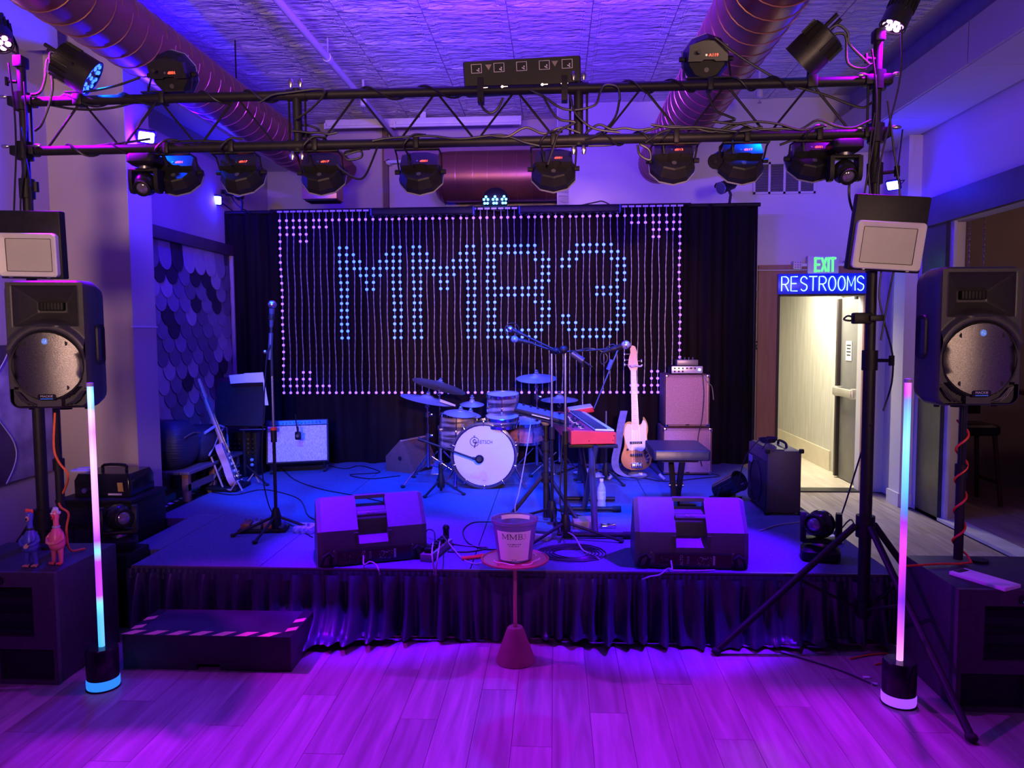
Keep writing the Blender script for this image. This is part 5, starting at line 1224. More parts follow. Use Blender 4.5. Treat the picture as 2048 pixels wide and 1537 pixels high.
MB().box((kw*.97, .0, hk*.35), (.004, .008, hk*.6)).build('end_seam', M('dark_red', (.3, .02, .02), .4, var=.1), t)
# keyboard stand: two A-frames with foot bars
t = thing('keyboard_stand', 'black A-frame stand under the red keyboard', 'stand', (ka.x+kw*.45, 5.12, STZ)); zz = kz-STZ
f1 = P(1200, 1078, Z=STZ)-V(t.location); f0 = P(1185, 1025, Z=STZ)-V(t.location)
for fb, nm in ((f1, 0), (f0, 1)):
    MB().cyl((fb.x-.20, fb.y, .025), (fb.x+.17, fb.y, .025), .016, n=10).build('foot_bar', BLKM, t)
    for s_ in (-.20, .17): MB().cyl((fb.x+s_-.03, fb.y, .025), (fb.x+s_+.03, fb.y, .025), .021, n=10).build('rubber_end', RUB, t)
lm = M('violet_black_tube', (.05, .045, .06), .35, metal=.4, var=.1)
MB().tube([(f1.x-.03, f1.y, .03), (.0, .10, zz-.012)], .021, 10).build('leg', lm, t); MB().tube([(f0.x-.06, f0.y, .03), (.03, .02, zz-.012)], .021, 10).build('leg', lm, t)
MB().tube([(f1.x-.03, f1.y+1.0, .03), (-.06, 1.1, zz-.012)], .021, 10).build('leg', lm, t); MB().tube([(f0.x-.06, f0.y+1.0, .03), (-.03, 1.0, zz-.012)], .021, 10).build('leg', lm, t)
MB().cyl((f1.x-.2, f1.y+1.0, .025), (f1.x+.17, f1.y+1.0, .025), .016, n=10).build('foot_bar', BLKM, t)
for y in (.06, 1.05): MB().box((.02-y*.12, y, zz-.018), (.34, .04, .024), b=.005).build('arm', BLKM, t)
MB().cyl((.0, .06, zz*.45), (-.06, 1.05, zz*.45), .012, n=8).build('crossbar', BLKM, t)
# slanted tray with slim controller on its own stand
hb = P(1090, 1045, Z=STZ); hb = V((P(1092, 1000, Y=5.0).x, 5.0, STZ)); tz = P(1075, 833, Y=5.0).z
t = thing('tray_stand', 'heavy black tripod stand holding a slanted tray left of the keyboard', 'stand', hb); h = tz-STZ
MB().cyl((0, 0, .02), (0, 0, h*.7), .019, n=12).build('lower_tube', BLKM, t); MB().cyl((0, 0, h*.65), (0, 0, h-.03), .015, n=12).build('upper_tube', BLKM, t)
MB().cyl((0, 0, h*.68), (0, 0, h*.76), .03, n=12).build('collar', BLK, t); MB().cyl((0, 0, .26), (0, 0, .33), .034, n=12).build('leg_hub', BLK, t)
legs3(t, .30, .30, lr=.014, footr=.02, angs=(205, 320, 85)); MB().lathe([(.02, h-.06), (.034, h-.045), (.034, h-.02), (.02, h-.01)], 12).build('tilt_joint', M('tan_washer', (.3, .26, .2), .5, var=.1), t)
MB().box((-.01, .0, h-.006), (.34, .22, .008), rot=(R(6), R(14), 0), b=.002).build('tray', BLKM, t)
tc_ = V((hb.x-.03, hb.y, tz+.018))
t = thing('slim_controller', 'slim blue-lit controller slab lying on the slanted tray', 'controller', tc_, rot=(R(6), R(14), 0)); MB().box((0, 0, 0), (.36, .20, .026), b=.005).build('case', BLK, t)
MB().box((0, .0, .0135), (.33, .17, .002)).build('top_panel', M('slate_panel', (.12, .13, .2), .35, var=.1), t); MB().box((.0, -.101, .0), (.12, .002, .006)).build('front_print', WHT, t)
for k in range(6): MB().cyl((-.13+.05*k, .05, .013), (-.13+.05*k, .05, .026), .008, n=8).build('knob', BLK, t)
a = P(1160, 820, Y=6.45); t = thing('small_synth', 'second small red keyboard beyond the far end of the stage keyboard', 'keyboard', a, R(6)); MB().box((0, 0, 0), (.22, .14, .04), rot=(R(8), R(-8), 0), b=.005).build('case', NORD, t); MB().box((0, 0, .022), (.20, .12, .004), rot=(R(8), R(-8), 0)).build('key_strip', kk, t)
MB().cyl((0, 0, -.03), (0, .02, STZ-a.z+.0), .012, n=8).build('support_post', BLKM, t)
# bench
a = P(1350, 905, Z=.86); t = thing('keyboard_bench', 'black padded keyboard bench with crossed legs', 'bench', (P(1356, 900, Y=5.15).x, 5.22, STZ)); sz = .86-STZ
VIN = M('black_vinyl', (.018, .017, .022), .36, var=.15, vscale=12, bump=.12, bscale=25)
MB().loft([[V((x*k, y*k, z)) for x, y in rrect(.375, .50, .018)] for k, z in ((.97, sz-.068), (1, sz-.062), (1, sz-.006), (.985, sz), (.5, sz+.002))]).build('seat_pad', VIN, t)
MB().box((0, 0, sz-.083), (.24, .34, .014)).build('seat_plate', BLKM, t)
for s_ in (-1, 1): MB().box((s_*.022, 0, (sz-.09)/2+.012), (.034, .05, math.hypot(sz-.1, .28)), rot=(R(s_*33), 0, 0), b=.004).build('leg', BLKM, t)
for s_ in (-1, 1): MB().box((0, s_*.16, .016), (.34, .04, .03), b=.006).build('foot_bar', BLKM, t)
MB().cyl((-.05, 0, (sz-.08)/2), (.05, 0, (sz-.08)/2), .015, n=10).build('pivot_bolt', STL, t)

# ---------------------------------------------------------------- amps
TWEED = M('tan_grille_cloth', (.42, .25, .20), .8, var=.35, vscale=190, detail=1, bump=.2, bscale=240)
TOLEX = M('brown_tolex', (.24, .13, .11), .5, var=.2, vscale=80, bump=.15, bscale=200)
def bass_cab(x, y, z, w, d, h, label):
    t = thing('bass_cabinet', label, 'speaker cabinet', (x, y, z)); MB().box((0, d/2, h/2), (w, d, h), b=.012).build('box', TOLEX, t)
    MB().box((-.006, -.004, h/2), (w*.92, .012, h*.9), b=.004).build('grille_cloth', TWEED, t)
    mb = MB(); zz = h*.45; ww = w*.465
    for p_, q_ in (((-ww, -zz), (ww, -zz)), ((ww, -zz), (ww, zz)), ((ww, zz), (-ww, zz)), ((-ww, zz), (-ww, -zz))): mb.cyl((p_[0]-.006, -.008, p_[1]+h/2), (q_[0]-.006, -.008, q_[1]+h/2), .004, n=6)
    mb.build('gold_piping', M('gold_piping', (.6, .42, .3), .35, metal=.5, var=.1), t)
    for sx in (-1, 1):
        for sz in (0, 1): MB().box((sx*(w/2-.014), .012, .016+sz*(h-.032)), (.032, .03, .036), b=.006).build('corner_cap', CHR, t)
    hd = MB(); hd.tube([(w/2+.002, d*.5, h*.68), (w/2+.03, d*.5, h*.6), (w/2+.03, d*.5, h*.4), (w/2+.002, d*.5, h*.32)], .008, 8, 3); hd.build('strap_handle', BLK, t)
    MB().box((0, -.012, h*.04), (.03, .004, .012)).build('badge', INK, t)
    for sx in (-1, 1): MB().cyl((sx*w*.4, d*.5, -.012), (sx*w*.4, d*.5, .004), .015, n=8).build('rubber_foot', RUB, t)
    return t
cy = 6.62; ca, cb_ = P(1327, 900, Y=cy), P(1424, 900, Y=cy); zm = P(1375, 857, Y=cy).z; ztp = P(1375, 750, Y=cy).z
bass_cab((ca.x+cb_.x)/2, cy, STZ+.012, cb_.x-ca.x, .40, zm-STZ-.012, 'lower tan bass cabinet standing on the stage behind the bench')
ca2, cb2 = P(1331, 800, Y=cy), P(1420, 800, Y=cy); bass_cab((ca2.x+cb2.x)/2, cy+.01, zm+.012, cb2.x-ca2.x, .38, ztp-zm-.012, 'upper tan bass cabinet stacked under the amp head')
a, b_ = P(1343, 742, Y=cy+.02), P(1405, 742, Y=cy+.02); w = b_.x-a.x
t = thing('bass_amp_head', 'small silver bass amp head with a lit blue lamp on the cabinets', 'amplifier', ((a.x+b_.x)/2, cy+.02, ztp+.008)); MB().box((0, .11, .035), (w, .22, .066), b=.004).build('case', BLKM, t)
MB().box((0, -.003, .035), (w, .008, .062), b=.002).build('front_panel', M('brushed_face', (.65, .62, .62), .35, metal=.5, var=.06), t)
for i in range(9): MB().cyl((-w*.40+.035*(i % 6)-.0, -.006, .048-.027*(i//6)), (-w*.40+.035*(i % 6), -.014, .048-.027*(i//6)), .0075, n=10).build('knob', BLK, t)
MB().sph((w*.40, -.010, .036), .010, 8, 6, (1, .4, 1)).build('power_lamp', M('amp_blue_lamp', (.3, .6, 1), .3, emit=(.12, .4, 1), est=20, var=.03), t)
text('maker_script', 'aguilar', .022, INK, t, Tm(w*.12, -.0075, .050) @ FX, .0004)
for s_ in (-1, 1): MB().box((s_*w*.4, .1, -.003), (.03, .16, .009)).build('rubber_foot', RUB, t)
t = thing('preamp_pedal', 'grey pedal box lying on the bass amp head', 'pedal', (P(1375, 727, Y=cy+.08).x, cy+.08, ztp+.077)); MB().box((0, .05, .026), (.185, .11, .05), b=.004).build('case', M('grey_metal_case', (.25, .24, .25), .4, metal=.5, var=.1), t)
for k in range(4): MB().cyl((-.05+.035*k, .05, .05), (-.05+.035*k, .05, .072), .006, n=8).build('knob', STL, t)
cable('speaker_cable', [P(1405, 745, Y=cy-.02), P(1408, 790, Y=cy-.03), P(1404, 840, Y=cy-.03), P(1396, 880, Y=cy-.03), P(1402, 925, Y=cy-.05), P(1412, 945, Z=STZ+.01), P(1440, 952, Z=STZ+.006), P(1400, 957, Z=STZ+.006), P(1330, 963, Z=STZ+.006), P(1280, 955, Z=STZ+.006)], .004, 'dark cable hanging down the front of the bass cabinets')
cable('patch_cable', [P(1408, 752, Y=cy-.01), P(1416, 765, Y=cy-.02), P(1424, 775, Y=cy+.1), P(1427, 800, Y=cy+.16)], .004, 'short grey cable at the side of the amp head', CABG)
# white-fronted combo, tilted back
a = P(532, 922, Y=6.55); b_ = P(662, 913, Y=6.75); t = thing('combo_amp', 'tilted guitar amplifier with pale grille cloth at the back left of the stage', 'amplifier', ((a.x+b_.x)/2, 6.62, STZ+.10), math.atan2(.16, b_.x-a.x), rot=None)
w = math.hypot(b_.x-a.x, .16)*.99; h = .40; Tt = Rm('X', -17)
MB().box((0, .12, h/2), (w, .24, h), b=.008, Mx=Tt).build('box', M('black_tolex', (.02, .02, .024), .5, var=.2, vscale=80), t)
MB().box((0, -.004, h*.44), (w*.94, .012, h*.82), b=.003, Mx=Tt).build('grille_cloth', M('silver_grille_cloth', (.72, .66, .74), .7, var=.2, vscale=160, stretch=(1, 1, .05), detail=0), t)
MB().box((.0, -.002, h*.92), (w*.95, .014, h*.10), Mx=Tt).build('control_panel', M('amp_panel', (.08, .08, .09), .3, metal=.5, var=.1), t)
for k in range(12): MB().cyl((-w*.30+w*.06*k, -.008, h*.92), (-w*.30+w*.06*k, -.022, h*.92), .010, n=8, Mx=Tt).build('knob', BLKG, t)
MB().box((-w*.38, -.013, h*.76), (.10, .004, .035), Mx=Tt).build('name_plate', M('blue_grey_plate', (.15, .14, .25), .4, var=.1), t)
for s_ in (-1, 1):
    MB().tube([Tt @ V((s_*w*.46, .2, h*.12)), V((s_*w*.46, .22, -.085))], .010, 8).build('tilt_leg', CHR, t); MB().cyl((s_*w*.42, .03, -.10), (s_*w*.42, .03, .01), .012, n=8).build('caster_post', BLK, t); MB().cyl((s_*w*.42-.012, .03, -.08), (s_*w*.42+.012, .03, -.08), .02, n=10).build('caster', RUB, t)
# small mic hanging over the combo
q = P(596, 835, Y=6.55); t = thing('hanging_mic', 'small microphone hanging over the front of the pale amplifier', 'microphone', P(596, 872, Y=6.55)); MB().tube([(-.03, .03, q.z-t.location.z+.02), (-.02, .02, .10), (0, 0, .04)], .005, 6, 3).build('cord', CAB, t)
MB().box((0, 0, 0), (.055, .03, .075), b=.012).build('case', BLK, t); MB().cyl((0, -.012, .0), (0, -.018, .0), .014, n=14).build('capsule', STL, t); MB().cyl((0, 0, .035), (-.006, .005, .085), .010, n=8).build('neck', BLK, t)
# dark combo at the right, turned to the stage
a = P(1533, 1031, Z=STZ); t = thing('practice_amp', 'dark cube amplifier at the right edge of the stage facing the band', 'amplifier', (a.x, a.y, STZ+.015)); wd, dp, hh = P(1601, 1025, Y=a.y).x-a.x, .50, P(1535, 903, Y=a.y).z-STZ-.015
MB().box((wd/2, dp/2, hh/2), (wd, dp, hh), b=.008).build('box', M('maroon_black_tolex', (.055, .04, .055), .5, var=.2, vscale=70, bump=.15, bscale=160), t)
MB().box((-.004, dp/2, hh*.44), (.012, dp*.90, hh*.76)).build('grille', M('dark_grille', (.02, .02, .03), .6, var=.3, vscale=200), t)
mb = MB(); mb.tube([(-.013, dp/2+.15*math.cos(2*PI*k/24), hh*.42+.15*math.sin(2*PI*k/24)) for k in range(25)], .003, 5); mb.build('speaker_outline', BLKG, t)
MB().box((-.012, dp*.78, hh*.74), (.006, .09, .05)).build('name_plate', M('slate_plate', (.2, .2, .3), .4, var=.1), t)
MB().box((wd*.3, dp/2, hh+.004), (wd*.45, dp*.9, .010), rot=(0, R(0), 0)).build('control_panel', M('amp_panel'), t)
for k in range(9): MB().cyl((wd*.3, .06+dp*.1*k, hh+.008), (wd*.3, .06+dp*.1*k, hh+.026), .009, n=8).build('knob', STL, t)
for x in (0, wd):
    for z in (0, hh):
        MB().box((x, .004, z), (.03, .03, .03), b=.006).build('corner_cap', BLK, t)
MB().tube([(wd*.75, dp*.3, hh+.002), (wd*.75, dp*.35, hh+.03), (wd*.75, dp*.65, hh+.03), (wd*.75, dp*.7, hh+.002)], .009, 8, 3).build('strap_handle', BLK, t)
for x in (.04, wd-.04):
    for y in (.05, dp-.05): MB().cyl((x, y, -.015), (x, y, .004), .014, n=8).build('rubber_foot', RUB, t)
cable('amp_cable', [P(1525, 898, Y=a.y+.05), P(1535, 880, Y=a.y+.15), P(1520, 880, Y=a.y+.2), P(1500, 900, Y=a.y+.1), P(1486, 930, Y=a.y+.2), P(1476, 970, Y=a.y+.25), P(1466, 1005, Z=STZ+.006)], .004, 'thin cable curling over the dark cube amplifier')
t = thing('coiled_cable', 'coiled cable lying on top of the dark cube amplifier', 'cable', P(1536, 893, Y=a.y+.2)); mb = MB(); mb.tube([((.045+.004*k/8)*math.cos(k*.7), (.05)*math.sin(k*.7), .003+.0007*k) for k in range(48)], .004, 5); mb.build('coil', CAB, t); t.location.z = STZ+.015+hh+.03

# floor par at right of bench, blue-lit
a = P(1455, 1000, Z=STZ); t = thing('floor_par', 'black par can lying tilted on the stage between bench and cube amplifier', 'stage light', a, R(35)); MB().lathe([(.05, -.12), (.07, -.10), (.075, .10), (.08, .13), (.07, .13), (.068, .1)], 18, Mx=Tm(0, 0, .10) @ Rm('X', 60)).build('can', BLKG, t); MB().box((0, .02, .012), (.2, .14, .02)).build('foot_plate', BLK, t); MB().tube([(-.085, 0, .10), (-.09, .02, .02)], .007, 6).build('bracket', BLKM, t); MB().tube([(.085, 0, .10), (.09, .02, .02)], .007, 6).build('bracket', BLKM, t)

# ---------------------------------------------------------------- guitars
def strings(root, x0, x1, z0, z1, y0, y1, n, mat):
    mb = MB()
    for k in range(n):
        f = k/(n-1)-.5; mb.cyl((x0*f, y0, z0), (x1*f, y1, z1), .0008, n=4)
    mb.build('strings', mat, root)
SUNB = M('sunburst_wood', (.62, .26, .06), .25, coat=.7); N, L, b = nodes(SUNB); tc = N.new('ShaderNodeTexCoord'); mp = N.new('ShaderNodeMapping'); mp.inputs['Location'].default_value = (0, 0, -.02); mp.inputs['Scale'].default_value = (4.4, 0, 3.4); L.new(tc.outputs['Object'], mp.inputs[0]); gr = N.new('ShaderNodeTexGradient'); gr.gradient_type = 'SPHERICAL'; L.new(mp.outputs[0], gr.inputs[0])
cr = N.new('ShaderNodeValToRGB'); L.new(gr.outputs[0], cr.inputs[0]); cr.color_ramp.elements[0].color = (.02, .008, .004, 1); cr.color_ramp.elements[0].position = .05; cr.color_ramp.elements[1].color = (.62, .20, .035, 1); cr.color_ramp.elements[1].position = .5; e = cr.color_ramp.elements.new(.22); e.color = (.25, .05, .01, 1); L.new(cr.outputs[0], b.inputs['Base Color'])
MAPLE = M('maple_neck', (.80, .47, .30), .4, var=.06, vscale=4, stretch=(8, 8, 1))
def offset_body():
    pts = [(-.02, .21), (-.05, .23), (-.085, .225), (-.115, .19), (-.125, .13), (-.112, .07), (-.115, .0), (-.142, -.07), (-.150, -.13), (-.125, -.185), (-.07, -.215), (.0, -.222), (.07, -.215), (.125, -.185), (.152, -.12), (.148, -.05), (.120, .02), (.112, .08), (.125, .15), (.120, .21), (.095, .262), (.080, .27), (.075, .24), (.055, .205), (.025, .20)]
    p_ = [V((x, z, 0)) for x, z in pts]; p_ = catmull(p_+[p_[0]], 3)[:-1]; return [(q.x, q.y) for q in p_]
gy = 6.42; gb = P(1272, 893, Y=gy); htop = P(1268, 690, Y=gy)
gl = htop.z-gb.z; sc = 1.0
t = thing('bass_guitar', 'sunburst bass guitar with white pickguard standing on the stage', 'bass guitar', (gb.x, gy, gb.z), rot=(R(-7), R(-1.5), 0))
# drawing plane XZ, face toward -Y
ob = [(x*.86, z*.92) for x, z in offset_body()]
MB().prism(ob, 0, .04, Tm(0, .0, 0) @ FX @ Matrix.Scale(-1, 4, (0, 0, 1)), b=.006).build('body', SUNB, t, smooth=30)
pg = [(-.02, .19), (-.075, .20), (-.10, .15), (-.10, .06), (-.085, .01), (-.06, -.035), (.0, -.03), (.04, -.045), (.075, -.03), (.10, .04), (.10, .12), (.105, .20), (.075, .235), (.055, .19), (.02, .175)]
pg = [(q.x*.90, q.y*.95) for q in catmull([V((x, z, 0)) for x, z in pg]+[V((pg[0][0], pg[0][1], 0))], 3)[:-1]]
MB().prism(pg, .001, .004, FX).build('pickguard', M('white_pickguard', (.78, .72, .74), .4, var=.03), t, smooth=0)
nz = gl*.745
MB().loft([[V((x*w_, y, z)) for x, y in ((-.5, -.008), (.5, -.008), (.5, .006), (.2, .018), (-.2, .018), (-.5, .006))] for w_, z in ((.062, .14), (.046, nz))]).build('neck', MAPLE, t)
hd = [(-.024, 0), (.024, 0), (.040, .03), (.036, .075), (.030, .10), (.034, .14), (.020, .185), (-.004, .195), (-.022, .17), (-.020, .14), (-.036, .09), (-.044, .04)]
sh = (gl-nz)/.195; MB().prism([(x*1.05, z*sh) for x, z in hd], -.004, .010, Tm(0, 0, nz) @ FX).build('headstock', MAPLE, t)
fr = MB(); bd = MB()
for k in range(21):
    z = .16+(nz-.16)*(1-(2**(-k/12)-2**(-20/12))/(1-2**(-20/12))) if False else nz-(nz-.16)*(1-2**(-k/12))/(1-2**(-21/12)); fr.box((0, -.0092, z), (.062-.016*(z-.14)/(nz-.14), .002, .0022))
    if k in (3, 5, 7, 9, 12, 15, 17, 19): bd.cyl((0, -.008, z+.014), (0, -.0095, z+.014), .0035, n=8)
fr.build('frets', M('fret_dark', (.2, .16, .15), .4, metal=.6, var=.1), t, smooth=0); bd.build('position_dots', INK, t)
for sx, zs in ((-1, (.05, .085, .13)), (1, (.075,))):
    for z in zs:
        k_ = MB(); k_.cyl((sx*.03, .006, nz+z*sh), (sx*.062, .006, nz+z*sh), .004, n=6); k_.sph((sx*.072, .006, nz+z*sh), .014, 8, 6, (.6, .5, 1.2)); k_.build('tuning_peg', STL, t)
for z in (.03, -.075): MB().box((0, -.010, z), (.105, .014, .022), b=.004).build('pickup', INK, t)
br_ = MB(); br_.box((0, -.008, -.165), (.095, .012, .045), b=.003); br_ = br_.build('bridge', CHR, t)
for k in range(5): MB().box((-.034+.017*k, -.017, -.165), (.012, .010, .036), b=.002).build('saddle', STL, br_)
MB().prism([(.055, -.03), (.095, -.045), (.118, -.10), (.105, -.15), (.085, -.14), (.065, -.08)], .001, .004, FX).build('control_plate', CHR, t)
for x, z in ((.075, -.055), (.090, -.085), (.098, -.115), (.095, -.14)): MB().cyl((x, -.004, z), (x, -.022, z), .011, n=10).build('knob', BLK, t)
strings(t, .075, .036, -.165, nz+.02, -.020, -.012, 5, STL)
# strap of the bass
def ribbon(pts, w, mat, name, label, cat='strap', wd=(1, 0, 0)):
    pts = catmull([V(p_) for p_ in pts], 6); c = pts[0]; mb = MB(); wv = V(wd)*w/2; mb.loft([[p_-c-wv-V((0, .0015, 0)), p_-c+wv-V((0, .0015, 0)), p_-c+wv+V((0, .0015, 0)), p_-c-wv+V((0, .0015, 0))] for p_ in pts]); o = mb.build(name, mat, None, smooth=60); o.location = c; return tag(o, label, cat)
STRAP = M('grey_leather_strap', (.14, .12, .14), .6, var=.25, vscale=20)
ribbon([P(1248, 822, Y=gy+.01), P(1242, 850, Y=gy-.03), P(1236, 890, Y=gy-.04), P(1230, 925, Y=gy-.05), P(1238, 945, Y=gy-.05), P(1262, 955, Y=gy-.06), P(1285, 952, Y=gy-.04)], .062, STRAP, 'guitar_strap', 'wide grey strap hanging beside the bass guitar')
# guitar stand for the bass
t = thing('guitar_stand', 'black tripod guitar stand under the bass guitar', 'stand', (gb.x+.0, gy+.14, STZ)); MB().tube([(0, .02, .10), (0, .05, .8), (0, -.03, htop.z-STZ-.16)], .010, 8).build('post', BLKM, t)
for f in ((.24, -.20), (-.24, -.20), (0, .22)):
    lg = MB(); lg.tube([(f[0]*.1, f[1]*.1, .20), (f[0], f[1], .012)], .010, 8); lg = lg.build('leg', BLKM, t); MB().tube([(f[0]*.82, f[1]*.82, .05), (f[0], f[1], .012)], .0125, 8).build('foot_sleeve', CABG, lg)
for s_ in (-1, 1): MB().tube([(s_*.02, 0, .26), (s_*.07, -.10, .25), (s_*.075, -.20, .27)], .009, 8).build('cradle_arm', RUB, t)
mb = MB(); zz = P(1268, 732, Y=gy).z-STZ; mb.tube([(-.05, -.125, zz+.008), (-.035, -.13, zz-.006), (0, -.115, zz), (.035, -.13, zz-.006), (.05, -.125, zz+.008)], .007, 8, 3); mb.tube([(0, -.02, zz), (0, -.11, zz)], .007, 6); mb.build('neck_yoke', WHT, t)
# electric guitar at left seen nearly edge-on
gy2 = 5.95; g0 = P(463, 928, Y=gy2); g1 = P(398, 762, Y=gy2)
dv = V((g1.x-g0.x, 0, g1.z-g0.z)); gl2 = dv.length; tilt = math.atan2(dv.x, dv.z)
t = thing('electric_guitar', 'pink-edged electric guitar leaning on a stand by the left wall', 'guitar', (g0.x, gy2, g0.z), rot=(0, tilt, R(74)))
t.rotation_mode = 'QUATERNION'
zl = dv.normalized(); yl = V((-.97, -.24, 0)); yl = (yl-zl*yl.dot(zl)).normalized(); xl = yl.cross(zl)
t.rotation_quaternion = Matrix((xl, yl, zl)).transposed().to_quaternion()
ob2 = [(x*.80, z*.82) for x, z in offset_body()]
MB().prism(ob2, -.055, 0, FX, b=.008).build('body', M('natural_alder_edge', (.70, .38, .33), .4, var=.15, vscale=6), t, smooth=30)
MB().prism([(x*.97, z*.97) for x, z in ob2], .0, .003, FX).build('top', M('dark_top', (.05, .05, .10), .25, var=.1, coat=.5), t)
MB().prism([(x*.8, z*.75+.02) for x, z in pg], .003, .006, FX).build('pickguard', M('slate_guard', (.18, .18, .28), .35, var=.05), t)
nz2 = gl2*.78
MB().loft([[V((x*w_, y, z)) for x, y in ((-.5, -.008), (.5, -.008), (.5, .008), (.2, .022), (-.2, .022), (-.5, .008))] for w_, z in ((.056, .12), (.043, nz2))]).build('neck', MAPLE, t)
MB().box((0, -.011, (nz2+.12)/2), (.046, .005, nz2-.12)).build('fretboard', M('rosewood_board', (.12, .07, .08), .4, var=.2), t)
MB().prism([(-.022, 0), (.022, 0), (.034, .03), (.030, .10), (.034, .15), (.015, .18), (-.012, .172), (-.024, .12), (-.030, .04)], -.004, .010, Tm(0, 0, nz2) @ FX).build('headstock', MAPLE, t)
for k in range(6): MB().sph((-.042+.004*k, .004, nz2+.03+.023*k), .009, 8, 6, (1.4, .6, 1)).build('tuning_peg', STL, t)
for z in (.05, .0, -.06): MB().box((0, -.009, z), (.085, .012, .020), b=.003).build('pickup', WHT, t)
MB().box((0, -.010, -.115), (.075, .014, .04), b=.003).build('bridge', CHR, t)
for x, z in ((.07, -.08), (.085, -.12), (.075, -.155)): MB().cyl((x, -.004, z), (x, -.022, z), .010, n=10).build('knob', STL, t)
strings(t, .052, .034, -.115, nz2+.02, -.020, -.014, 6, STL)
t = thing('guitar_stand', 'folding stand cradling the guitar by the left wall', 'stand', (P(470, 975, Z=STZ).x, gy2+.0, STZ))
for p_ in (((-.12, -.1, .28), (-.02, -.12, .03), (.06, -.16, .02)), ((-.12, .1, .28), (-.02, .12, .03), (.06, .16, .02)), ((.06, -.16, .02), (.12, -.17, .10), (.16, -.17, .02)), ((.06, .16, .02), (.12, .17, .10), (.16, .17, .02))):
    MB().tube(p_, .008, 8).build('rail', M('tan_tube', (.45, .28, .22), .4, var=.1), t)
MB().cyl((-.12, -.1, .28), (-.12, .1, .28), .010, n=8).build('top_bar', RUB, t); MB().tube([(-.12, 0, .28), (-.26, 0, .012)], .009, 8).build('rear_leg', BLKM, t)
MB().box((-.05, 0, .025), (.30, .30, .03), rot=(0, R(3), 0), b=.008).build('base_tray', BLK, t)
ribbon([P(458, 905, Y=gy2-.05), P(445, 930, Y=gy2-.08), P(428, 955, Y=gy2-.08), P(418, 978, Y=gy2-.10), P(425, 988, Y=gy2-.1), P(436, 986, Y=gy2-.08)], .035, STRAP, 'guitar_strap', 'strap hanging in a loop from the leaning guitar', wd=(.8, .2, .3))
# ---------------------------------------------------------------- music stand with sheets
my = 6.15; ml_, mr_ = P(434, 800, Y=my), P(531, 800, Y=my); zt_, zb_ = P(480, 764, Y=my).z, P(480, 852, Y=my).z
t = thing('music_stand', 'black music stand desk near the leaning guitar', 'music stand', ((ml_.x+mr_.x)/2, my, STZ)); w = mr_.x-ml_.x; h = zt_-zb_; Mx = Tm(0, 0, (zt_+zb_)/2-STZ) @ Rm('X', -14)
MB().loft([[V((x, y, z)) for x, z in rrect(w, h, .03)] for y in (-.004, .004)], Mx=Mx).build('desk', BLKM, t); MB().box((0, .03, -h/2), (w*.96, .06, .006), Mx=Mx).build('ledge', BLKM, t)
MB().cyl((0, .03, .05), (0, .03, zb_-STZ+.1), .011, n=10).build('post', BLKM, t); MB().cyl((.0, .0, zb_-STZ+.10), (.0, .03, zb_-STZ+.10), .016, n=10).build('desk_knob', STL, t); MB().cyl((-.01, -.03, zb_-STZ-.03), (w*.5, -.03, zb_-STZ-.025), .006, n=8).build('side_arm', STL, t)
legs3(t, .16, .25, a0=100)
pa = P(459, 770, Y=my-.02); t2 = thing('sheet_music', 'white sheets draped over the top of the music stand', 'paper', P(492, 768, Y=my-.03))
def sheet(px0, py0, px1, py1, px2, py2, px3, py3, name, yy):
    q = [P(px0, py0, Y=yy), P(px1, py1, Y=yy), P(px2, py2, Y=yy+.0), P(px3, py3, Y=yy)]; q = [p_-t2.location for p_ in q]
    MB().loft([[p_+V((0, -.001, 0)) for p_ in q], [p_+V((0, .001, 0)) for p_ in q]]).build(name, PAPER, t2, smooth=0)
sheet(458, 751, 490, 748, 492, 766, 461, 768, 'sheet', my-.035); sheet(488, 747, 526, 745, 529, 765, 491, 766, 'sheet', my-.032); sheet(525, 746, 529, 762, 537, 811, 530, 811, 'sheet', my-.03)
# ================================================================ SIGNS, VENT, CLUTTER, CABLES
# exit sign with emergency lamps
ey = 7.70; a, b_ = P(1614, 530, Y=ey), P(1676, 530, Y=ey); zc = P(1645, 530, Y=ey).z; w = b_.x-a.x; h = P(1645, 513, Y=ey).z-P(1645, 550, Y=ey).z
t = thing('exit_sign', 'lit green EXIT sign with twin emergency lamps over the doorway', 'sign', ((a.x+b_.x)/2, ey, zc))
MB().box((0, .0, 0), (w, .05, h), b=.008).build('housing', WHT, t)
GRN = M('lit_green_letters', (.1, .8, .2), .4, emit=(.10, 1, .18), est=1.5, var=.03)
lw, lh = w*.185, h*.78; x0 = -w*.30
def bars(name, rects, mat, par, yy=-.027):
    mb = MB()
    for (x, z, ww, hh, r_) in rects: mb.box((x, yy, z), (ww, .004, hh), rot=(0, R(r_), 0))
    mb.build(name, mat, par, smooth=0)
k = lw*.34; ex = [-w*.20, w*.02, w*.165, w*.30]
ang = math.degrees(math.atan2(lw*1.0, lh))
bars('letter_e', [(ex[0]-lw/2+k/2, 0, k, lh, 0)]+[(ex[0], s_*(lh/2-k/2), lw, k, 0) for s_ in (-1, 0, 1)], GRN, t)
bars('letter_x', [(ex[1], 0, k, lh*1.02, ang*.85), (ex[1], 0, k, lh*1.02, -ang*.85)], GRN, t)
bars('letter_i', [(ex[2], 0, k, lh, 0)], GRN, t); bars('letter_t', [(ex[3], 0, k, lh, 0), (ex[3], lh/2-k/2, lw*1.1, k, 0)], GRN, t)
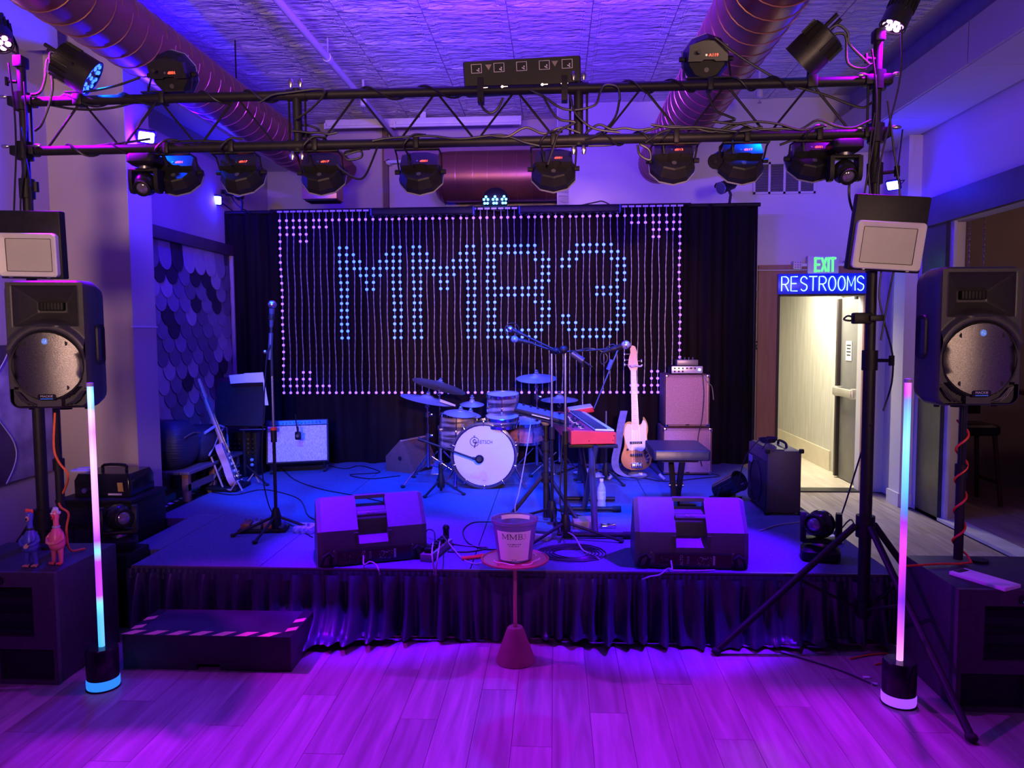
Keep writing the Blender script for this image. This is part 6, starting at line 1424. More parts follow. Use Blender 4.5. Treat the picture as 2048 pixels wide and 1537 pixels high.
for s_ in (-1, 1):
    MB().box((s_*(w/2+.035), .0, .0), (.07, .02, .03), b=.004).build('lamp_arm', WHT, t)
    hd = MB(); hd.box((s_*(w/2+.10), -.01, .0), (.085, .05, .085), b=.012); hd = hd.build('emergency_lamp', WHT, t)
    for i in range(3):
        for j in range(3): MB().sph((s_*(w/2+.10)-.024+.024*i, -.036, -.024+.024*j), .009, 7, 5, (1, .5, 1)).build('lamp_cell', M('lamp_cell_amber', (.5, .3, .45), .2, var=.1), hd)
cable('conduit', [P(1512, 541, Y=7.7), P(1560, 541, Y=7.7), P(1614, 540, Y=7.7)], .006, 'thin conduit running along the wall to the exit sign', PIPE, 2)
# neon RESTROOMS
ny = 7.66; a, b_ = P(1557, 568, Y=ny), P(1738, 566, Y=ny); z0, z1 = P(1645, 588, Y=ny).z, P(1645, 547, Y=ny).z
t = thing('neon_sign', 'blue backed neon sign reading RESTROOMS above the doorway', 'sign', (a.x, ny, (z0+z1)/2)); W_, Hh = b_.x-a.x, z1-z0
MB().box((W_/2, .02, 0), (W_, .012, Hh), b=.003).build('backing', M('blue_acrylic', (.02, .03, .5), .3, emit=(.0, .01, .6), est=.5, var=.05), t)
NEON = M('neon_blue_white', (.6, .9, 1), .3, emit=(.26, .62, 1), est=3, var=.02)
NEON.cycles.emission_sampling = 'AUTO'
cap = Hh*.70; lw = W_*.080; S = {}
S['R'] = [[(0, 0), (0, 1), (.55, 1)]+[(x*.45+.5, y*.26+.73) for x, y in arc((0, 0), 1, 80, -80, 6)]+[(.5, .47), (0, .47)], [(.45, .47), (.95, 0)]]
S['E'] = [[(.9, 1), (0, 1), (0, 0), (.9, 0)], [(0, .52), (.75, .52)]]
S['S'] = [[(.92, .82)]+[(x*.44+.48, y*.26+.74) for x, y in arc((0, 0), 1, 50, 200, 6)]+[(.15, .6), (.5, .5), (.85, .4)]+[(x*.44+.48, y*.26+.26) for x, y in arc((0, 0), 1, 10, -150, 6)]]
S['T'] = [[(-.1, 1), (1.0, 1)], [(.45, 1), (.45, 0)]]
S['O'] = [[(x*.48+.48, y*.5+.5) for x, y in arc((0, 0), 1, 0, 360, 14)]]
S['M'] = [[(-.05, 0), (0, 1), (.5, .3), (1.0, 1), (1.05, 0)]]
step = (W_-.055)/9
for i, ch in enumerate('RESTROOMS'):
    mb = MB(); xo = .030+step*i
    for st_ in S[ch]: mb.tube([(xo+p_[0]*lw, -.004, (p_[1]-.5)*cap) for p_ in st_], .0050, 6)
    mb.build('letter_'+ch.lower(), NEON, t)
for x in (.05, W_-.05): MB().cyl((x, .02, Hh/2-.01), (x, .03, Hh/2-.01), .006, n=8).build('standoff', STL, t)
# small notice half hidden by the curtain
sy = 7.72; a = P(1516, 690, Y=sy); t = thing('notice_sign', 'small black notice in white letters beside the curtain edge', 'sign', (P(1507, 691, Y=sy).x, sy, P(1507, 691, Y=sy).z))
MB().box((0, 0, 0), (.30, .008, .085), b=.006).build('plate', INK, t); text('notice_line', 'Restrooms For', .030, WHT, t, Tm(.140, -.0048, .018) @ FX, .0004, 'RIGHT'); text('notice_line', 'Customer Use Only', .030, WHT, t, Tm(.145, -.0048, -.018) @ FX, .0004, 'RIGHT')
# wall vent
vy = 7.735; a, b_ = P(1508, 387, Y=vy), P(1630, 325, Y=vy); w, h = b_.x-a.x, b_.z-a.z
t = thing('wall_vent', 'white louvered air vent high on the back wall', 'vent', (a.x, vy, a.z)); f = MB()
for x in range(5): f.box((w*x/4, 0, h/2), (.022, .018, h+.02))
for z in (0, h): f.box((w/2, 0, z), (w+.02, .018, .022))
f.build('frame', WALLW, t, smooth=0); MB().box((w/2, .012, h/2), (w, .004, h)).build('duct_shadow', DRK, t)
mb = MB()
for k in range(26): mb.box((w/2, .0, h*(k+.5)/26), (w, .008, .003), rot=(R(35), 0, 0))
o = mb.build('louver_blades', M('grey_louver', (.3, .28, .3), .5, var=.1), t, smooth=0); o['kind'] = 'stuff'
# outlet and plug on the pier foot
a = P(305, 1003, X=XP+.004); t = thing('wall_outlet', 'power outlet with plug at the foot of the left pier', 'outlet', (XP+.004, 5.12, STZ+.10)); MB().box((0, 0, 0), (.008, .075, .115), b=.003).build('cover_plate', WHT, t)
for z in (-.025, .025): MB().cyl((.004, 0, z), (.007, 0, z), .016, n=12).build('socket', M('ivory_socket', (.55, .5, .5), .4, var=.05), t)
MB().box((.022, .005, -.03), (.035, .03, .03), b=.005).build('plug', BLK, t)
# wall art: pale panel with dark wavy edge
t = thing('wall_art', 'marbled wall art with a dark wavy edge on the left wall', 'artwork', (-3.44, 4.05, .80)); wv = [(.0, .0), (.30, .0)]
MB().box((.012, .42, .36), (.02, .84, .86), b=.003).build('panel', M('marbled_pale', (.55, .5, .62), .45, rgb2=(.16, .12, .22), vscale=5, detail=6), t)
pts = [(.0, -.07)]+[(.36+.10*math.sin(k*.75), -.07+.086*k) for k in range(11)]+[(.0, .79)]
MB().prism(pts, .0, .03, Matrix.Rotation(PI/2, 4, 'Z') @ FX @ Tm(0, 0, .0)).build('dark_wave', M('dark_walnut', (.07, .045, .07), .4, var=.3, vscale=4), t)
mb = MB(); mb.tube([(.03, x, z) for x, z in pts[1:-1]], .004, 6, 4); mb.build('wave_edge', M('resin_line', (.6, .6, .8), .3, var=.1), t)
# case and rack in front of the pier
a = P(205, 990, Y=4.75); t = thing('equipment_rack', 'black rack unit in front of the pier carrying the fog machine', 'rack', (P(205, 1000, Y=4.6).x, 4.55, 0)); hz = P(205, 1005, Y=4.55).z
MB().box((0, .2, hz/2), (.46, .40, hz), b=.008).build('case', BLK, t)
for k in range(4): MB().box((0, -.004, hz*.85-.14*k), (.42, .012, .11), b=.003).build('rack_panel', BLKG, t)
for k in range(6): MB().cyl((.06+.025*k, -.008, hz*.84), (.06+.025*k, -.02, hz*.84), .008, n=8).build('knob', STL, t)
for s_ in (-1, 1): MB().tube([(s_*.2, -.01, hz*.5), (s_*.2, -.04, hz*.55), (s_*.2, -.04, hz*.7), (s_*.2, -.01, hz*.75)], .006, 6).build('rack_handle', BLKM, t)
MB().box((.0, .17, hz+.012), (.50, .44, .024), b=.004).build('shelf_board', BLK, t)
t = thing('fog_machine', 'black fog machine with top handle in front of the left pier', 'fog machine', (P(205, 970, Y=4.6).x, 4.58, hz+.026)); fh = P(205, 952, Y=4.58).z-hz-.02
MB().loft([[V((x*k, y*k+.16, z)) for x, y in rrect(.38, .30, .02)] for k, z in ((1, 0), (1, fh*.7), (.9, fh))]).build('housing', BLKG, t); MB().tube([(-.08, .16, fh-.002), (-.07, .16, fh+.035), (.07, .16, fh+.035), (.08, .16, fh-.002)], .010, 8, 3).build('carry_handle', BLK, t)
MB().box((.13, -.0, fh*.45), (.035, .004, .06), rot=(R(8), 0, 0)).build('yellow_label', M('yellow_label', (.7, .5, .1), .5, var=.1), t); MB().box((.09, .005, fh*.12), (.09, .004, .012)).build('white_label', WHT, t); MB().cyl((-.1, .008, fh*.3), (-.1, -.02, fh*.3), .016, n=10).build('nozzle', STL, t)
t2 = thing('folded_cloth', 'pale folded cloth on the fog machine', 'cloth', (P(165, 948, Y=4.7).x, 4.70, hz+.026+fh)); MB().loft([[V((x*k, y*k, z)) for x, y in rrect(.12, .10, .02)] for k, z in ((1, 0), (1.02, .008), (.85, .016))]).build('folds', M('pale_cloth', (.5, .48, .6), .8, var=.1), t2); MB().box((.02, .01, .019), (.10, .05, .008), b=.003).build('top_fold', MATS['pale_cloth'], t2)
# moving head standing at the back of the left subwoofer
a = P(246, 1110, Y=4.06); bxz = P(250, 1102, Y=4.06).z
t = thing('road_box', 'low black box at the left corner of the stage front', 'box', (P(225, 1120, Y=4.02).x-.03, 4.10, 0)); MB().box((0, 0, (bxz-.004)/2), (.27, .24, bxz-.004), b=.006).build('case', BLK, t); MB().box((0, -.122, bxz*.6), (.08, .006, .03)).build('handle', BLKM, t)
moving_head('black moving head light on the box between left subwoofer and stage', (P(238, 1110, Y=4.06).x-.02, 4.10, bxz), Rm('Z', 25), .86, lens_dir=(.45, -.8, .05))
# bench along the left wall with bags
WB = M('dark_bench_wood', (.14, .10, .12), .5, var=.3, vscale=4, stretch=(12, .8, 1)); bzt = STZ+.24
t = thing('wall_bench', 'low slatted wooden bench along the left wall behind the guitar', 'bench', (-3.0, 5.42, STZ))
for k in range(5): MB().box((-.13+.085*k, .49, .225), (.080, .98, .024), b=.003).build('slat', WB, t)
for y in (.05, .49, .93):
    for x in (-.13, .2): MB().box((x, y, .107), (.05, .05, .213), b=.004).build('leg', M('red_brown_post', (.25, .10, .10), .5, var=.15), t)
MB().box((.215, .49, .11), (.02, .94, .05)).build('rail', WB, t)
mb = MB()
p0, p1 = P(322, 1017, Z=STZ), P(428, 968, Z=STZ)
t = thing('hazard_strip', 'striped black and pale floor tape along the left stage edge', 'tape', p0); d = (p1-p0); an = math.atan2(d.y, d.x)
MB().box(d/2+V((0, 0, .001)), (d.length, .05, .001), rot=(0, 0, an)).build('tape_base', TPD, t)
st_me = MB().prism([(-.03, -.022), (.02, -.022), (.045, .022), (-.005, .022)], 0, .001, Matrix.Rotation(an, 4, 'Z')).mesh('tape_stripe', M('pale_tape', (.75, .66, .6), .5, var=.05), 0)
for k in range(10): obj('tape_stripe', st_me, t, d*(k+.5)/10+V((0, 0, .0018)))
def soft(name, label, cat, loc, size, mat, rz=0, puff=.25, parts=()):
    t = thing(name, label, cat, loc, rz); sx, sy, sz = size; rings = []
    for k in range(9):
        f = k/8; s_ = (1-abs(2*f-1)**3*puff); rings.append([V((x*s_, y*s_, sz*f)) for x, y in rrect(sx, sy, min(sx, sy)*.3, 5)])
    MB().loft(rings).build('shell', mat, t, smooth=80)
    for nm, pts, r_, m_ in parts: MB().tube(pts, r_, 6, 4).build(nm, m_, t)
    return t
NYL = M('black_nylon', (.025, .025, .04), .6, var=.3, vscale=20, bump=.2, bscale=40)
PIPG = M('pale_piping', (.5, .5, .6), .5, var=.1)
soft('gig_bag', 'puffy black gig bag with pale piping on the wall bench', 'bag', (-2.98, 5.98, STZ+.24), (.40, .52, .27), NYL, R(5), .3, (('piping', [(.19, -.20, .06), (.20, .05, .22), (.19, .20, .24), (.19, .24, .06)], .008, PIPG), ('shoulder_strap', [(.16, -.20, .24), (.2, -.05, .28), (.2, .12, .25)], .012, PIPG)))
soft('duffel_bag', 'dark quilted duffel bag nearest the pier on the wall bench', 'bag', (-2.99, 5.60, STZ+.24), (.38, .34, .36), M('quilted_navy', (.02, .02, .045), .5, var=.3, vscale=9, stretch=(1, 1, 14), bump=.4, bscale=9), 0, .35, (('zipper', [(.19, -.14, .25), (.192, 0, .27), (.19, .14, .25)], .005, M('brass_zip', (.4, .25, .15), .4, metal=.6, var=.1)),))
a = P(430, 900, Y=6.9); t = thing('stacked_case', 'tall dark maroon case standing behind the music stand', 'case', (P(455, 820, Y=6.85).x+.04, 6.75, STZ)); hh = P(440, 758, Y=6.75).z-STZ
MB().box((0, .12, hh/2), (.40, .24, hh), b=.012).build('box', M('maroon_case', (.10, .03, .05), .5, var=.2), t); MB().box((-.185, -.004, hh/2), (.03, .012, hh*.98)).build('edge_strip', M('dark_red_edge', (.22, .05, .07), .45, var=.1), t)
for z in (.1, hh-.1): MB().box((.1, -.006, z), (.05, .014, .04), b=.004).build('latch', STL, t)
t = thing('effects_rack', 'black box of effects with rows of small knobs behind the guitar', 'effects unit', (P(480, 885, Y=6.5).x, 6.45, STZ)); MB().box((0, .13, .20), (.34, .26, .40), b=.008).build('case', BLK, t)
kn2 = MB().lathe([(.008, 0), (.008, .012)], 8, Mx=FX).mesh('knob', STL, 40)
for i in range(8):
    for j in range(4): obj('knob', kn2, t, (-.14+.04*i, -.002, .22+.04*j))
for k in (0, 1): MB().sph((.13, -.012, .11+.045*k), .016, 10, 8).build('lamp_dome', M('pale_dome', (.7, .65, .6), .3, var=.05), t)
# pedals by the left mic
a = P(528, 1062, Z=STZ); t = thing('pedal_board', 'small pedal board with red and silver knobs at the left mic stand', 'pedal board', a, R(8)); MB().box((0, 0, .012), (.30, .14, .024), b=.004).build('board', BLK, t)
random.seed(9)
for k in range(4):
    pd = MB(); pd.box((-.105+.07*k, 0, .042), (.055, .10, .036), b=.004); pd = pd.build('pedal', M('pedal_tone_%d' % k, [(.25, .06, .06), (.2, .2, .22), (.35, .1, .05), (.1, .1, .3)][k], .4, var=.2), t)
    for q in (-1, 1): MB().cyl((-.105+.07*k+.014*q, .03, .06), (-.105+.07*k+.014*q, .03, .074), .007, n=8).build('knob', RED if k == 3 else STL, pd)
a = P(612, 1065, Z=STZ); t = thing('speckled_pedal', 'speckled pale pedal between the left mic stand and the wedge', 'pedal', a, R(-10)); MB().box((0, 0, .025), (.13, .10, .045), rot=(R(6), 0, 0), b=.005).build('case', M('speckled_case', (.55, .55, .65), .4, rgb2=(.1, .1, .3), vscale=70), t); MB().cyl((.03, -.02, .045), (.03, -.02, .062), .010, n=10).build('switch', STL, t)
# stage box with cables, near front centre
a = P(868, 1118, Z=STZ); t = thing('power_strip', 'metal power strip bristling with plugs at the stage edge', 'power strip', (a.x, a.y+.10, STZ), R(-12)); MB().box((0, 0, .022), (.07, .34, .042), b=.004).build('housing', M('tan_metal', (.30, .22, .2), .4, metal=.5, var=.15), t)
for k in range(6): MB().box((.0, -.13+.05*k, .055), (.04, .034, .03), b=.006).build('plug', BLK, t)
t2 = thing('upright_adapter', 'upright black adapter standing beside the power strip', 'adapter', (a.x+.03, a.y+.27, STZ)); MB().cyl((0, 0, 0), (0, 0, .10), .018, n=12).build('barrel', BLK, t2); MB().sph((0, 0, .105), .022, 10, 8).build('cap', BLKG, t2)
for k, (pp, lab, mt) in enumerate((
    ([P(866, 1085, Z=STZ+.07), P(864, 1110, Z=STZ+.08), P(868, 1140, Z=STZ+.01), P(868, 1150, Y=SF-.03)], 'pale cable running from the power strip over the stage edge, left one', CABG),
    ([P(880, 1085, Z=STZ+.07), P(876, 1110, Z=STZ+.08), P(872, 1140, Z=STZ+.01), P(872, 1152, Y=SF-.03)], 'pale cable running from the power strip over the stage edge, right one', CABG),
    ([P(848, 1072, Z=STZ+.01), P(856, 1060, Z=STZ+.06), P(868, 1064, Z=STZ+.08), P(870, 1080, Z=STZ+.06)], 'short dark cable arching from the left wedge into the power strip', CAB),
    ([P(884, 1070, Z=STZ+.10), P(900, 1090, Z=STZ+.03), P(925, 1118, Z=STZ+.005), P(950, 1128, Z=STZ+.005), P(975, 1124, Z=STZ+.02)], 'cable from the upright adapter towards the little table', CABG),
    ([P(985, 1044, Z=STZ+.006), P(945, 1046, Z=STZ+.006), P(926, 1062, Z=STZ+.006), P(935, 1085, Z=STZ+.006), P(965, 1098, Z=STZ+.006), P(1010, 1100, Z=STZ+.006)], 'thick dark cable looping on the stage left of the bucket', CAB),
    ([P(850, 1095, Z=STZ+.005), P(890, 1088, Z=STZ+.005), P(930, 1092, Z=STZ+.005), P(975, 1096, Z=STZ+.005), P(940, 1104, Z=STZ+.005), P(895, 1104, Z=STZ+.005)], 'dark cable bundle lying behind the power strip', CAB),
    ([P(727, 1112, Z=STZ+.05), P(728, 1130, Z=STZ+.02), P(740, 1124, Z=STZ+.03), P(752, 1130, Z=STZ+.02), P(757, 1140, Z=STZ+.005), P(760, 1150, Y=SF-.03)], 'pale cable plugged into the left wedge', CABG),
    ([P(1342, 1122, Z=STZ+.05), P(1344, 1140, Z=STZ+.02), P(1336, 1138, Z=STZ+.02), P(1320, 1150, Y=SF-.03), P(1300, 1154, Y=SF-.03), P(1284, 1160, Y=SF-.03)], 'pale cable plugged into the right wedge and drooping over the edge', CABG),
    ([P(1344, 1142, Z=STZ+.006), P(1390, 1142, Z=STZ+.006), P(1430, 1141, Z=STZ+.006)], 'thin pale cable along the stage edge before the right wedge', CABG),
    ([P(424, 985, Z=STZ+.005), P(470, 990, Z=STZ+.005), P(520, 980, Z=STZ+.005), P(560, 985, Z=STZ+.005), P(600, 1000, Z=STZ+.005), P(615, 1030, Z=STZ+.005), P(630, 1040, Z=STZ+.005)], 'instrument cable crossing the carpet to the left wedge', CAB),
    ([P(560, 935, Z=STZ+.005), P(590, 960, Z=STZ+.005), P(640, 978, Z=STZ+.005), P(700, 990, Z=STZ+.005), P(770, 1005, Z=STZ+.005)], 'long dark cable crossing the carpet from the pale amplifier', CAB),
    ([P(650, 930, Z=STZ+.005), P(690, 938, Z=STZ+.005), P(720, 932, Z=STZ+.005), P(760, 945, Z=STZ+.005), P(700, 950, Z=STZ+.005), P(740, 958, Z=STZ+.005), P(800, 952, Z=STZ+.005)], 'tangled cable on the carpet left of the drum monitor', CAB),
    ([P(1049, 812, Y=5.9), P(1062, 830, Y=5.6), P(1058, 870, Y=5.4), P(1050, 920, Y=5.2), P(1038, 985, Y=4.9), P(1030, 1020, Y=4.7), P(1042, 1062, Z=STZ+.01)], 'pale cable hanging from the slanted tray down behind the bucket', CABG),
    ([P(1135, 1065, Z=STZ+.05), P(1150, 1075, Z=STZ+.06), P(1165, 1100, Z=STZ+.02), P(1185, 1110, Z=STZ+.005), P(1200, 1120, Z=STZ+.005)], 'pale cable springing from the keyboard mic stand base', CABG),
    ([P(1125, 870, Y=b1.y-.02), P(1122, 940, Y=b1.y-.02), P(1120, 1000, Y=b1.y-.02), P(1126, 1060, Y=b1.y-.02), P(1120, 1085, Z=STZ+.01)], 'dark cable running down the keyboard mic stand', CAB),
    ([P(1600, 1030, Z=STZ+.005), P(1615, 1035, Z=STZ+.005), P(1612, 1043, Z=STZ+.005), P(1560, 1050, Z=STZ+.005), P(1520, 1062, Z=STZ+.005)], 'thin cable on the carpet in front of the dark cube amplifier', CABG),
)): cable('stage_cable', pp, .0042, lab, mt, 6)
# coil of cable before the keyboard mic stand
a = P(1140, 1108, Z=STZ); t = thing('cable_coil', 'flat coil of dark cable on the carpet under the keyboard mic stand', 'cable', a); mb = MB(); mb.tube([((.09+.0022*k*.6)*math.cos(k*.42), (.075+.0018*k*.6)*math.sin(k*.42), .005+.004*math.sin(k*.9)) for k in range(95)], .004, 5); mb.build('coil', CAB, t)
a = P(1075, 1078, Z=STZ); t = thing('floor_pedal', 'flat blue-lit pedal right of the bucket on the carpet', 'pedal', (a.x+.02, a.y, STZ), R(-20)); MB().box((0, 0, .018), (.13, .09, .034), b=.004).build('case', M('blue_grey_pedal', (.3, .32, .45), .4, var=.15), t); MB().box((0, .01, .036), (.10, .05, .002)).build('face_plate', INK, t)
a = P(1170, 1055, Z=STZ); t = thing('sustain_pedal', 'tan pedal box beneath the keyboard', 'pedal', a, R(5)); MB().box((0, 0, .03), (.16, .12, .055), rot=(R(4), 0, 0), b=.006).build('case', M('tan_case', (.3, .22, .12), .5, var=.2), t); MB().box((.15, -.02, .012), (.10, .06, .02), b=.006).build('foot_plate', CHR, t)
a = P(1120, 940, Z=STZ); t = thing('sheet_pile', 'loose pale sheets lying on the carpet beneath the keyboard', 'paper', P(1178, 950, Z=STZ))
for k in range(3): MB().box((.03*k, .05*k, .003+.002*k), (.21, .29, .0015), rot=(0, 0, R(15+20*k))).build('sheet', PAPER, t)
# water bottle
a = P(1203, 1019, Z=STZ); t = thing('water_bottle', 'clear plastic water bottle standing beside the keyboard stand', 'bottle', a)
PET = M('clear_pet', (.75, .85, 1), .12, trans=.55, ior=1.25, var=.05); MB().lathe([(.025, 0), (.031, .006), (.031, .05), (.028, .06), (.031, .07), (.031, .14), (.028, .16), (.015, .19), (.012, .196), (.012, .205)], 20).build('bottle_body', PET, t)
MB().lathe([(.0315, .075), (.0317, .076), (.0317, .132), (.0315, .133)], 20, cap=False).build('label_band', M('blue_label', (.25, .35, .7), .4, rgb2=(.6, .65, .8), vscale=30), t); MB().lathe([(.014, .203), (.0145, .205), (.0145, .220), (.012, .222)], 14).build('cap', WHT, t)
a = P(1302, 955, Z=STZ); t = thing('cable_bag', 'small blue-lit bag lying in front of the bass guitar', 'bag', P(1275, 957, Z=STZ), R(-12)); MB().sph((0, 0, .03), .07, 14, 8, (1.2, .6, .45)).build('pouch', M('slate_pouch', (.2, .22, .32), .6, var=.2), t); MB().box((.03, -.03, .045), (.03, .012, .02)).build('tag', WHT, t)
# white power brick and red clip near the right front corner
a = P(1690, 1085, Z=STZ); t = thing('power_brick', 'pale power brick on the stage corner by the truss stand', 'adapter', (a.x-.06, a.y+.0, STZ)); MB().box((0, 0, .02), (.09, .06, .04), b=.008).build('case', WHT, t); MB().box((-.05, 0, .02), (.012, .02, .02)).build('plug_end', BLK, t)
# red-handled pliers on the edge next to the bucket
a = P(948, 1118, Z=STZ); t = thing('red_pliers', 'red-handled tool lying on the stage edge left of the bucket', 'tool', a, R(15)); MB().tube([(-.07, .0, .01), (0, .008, .01), (.06, .03, .01)], .008, 6, 3).build('handle', RED, t); MB().tube([(-.07, -.02, .01), (0, -.01, .01), (.06, .0, .01)], .008, 6, 3).build('handle', RED, t); MB().box((.09, .015, .01), (.05, .02, .012), b=.004).build('jaw', STL, t)
# ---------------------------------------------------------------- cables along truss and stands
def droop(px0, py0, px1, py1, sag, y=TY, n=4, jit=0):
    a, b_ = P(px0, py0, Y=y), P(px1, py1, Y=y); return [a.lerp(b_, k/n)-V((0, jit*math.sin(k*2.1), sag*4*(k/n)*(1-k/n))) for k in range(n+1)]
TC = [
 (droop(100, 210, 270, 205, .03), 'cable drooping below the left wash light'), ([P(112, 115, Y=TY-.05), P(95, 120, Y=TY-.07), P(90, 160, Y=TY-.06), P(80, 185, Y=TY-.06), P(62, 190, Y=TY-.05)], 'cable arching from the left wash light to the mast'),
 ([P(118, 112, Y=TY-.06), P(100, 108, Y=TY-.08), P(105, 180, Y=TY-.06), P(85, 245, Y=TY-.05), P(70, 262, Y=TY-.04)], 'long cable arching from the left wash light down to the lower bar'),
 (droop(70, 300, 300, 278, .01), 'cable lying along the lower bar at its left end'), (droop(130, 185, 280, 155, .02), 'cable rising to the left top par light'), (droop(300, 290, 500, 290, -.02), 'cable resting on the lower bar above the left par lights'),
 ([P(520, 205, Y=TY-.04), P(545, 190, Y=TY-.05), P(580, 185, Y=TY-.05), P(640, 178, Y=TY-.05), P(648, 190, Y=TY-.05), P(620, 220, Y=TY-.05), P(590, 240, Y=TY-.05)], 'thick cable wrapped around the left truss coupler'),
 ([P(620, 270, Y=TY+.03), P(590, 262, Y=TY+.03), P(610, 250, Y=TY+.03), P(640, 262, Y=TY+.03), P(600, 272, Y=TY+.03), P(645, 275, Y=TY+.03), P(655, 285, Y=TY+.03)], 'bunched cable tangle beside the left truss coupler'),
 ([P(690, 310, Y=TY), P(720, 302, Y=TY), P(722, 315, Y=TY), P(695, 320, Y=TY), P(690, 305, Y=TY), P(715, 300, Y=TY), P(740, 298, Y=TY)], 'looped cable hanging under the lower bar left of centre'),
 ([P(760, 280, Y=TY-.02), P(745, 320, Y=TY), P(730, 352, Y=TY), P(715, 358, Y=TY), P(690, 345, Y=TY), P(672, 330, Y=TY)], 'cable swinging from the lower bar to the par by the duct elbow'),
 ([P(745, 282, Y=TY-.03), P(780, 276, Y=TY-.03), P(860, 272, Y=TY-.03), P(920, 278, Y=TY-.03), P(1000, 270, Y=TY-.03), P(1050, 285, Y=TY-.03), P(1080, 292, Y=TY-.03)], 'cable lying along the middle of the lower bar'),
 ([P(960, 196, Y=TY-.03), P(965, 215, Y=TY-.03), P(980, 226, Y=TY-.03), P(995, 218, Y=TY-.03), P(1006, 196, Y=TY-.03)], 'U-shaped cable loop hanging below the light bar'),
 ([P(1060, 180, Y=TY-.04), P(1090, 195, Y=TY-.04), P(1120, 215, Y=TY-.04), P(1150, 220, Y=TY-.04), P(1190, 210, Y=TY-.04), P(1200, 185, Y=TY-.04), P(1212, 170, Y=TY-.04), P(1235, 175, Y=TY-.04), P(1240, 200, Y=TY-.04)], 'cable looping past the right truss coupler'),
 ([P(1085, 190, Y=TY-.05), P(1105, 225, Y=TY-.05), P(1122, 240, Y=TY-.05), P(1150, 245, Y=TY-.05), P(1120, 262, Y=TY-.05), P(1105, 300, Y=TY-.03), P(1095, 330, Y=TY-.03)], 'cable dropping from the right coupler to the par below'),
 ([P(1140, 190, Y=TY-.06), P(1150, 225, Y=TY-.06), P(1175, 250, Y=TY-.06), P(1200, 260, Y=TY-.06), P(1240, 265, Y=TY-.06)], 'thick power cable hung on the right coupler'),
 ([P(1240, 195, Y=TY-.03), P(1230, 235, Y=TY-.03), P(1200, 268, Y=TY-.03), P(1170, 280, Y=TY-.03)], 'cable curving down right of the right coupler'),
 ([P(1160, 292, Y=TY+.03), P(1220, 290, Y=TY+.03), P(1280, 278, Y=TY+.03), P(1340, 265, Y=TY+.03), P(1400, 268, Y=TY+.03), P(1450, 260, Y=TY+.03)], 'cable running along the lower bar to the right duct'),
 ([P(1290, 285, Y=TY-.03), P(1330, 262, Y=TY-.03), P(1390, 258, Y=TY-.03), P(1450, 265, Y=TY-.03), P(1500, 258, Y=TY-.03), P(1560, 262, Y=TY-.03)], 'bundle cable over the lower bar above the right pars'),
 ([P(1275, 290, Y=TY), P(1280, 310, Y=TY), P(1300, 320, Y=TY), P(1298, 300, Y=TY), P(1280, 288, Y=TY), P(1305, 288, Y=TY)], 'small looped cable left of the right duct par'),
 ([P(1415, 185, Y=TY-.03), P(1430, 220, Y=TY), P(1455, 232, Y=TY), P(1470, 240, Y=TY), P(1440, 246, Y=TY)], 'cable hanging under the upper bar near the right duct'),
 ([P(1430, 75, Y=TY), P(1490, 120, Y=TY), P(1570, 165, Y=TY), P(1650, 190, Y=TY), P(1720, 215, Y=TY), P(1745, 205, Y=TY)], 'long cable swinging from the right top par to the mast'),
 ([P(1650, 65, Y=TY-.05), P(1675, 50, Y=TY-.06), P(1695, 65, Y=TY-.06), P(1700, 90, Y=TY-.05), P(1740, 130, Y=TY-.04)], 'cable arching from the right wash light to the mast'),
 ([P(1655, 72, Y=TY-.05), P(1690, 70, Y=TY-.07), P(1695, 125, Y=TY-.05), P(1725, 138, Y=TY-.05), P(1745, 128, Y=TY-.04)], 'second cable sagging from the right wash light to the mast'),
 ([P(1560, 290, Y=TY), P(1590, 280, Y=TY), P(1640, 276, Y=TY), P(1690, 262, Y=TY), P(1730, 262, Y=TY)], 'cable running behind the right moving head'),
 ([P(1700, 350, Y=TY), P(1698, 390, Y=TY), P(1705, 420, Y=TY+.05), P(1715, 430, Y=TY+.05)], 'cable hanging from the right moving head down to the flood panel'),
]
for pp, lab in TC: cable('truss_cable', pp, .006, lab, CAB, 5, 'black cables strung along the truss')
# cables wound around the bars, wavy bundles on the lower bar, and the lead of every hanging par
def wrap(x0, x1, z, turns, lab):
    pp = [V((x0+(x1-x0)*k/(turns*8), TY+.031*math.cos(k*PI/4), z+.031*math.sin(k*PI/4))) for k in range(turns*8+1)]
    cable('truss_cable', pp, .0055, lab, CAB, 2, 'black cables strung along the truss')
for (a_, b_, zz, n_, lab) in ((100, 330, ZT, 2, 'cable wound around the upper bar left of the left top par'), (380, 560, ZT, 2, 'cable wound around the upper bar right of the left top par'), (700, 930, ZT, 2, 'cable wound around the upper bar left of the light bar'),
                              (1230, 1400, ZT, 2, 'cable wound around the upper bar before the right duct'), (1440, 1600, ZT, 2, 'cable wound around the upper bar left of the right wash light'), (110, 280, ZB, 2, 'cable wound around the lower bar left of the pier flood'), (1180, 1330, ZB, 2, 'cable wound around the lower bar right of the right coupler')):
    wrap(P(a_, 200, Y=TY).x, P(b_, 200, Y=TY).x, zz, n_, lab)
random.seed(21)
for q, (a_, b_, lab) in enumerate(((1285, 1480, 'upper wavy cable on the lower bar over the right duct par'), (1300, 1520, 'lower wavy cable on the lower bar over the right duct par'), (1380, 1600, 'upper wavy cable over the vent-side par'), (1420, 1640, 'lower wavy cable over the vent-side par'), (1560, 1735, 'wavy cable over the right moving head'), (1170, 1300, 'wavy cable right of the right coupler'), (980, 1160, 'wavy cable left of the right coupler'), (590, 680, 'wavy cable at the left coupler'))):
    n_ = 5; pp = [V((P(a_+(b_-a_)*k/n_, 270, Y=TY).x, TY-.035-.01*(q % 2), ZB+.034+random.uniform(-.022, .03))) for k in range(n_+1)]
    cable('truss_cable', pp, .006, lab, CAB, 4, 'black cables strung along the truss')
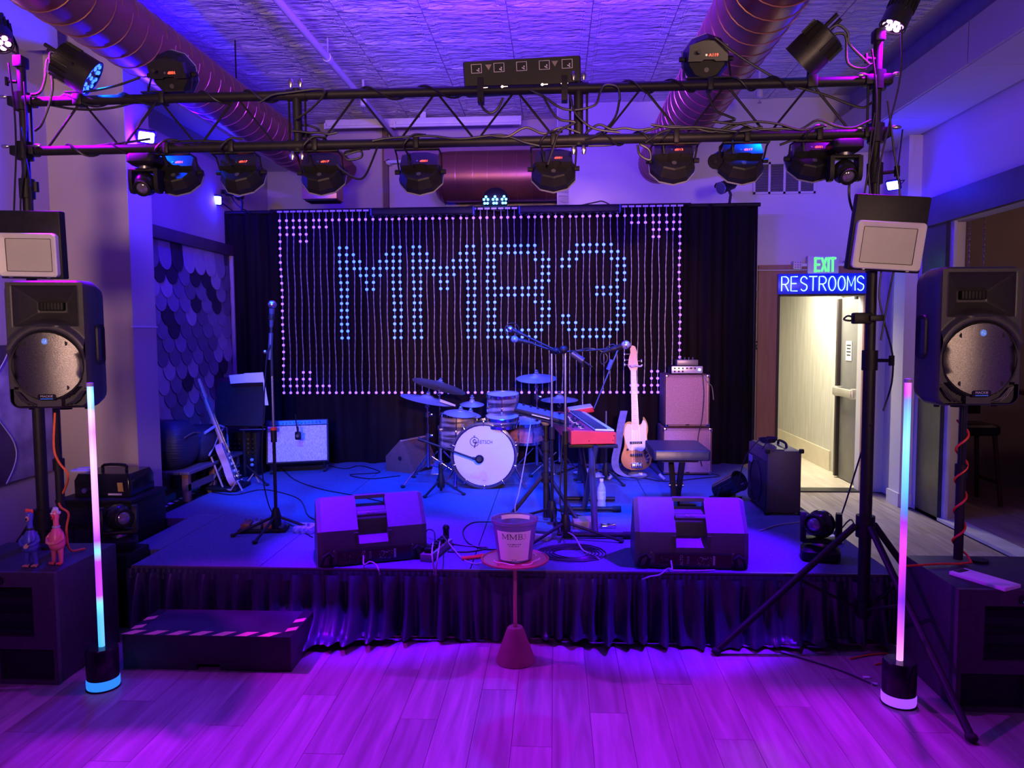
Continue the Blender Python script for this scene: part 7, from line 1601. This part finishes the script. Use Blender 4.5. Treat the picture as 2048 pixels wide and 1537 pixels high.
for q, (px, py, lab) in enumerate(((357, 346, 'first'), (483, 345, 'second'), (645, 345, 'third'), (841, 344, 'fourth'), (1107, 338, 'fifth'), (1345, 322, 'sixth'), (1482, 322, 'seventh'), (1622, 317, 'eighth'))):
    c_ = P(px-18, py-12, Y=3.90); pp = [c_+V((0, -.03, 0)), c_+V((-.01, -.05, .05)), V((c_.x-.02, TY-.05, ZB-.02)), V((c_.x+.03, TY-.045, ZB+.03)), V((c_.x+.09, TY-.02, ZB+.035))]
    cable('par_lead', pp, .0055, 'power lead rising from the '+lab+' hanging par light from the left', CAB, 5, 'leads of the hanging par lights')
for side, X0, lst in (('left', PXL, ((-.03, 3.05, 1.95, .02), (.03, 2.95, 1.9, .03), (.05, 2.72, 2.0, -.02))), ('right', PXR, ((-.05, 3.0, 2.0, .03), (.04, 3.1, 1.95, .05), (.06, 2.75, 1.6, -.04), (-.03, 2.7, 1.95, .02), (.05, 1.95, 1.25, .04)))):
    for k, (dx, za, zb, bl) in enumerate(lst):
        pp = [V((X0+dx+bl*math.sin(q*1.1+k), TY-.05-.01*(k % 3), za+(zb-za)*q/5)) for q in range(6)]
        cable('stand_cable', pp, .0045, ['front', 'outer', 'inner', 'rear', 'lowest'][k]+' cable of the bundle strapped down the '+side+' truss stand', CAB, 4, 'cables strapped to the truss stands')
a0 = V((PXR, TY, 1.62)); t = thing('cable_clamp', 'black clip with dangling cord loop on the right truss stand', 'clamp', (PXR, TY-.04, P(1740, 637, Y=TY).z)); MB().box((-.06, 0, 0), (.09, .05, .055), b=.008).build('jaw', BLK, t); MB().box((0, 0, 0), (.07, .08, .03), b=.006).build('band', BLKM, t); mb = MB(); mb.tube([(-.09, 0, .0), (-.13, -.01, .012), (-.15, -.01, -.005), (-.12, -.01, -.012), (-.09, 0, -.004)], .005, 6, 4); mb.build('cord_loop', CAB, t)
cable('floor_cable', [P(1740, 850, Y=TY-.03), P(1715, 930, Y=TY+.1), P(1690, 1010, Y=TY+.3), P(1668, 1075, Z=STZ+.005), P(1700, 1040, Y=4.4), P(1712, 1062, Z=STZ+.01)], .0045, 'thin cable slanting from the right stand to the stage floor')
cable('orange_extension_cord', [P(1700, 1318, Z=.006), P(1740, 1310, Z=.006), P(1775, 1308, Z=.006), P(1780, 1322, Z=.006), P(1750, 1330, Z=.006)], .004, 'orange cord curling on the floor behind the right light tube', ORG)
cable('floor_cable', [P(1560, 1305, Z=.006), P(1620, 1322, Z=.006), P(1690, 1345, Z=.006), P(1752, 1372, Z=.006)], .004, 'dark cable running along the floor to the right light tube', CAB)
for px, py, lab in ((1733, 1357, 'small white tag on the floor cable'), (1748, 1370, 'larger white tag next to the right tube base')):
    a = P(px, py, Z=.0); o = tag(MB().box((0, 0, .004), (.03, .018, .006), b=.001).build('cable_tag', WHT), lab, 'tag'); o.location = a
# cables over the curtain rail
for pp, lab in (([P(905, 424, Y=7.12), P(930, 415, Y=7.12), P(960, 410, Y=7.12), P(985, 420, Y=7.12), P(1010, 422, Y=7.12)], 'cable lying over the curtain rail left of the triple par'),
                ([P(1060, 420, Y=7.12), P(1085, 412, Y=7.12), P(1140, 414, Y=7.12), P(1190, 405, Y=7.12), P(1205, 403, Y=7.12), P(1225, 412, Y=7.12), P(1245, 420, Y=7.12)], 'cable arching over the curtain rail right of the triple par'),
                ([P(500, 425, Y=7.12), P(480, 415, Y=7.12), P(468, 402, Y=7.12), P(462, 392, Y=7.12)], 'cable from the left rail spotlight to the curtain')):
    cable('rail_cable', pp, .006, lab)
# ---------------------------------------------------------------- the bar room through the opening
DKW = M('dark_stool_wood', (.10, .04, .03), .45, var=.2)
def stool(x, y, label):
    t = thing('bar_stool', label, 'stool', (x, y, .0)); MB().loft([[V((a_*k, b_*k, z)) for a_, b_ in rrect(.40, .40, .06)] for k, z in ((.9, .66), (1, .68), (1, .74), (.9, .76))]).build('seat', VIN, t)
    for sx in (-1, 1):
        for sy in (-1, 1): MB().tube([(sx*.15, sy*.15, .67), (sx*.20, sy*.20, .0)], .022, 6).build('leg', DKW, t)
        MB().box((sx*.185, 0, .22), (.025, .36, .035)).build('stretcher', DKW, t)
    MB().box((0, .19, 1.0), (.38, .03, .34), rot=(R(-6), 0, 0), b=.01).build('backrest', VIN, t)
stool(3.95, 7.35, 'dark bar stool just inside the neighbouring room'); stool(5.1, 6.3, 'dark bar stool farther back in the neighbouring room')
t = thing('bar_table', 'high dark table in the neighbouring room', 'table', (4.75, 7.2, 0)); MB().box((0, 0, 1.05), (.7, .7, .04), b=.008).build('top', DKW, t); MB().cyl((0, 0, .02), (0, 0, 1.03), .035, n=10).build('column', BLKM, t); MB().lathe([(.22, 0), (.22, .015), (.05, .04)], 20).build('foot', BLKM, t)
t = thing('hanging_lamp', 'hanging lamp on two thin chains in the neighbouring room', 'lamp', (P(1950, 560, Y=6.6).x, 6.6, P(1950, 560, Y=6.6).z))
lk = MB(); lk.tube([(.008*math.cos(q), 0, .014*math.sin(q)) for q in [2*PI*k/8 for k in range(9)]], .0022, 4); lkm = lk.mesh('chain_link', STL, 60)
for s_ in (-1, 1):
    nlk = int((2.94-t.location.z)/.024)
    for k in range(nlk): o = obj('chain_link', lkm, t, (s_*.06, 0, .024*k)); o.rotation_euler = (0, 0, R(90*(k % 2)))
MB().lathe([(.02, .02), (.06, .0), (.20, -.12), (.205, -.13), (.195, -.13)], 20).build('shade', BLKM, t)
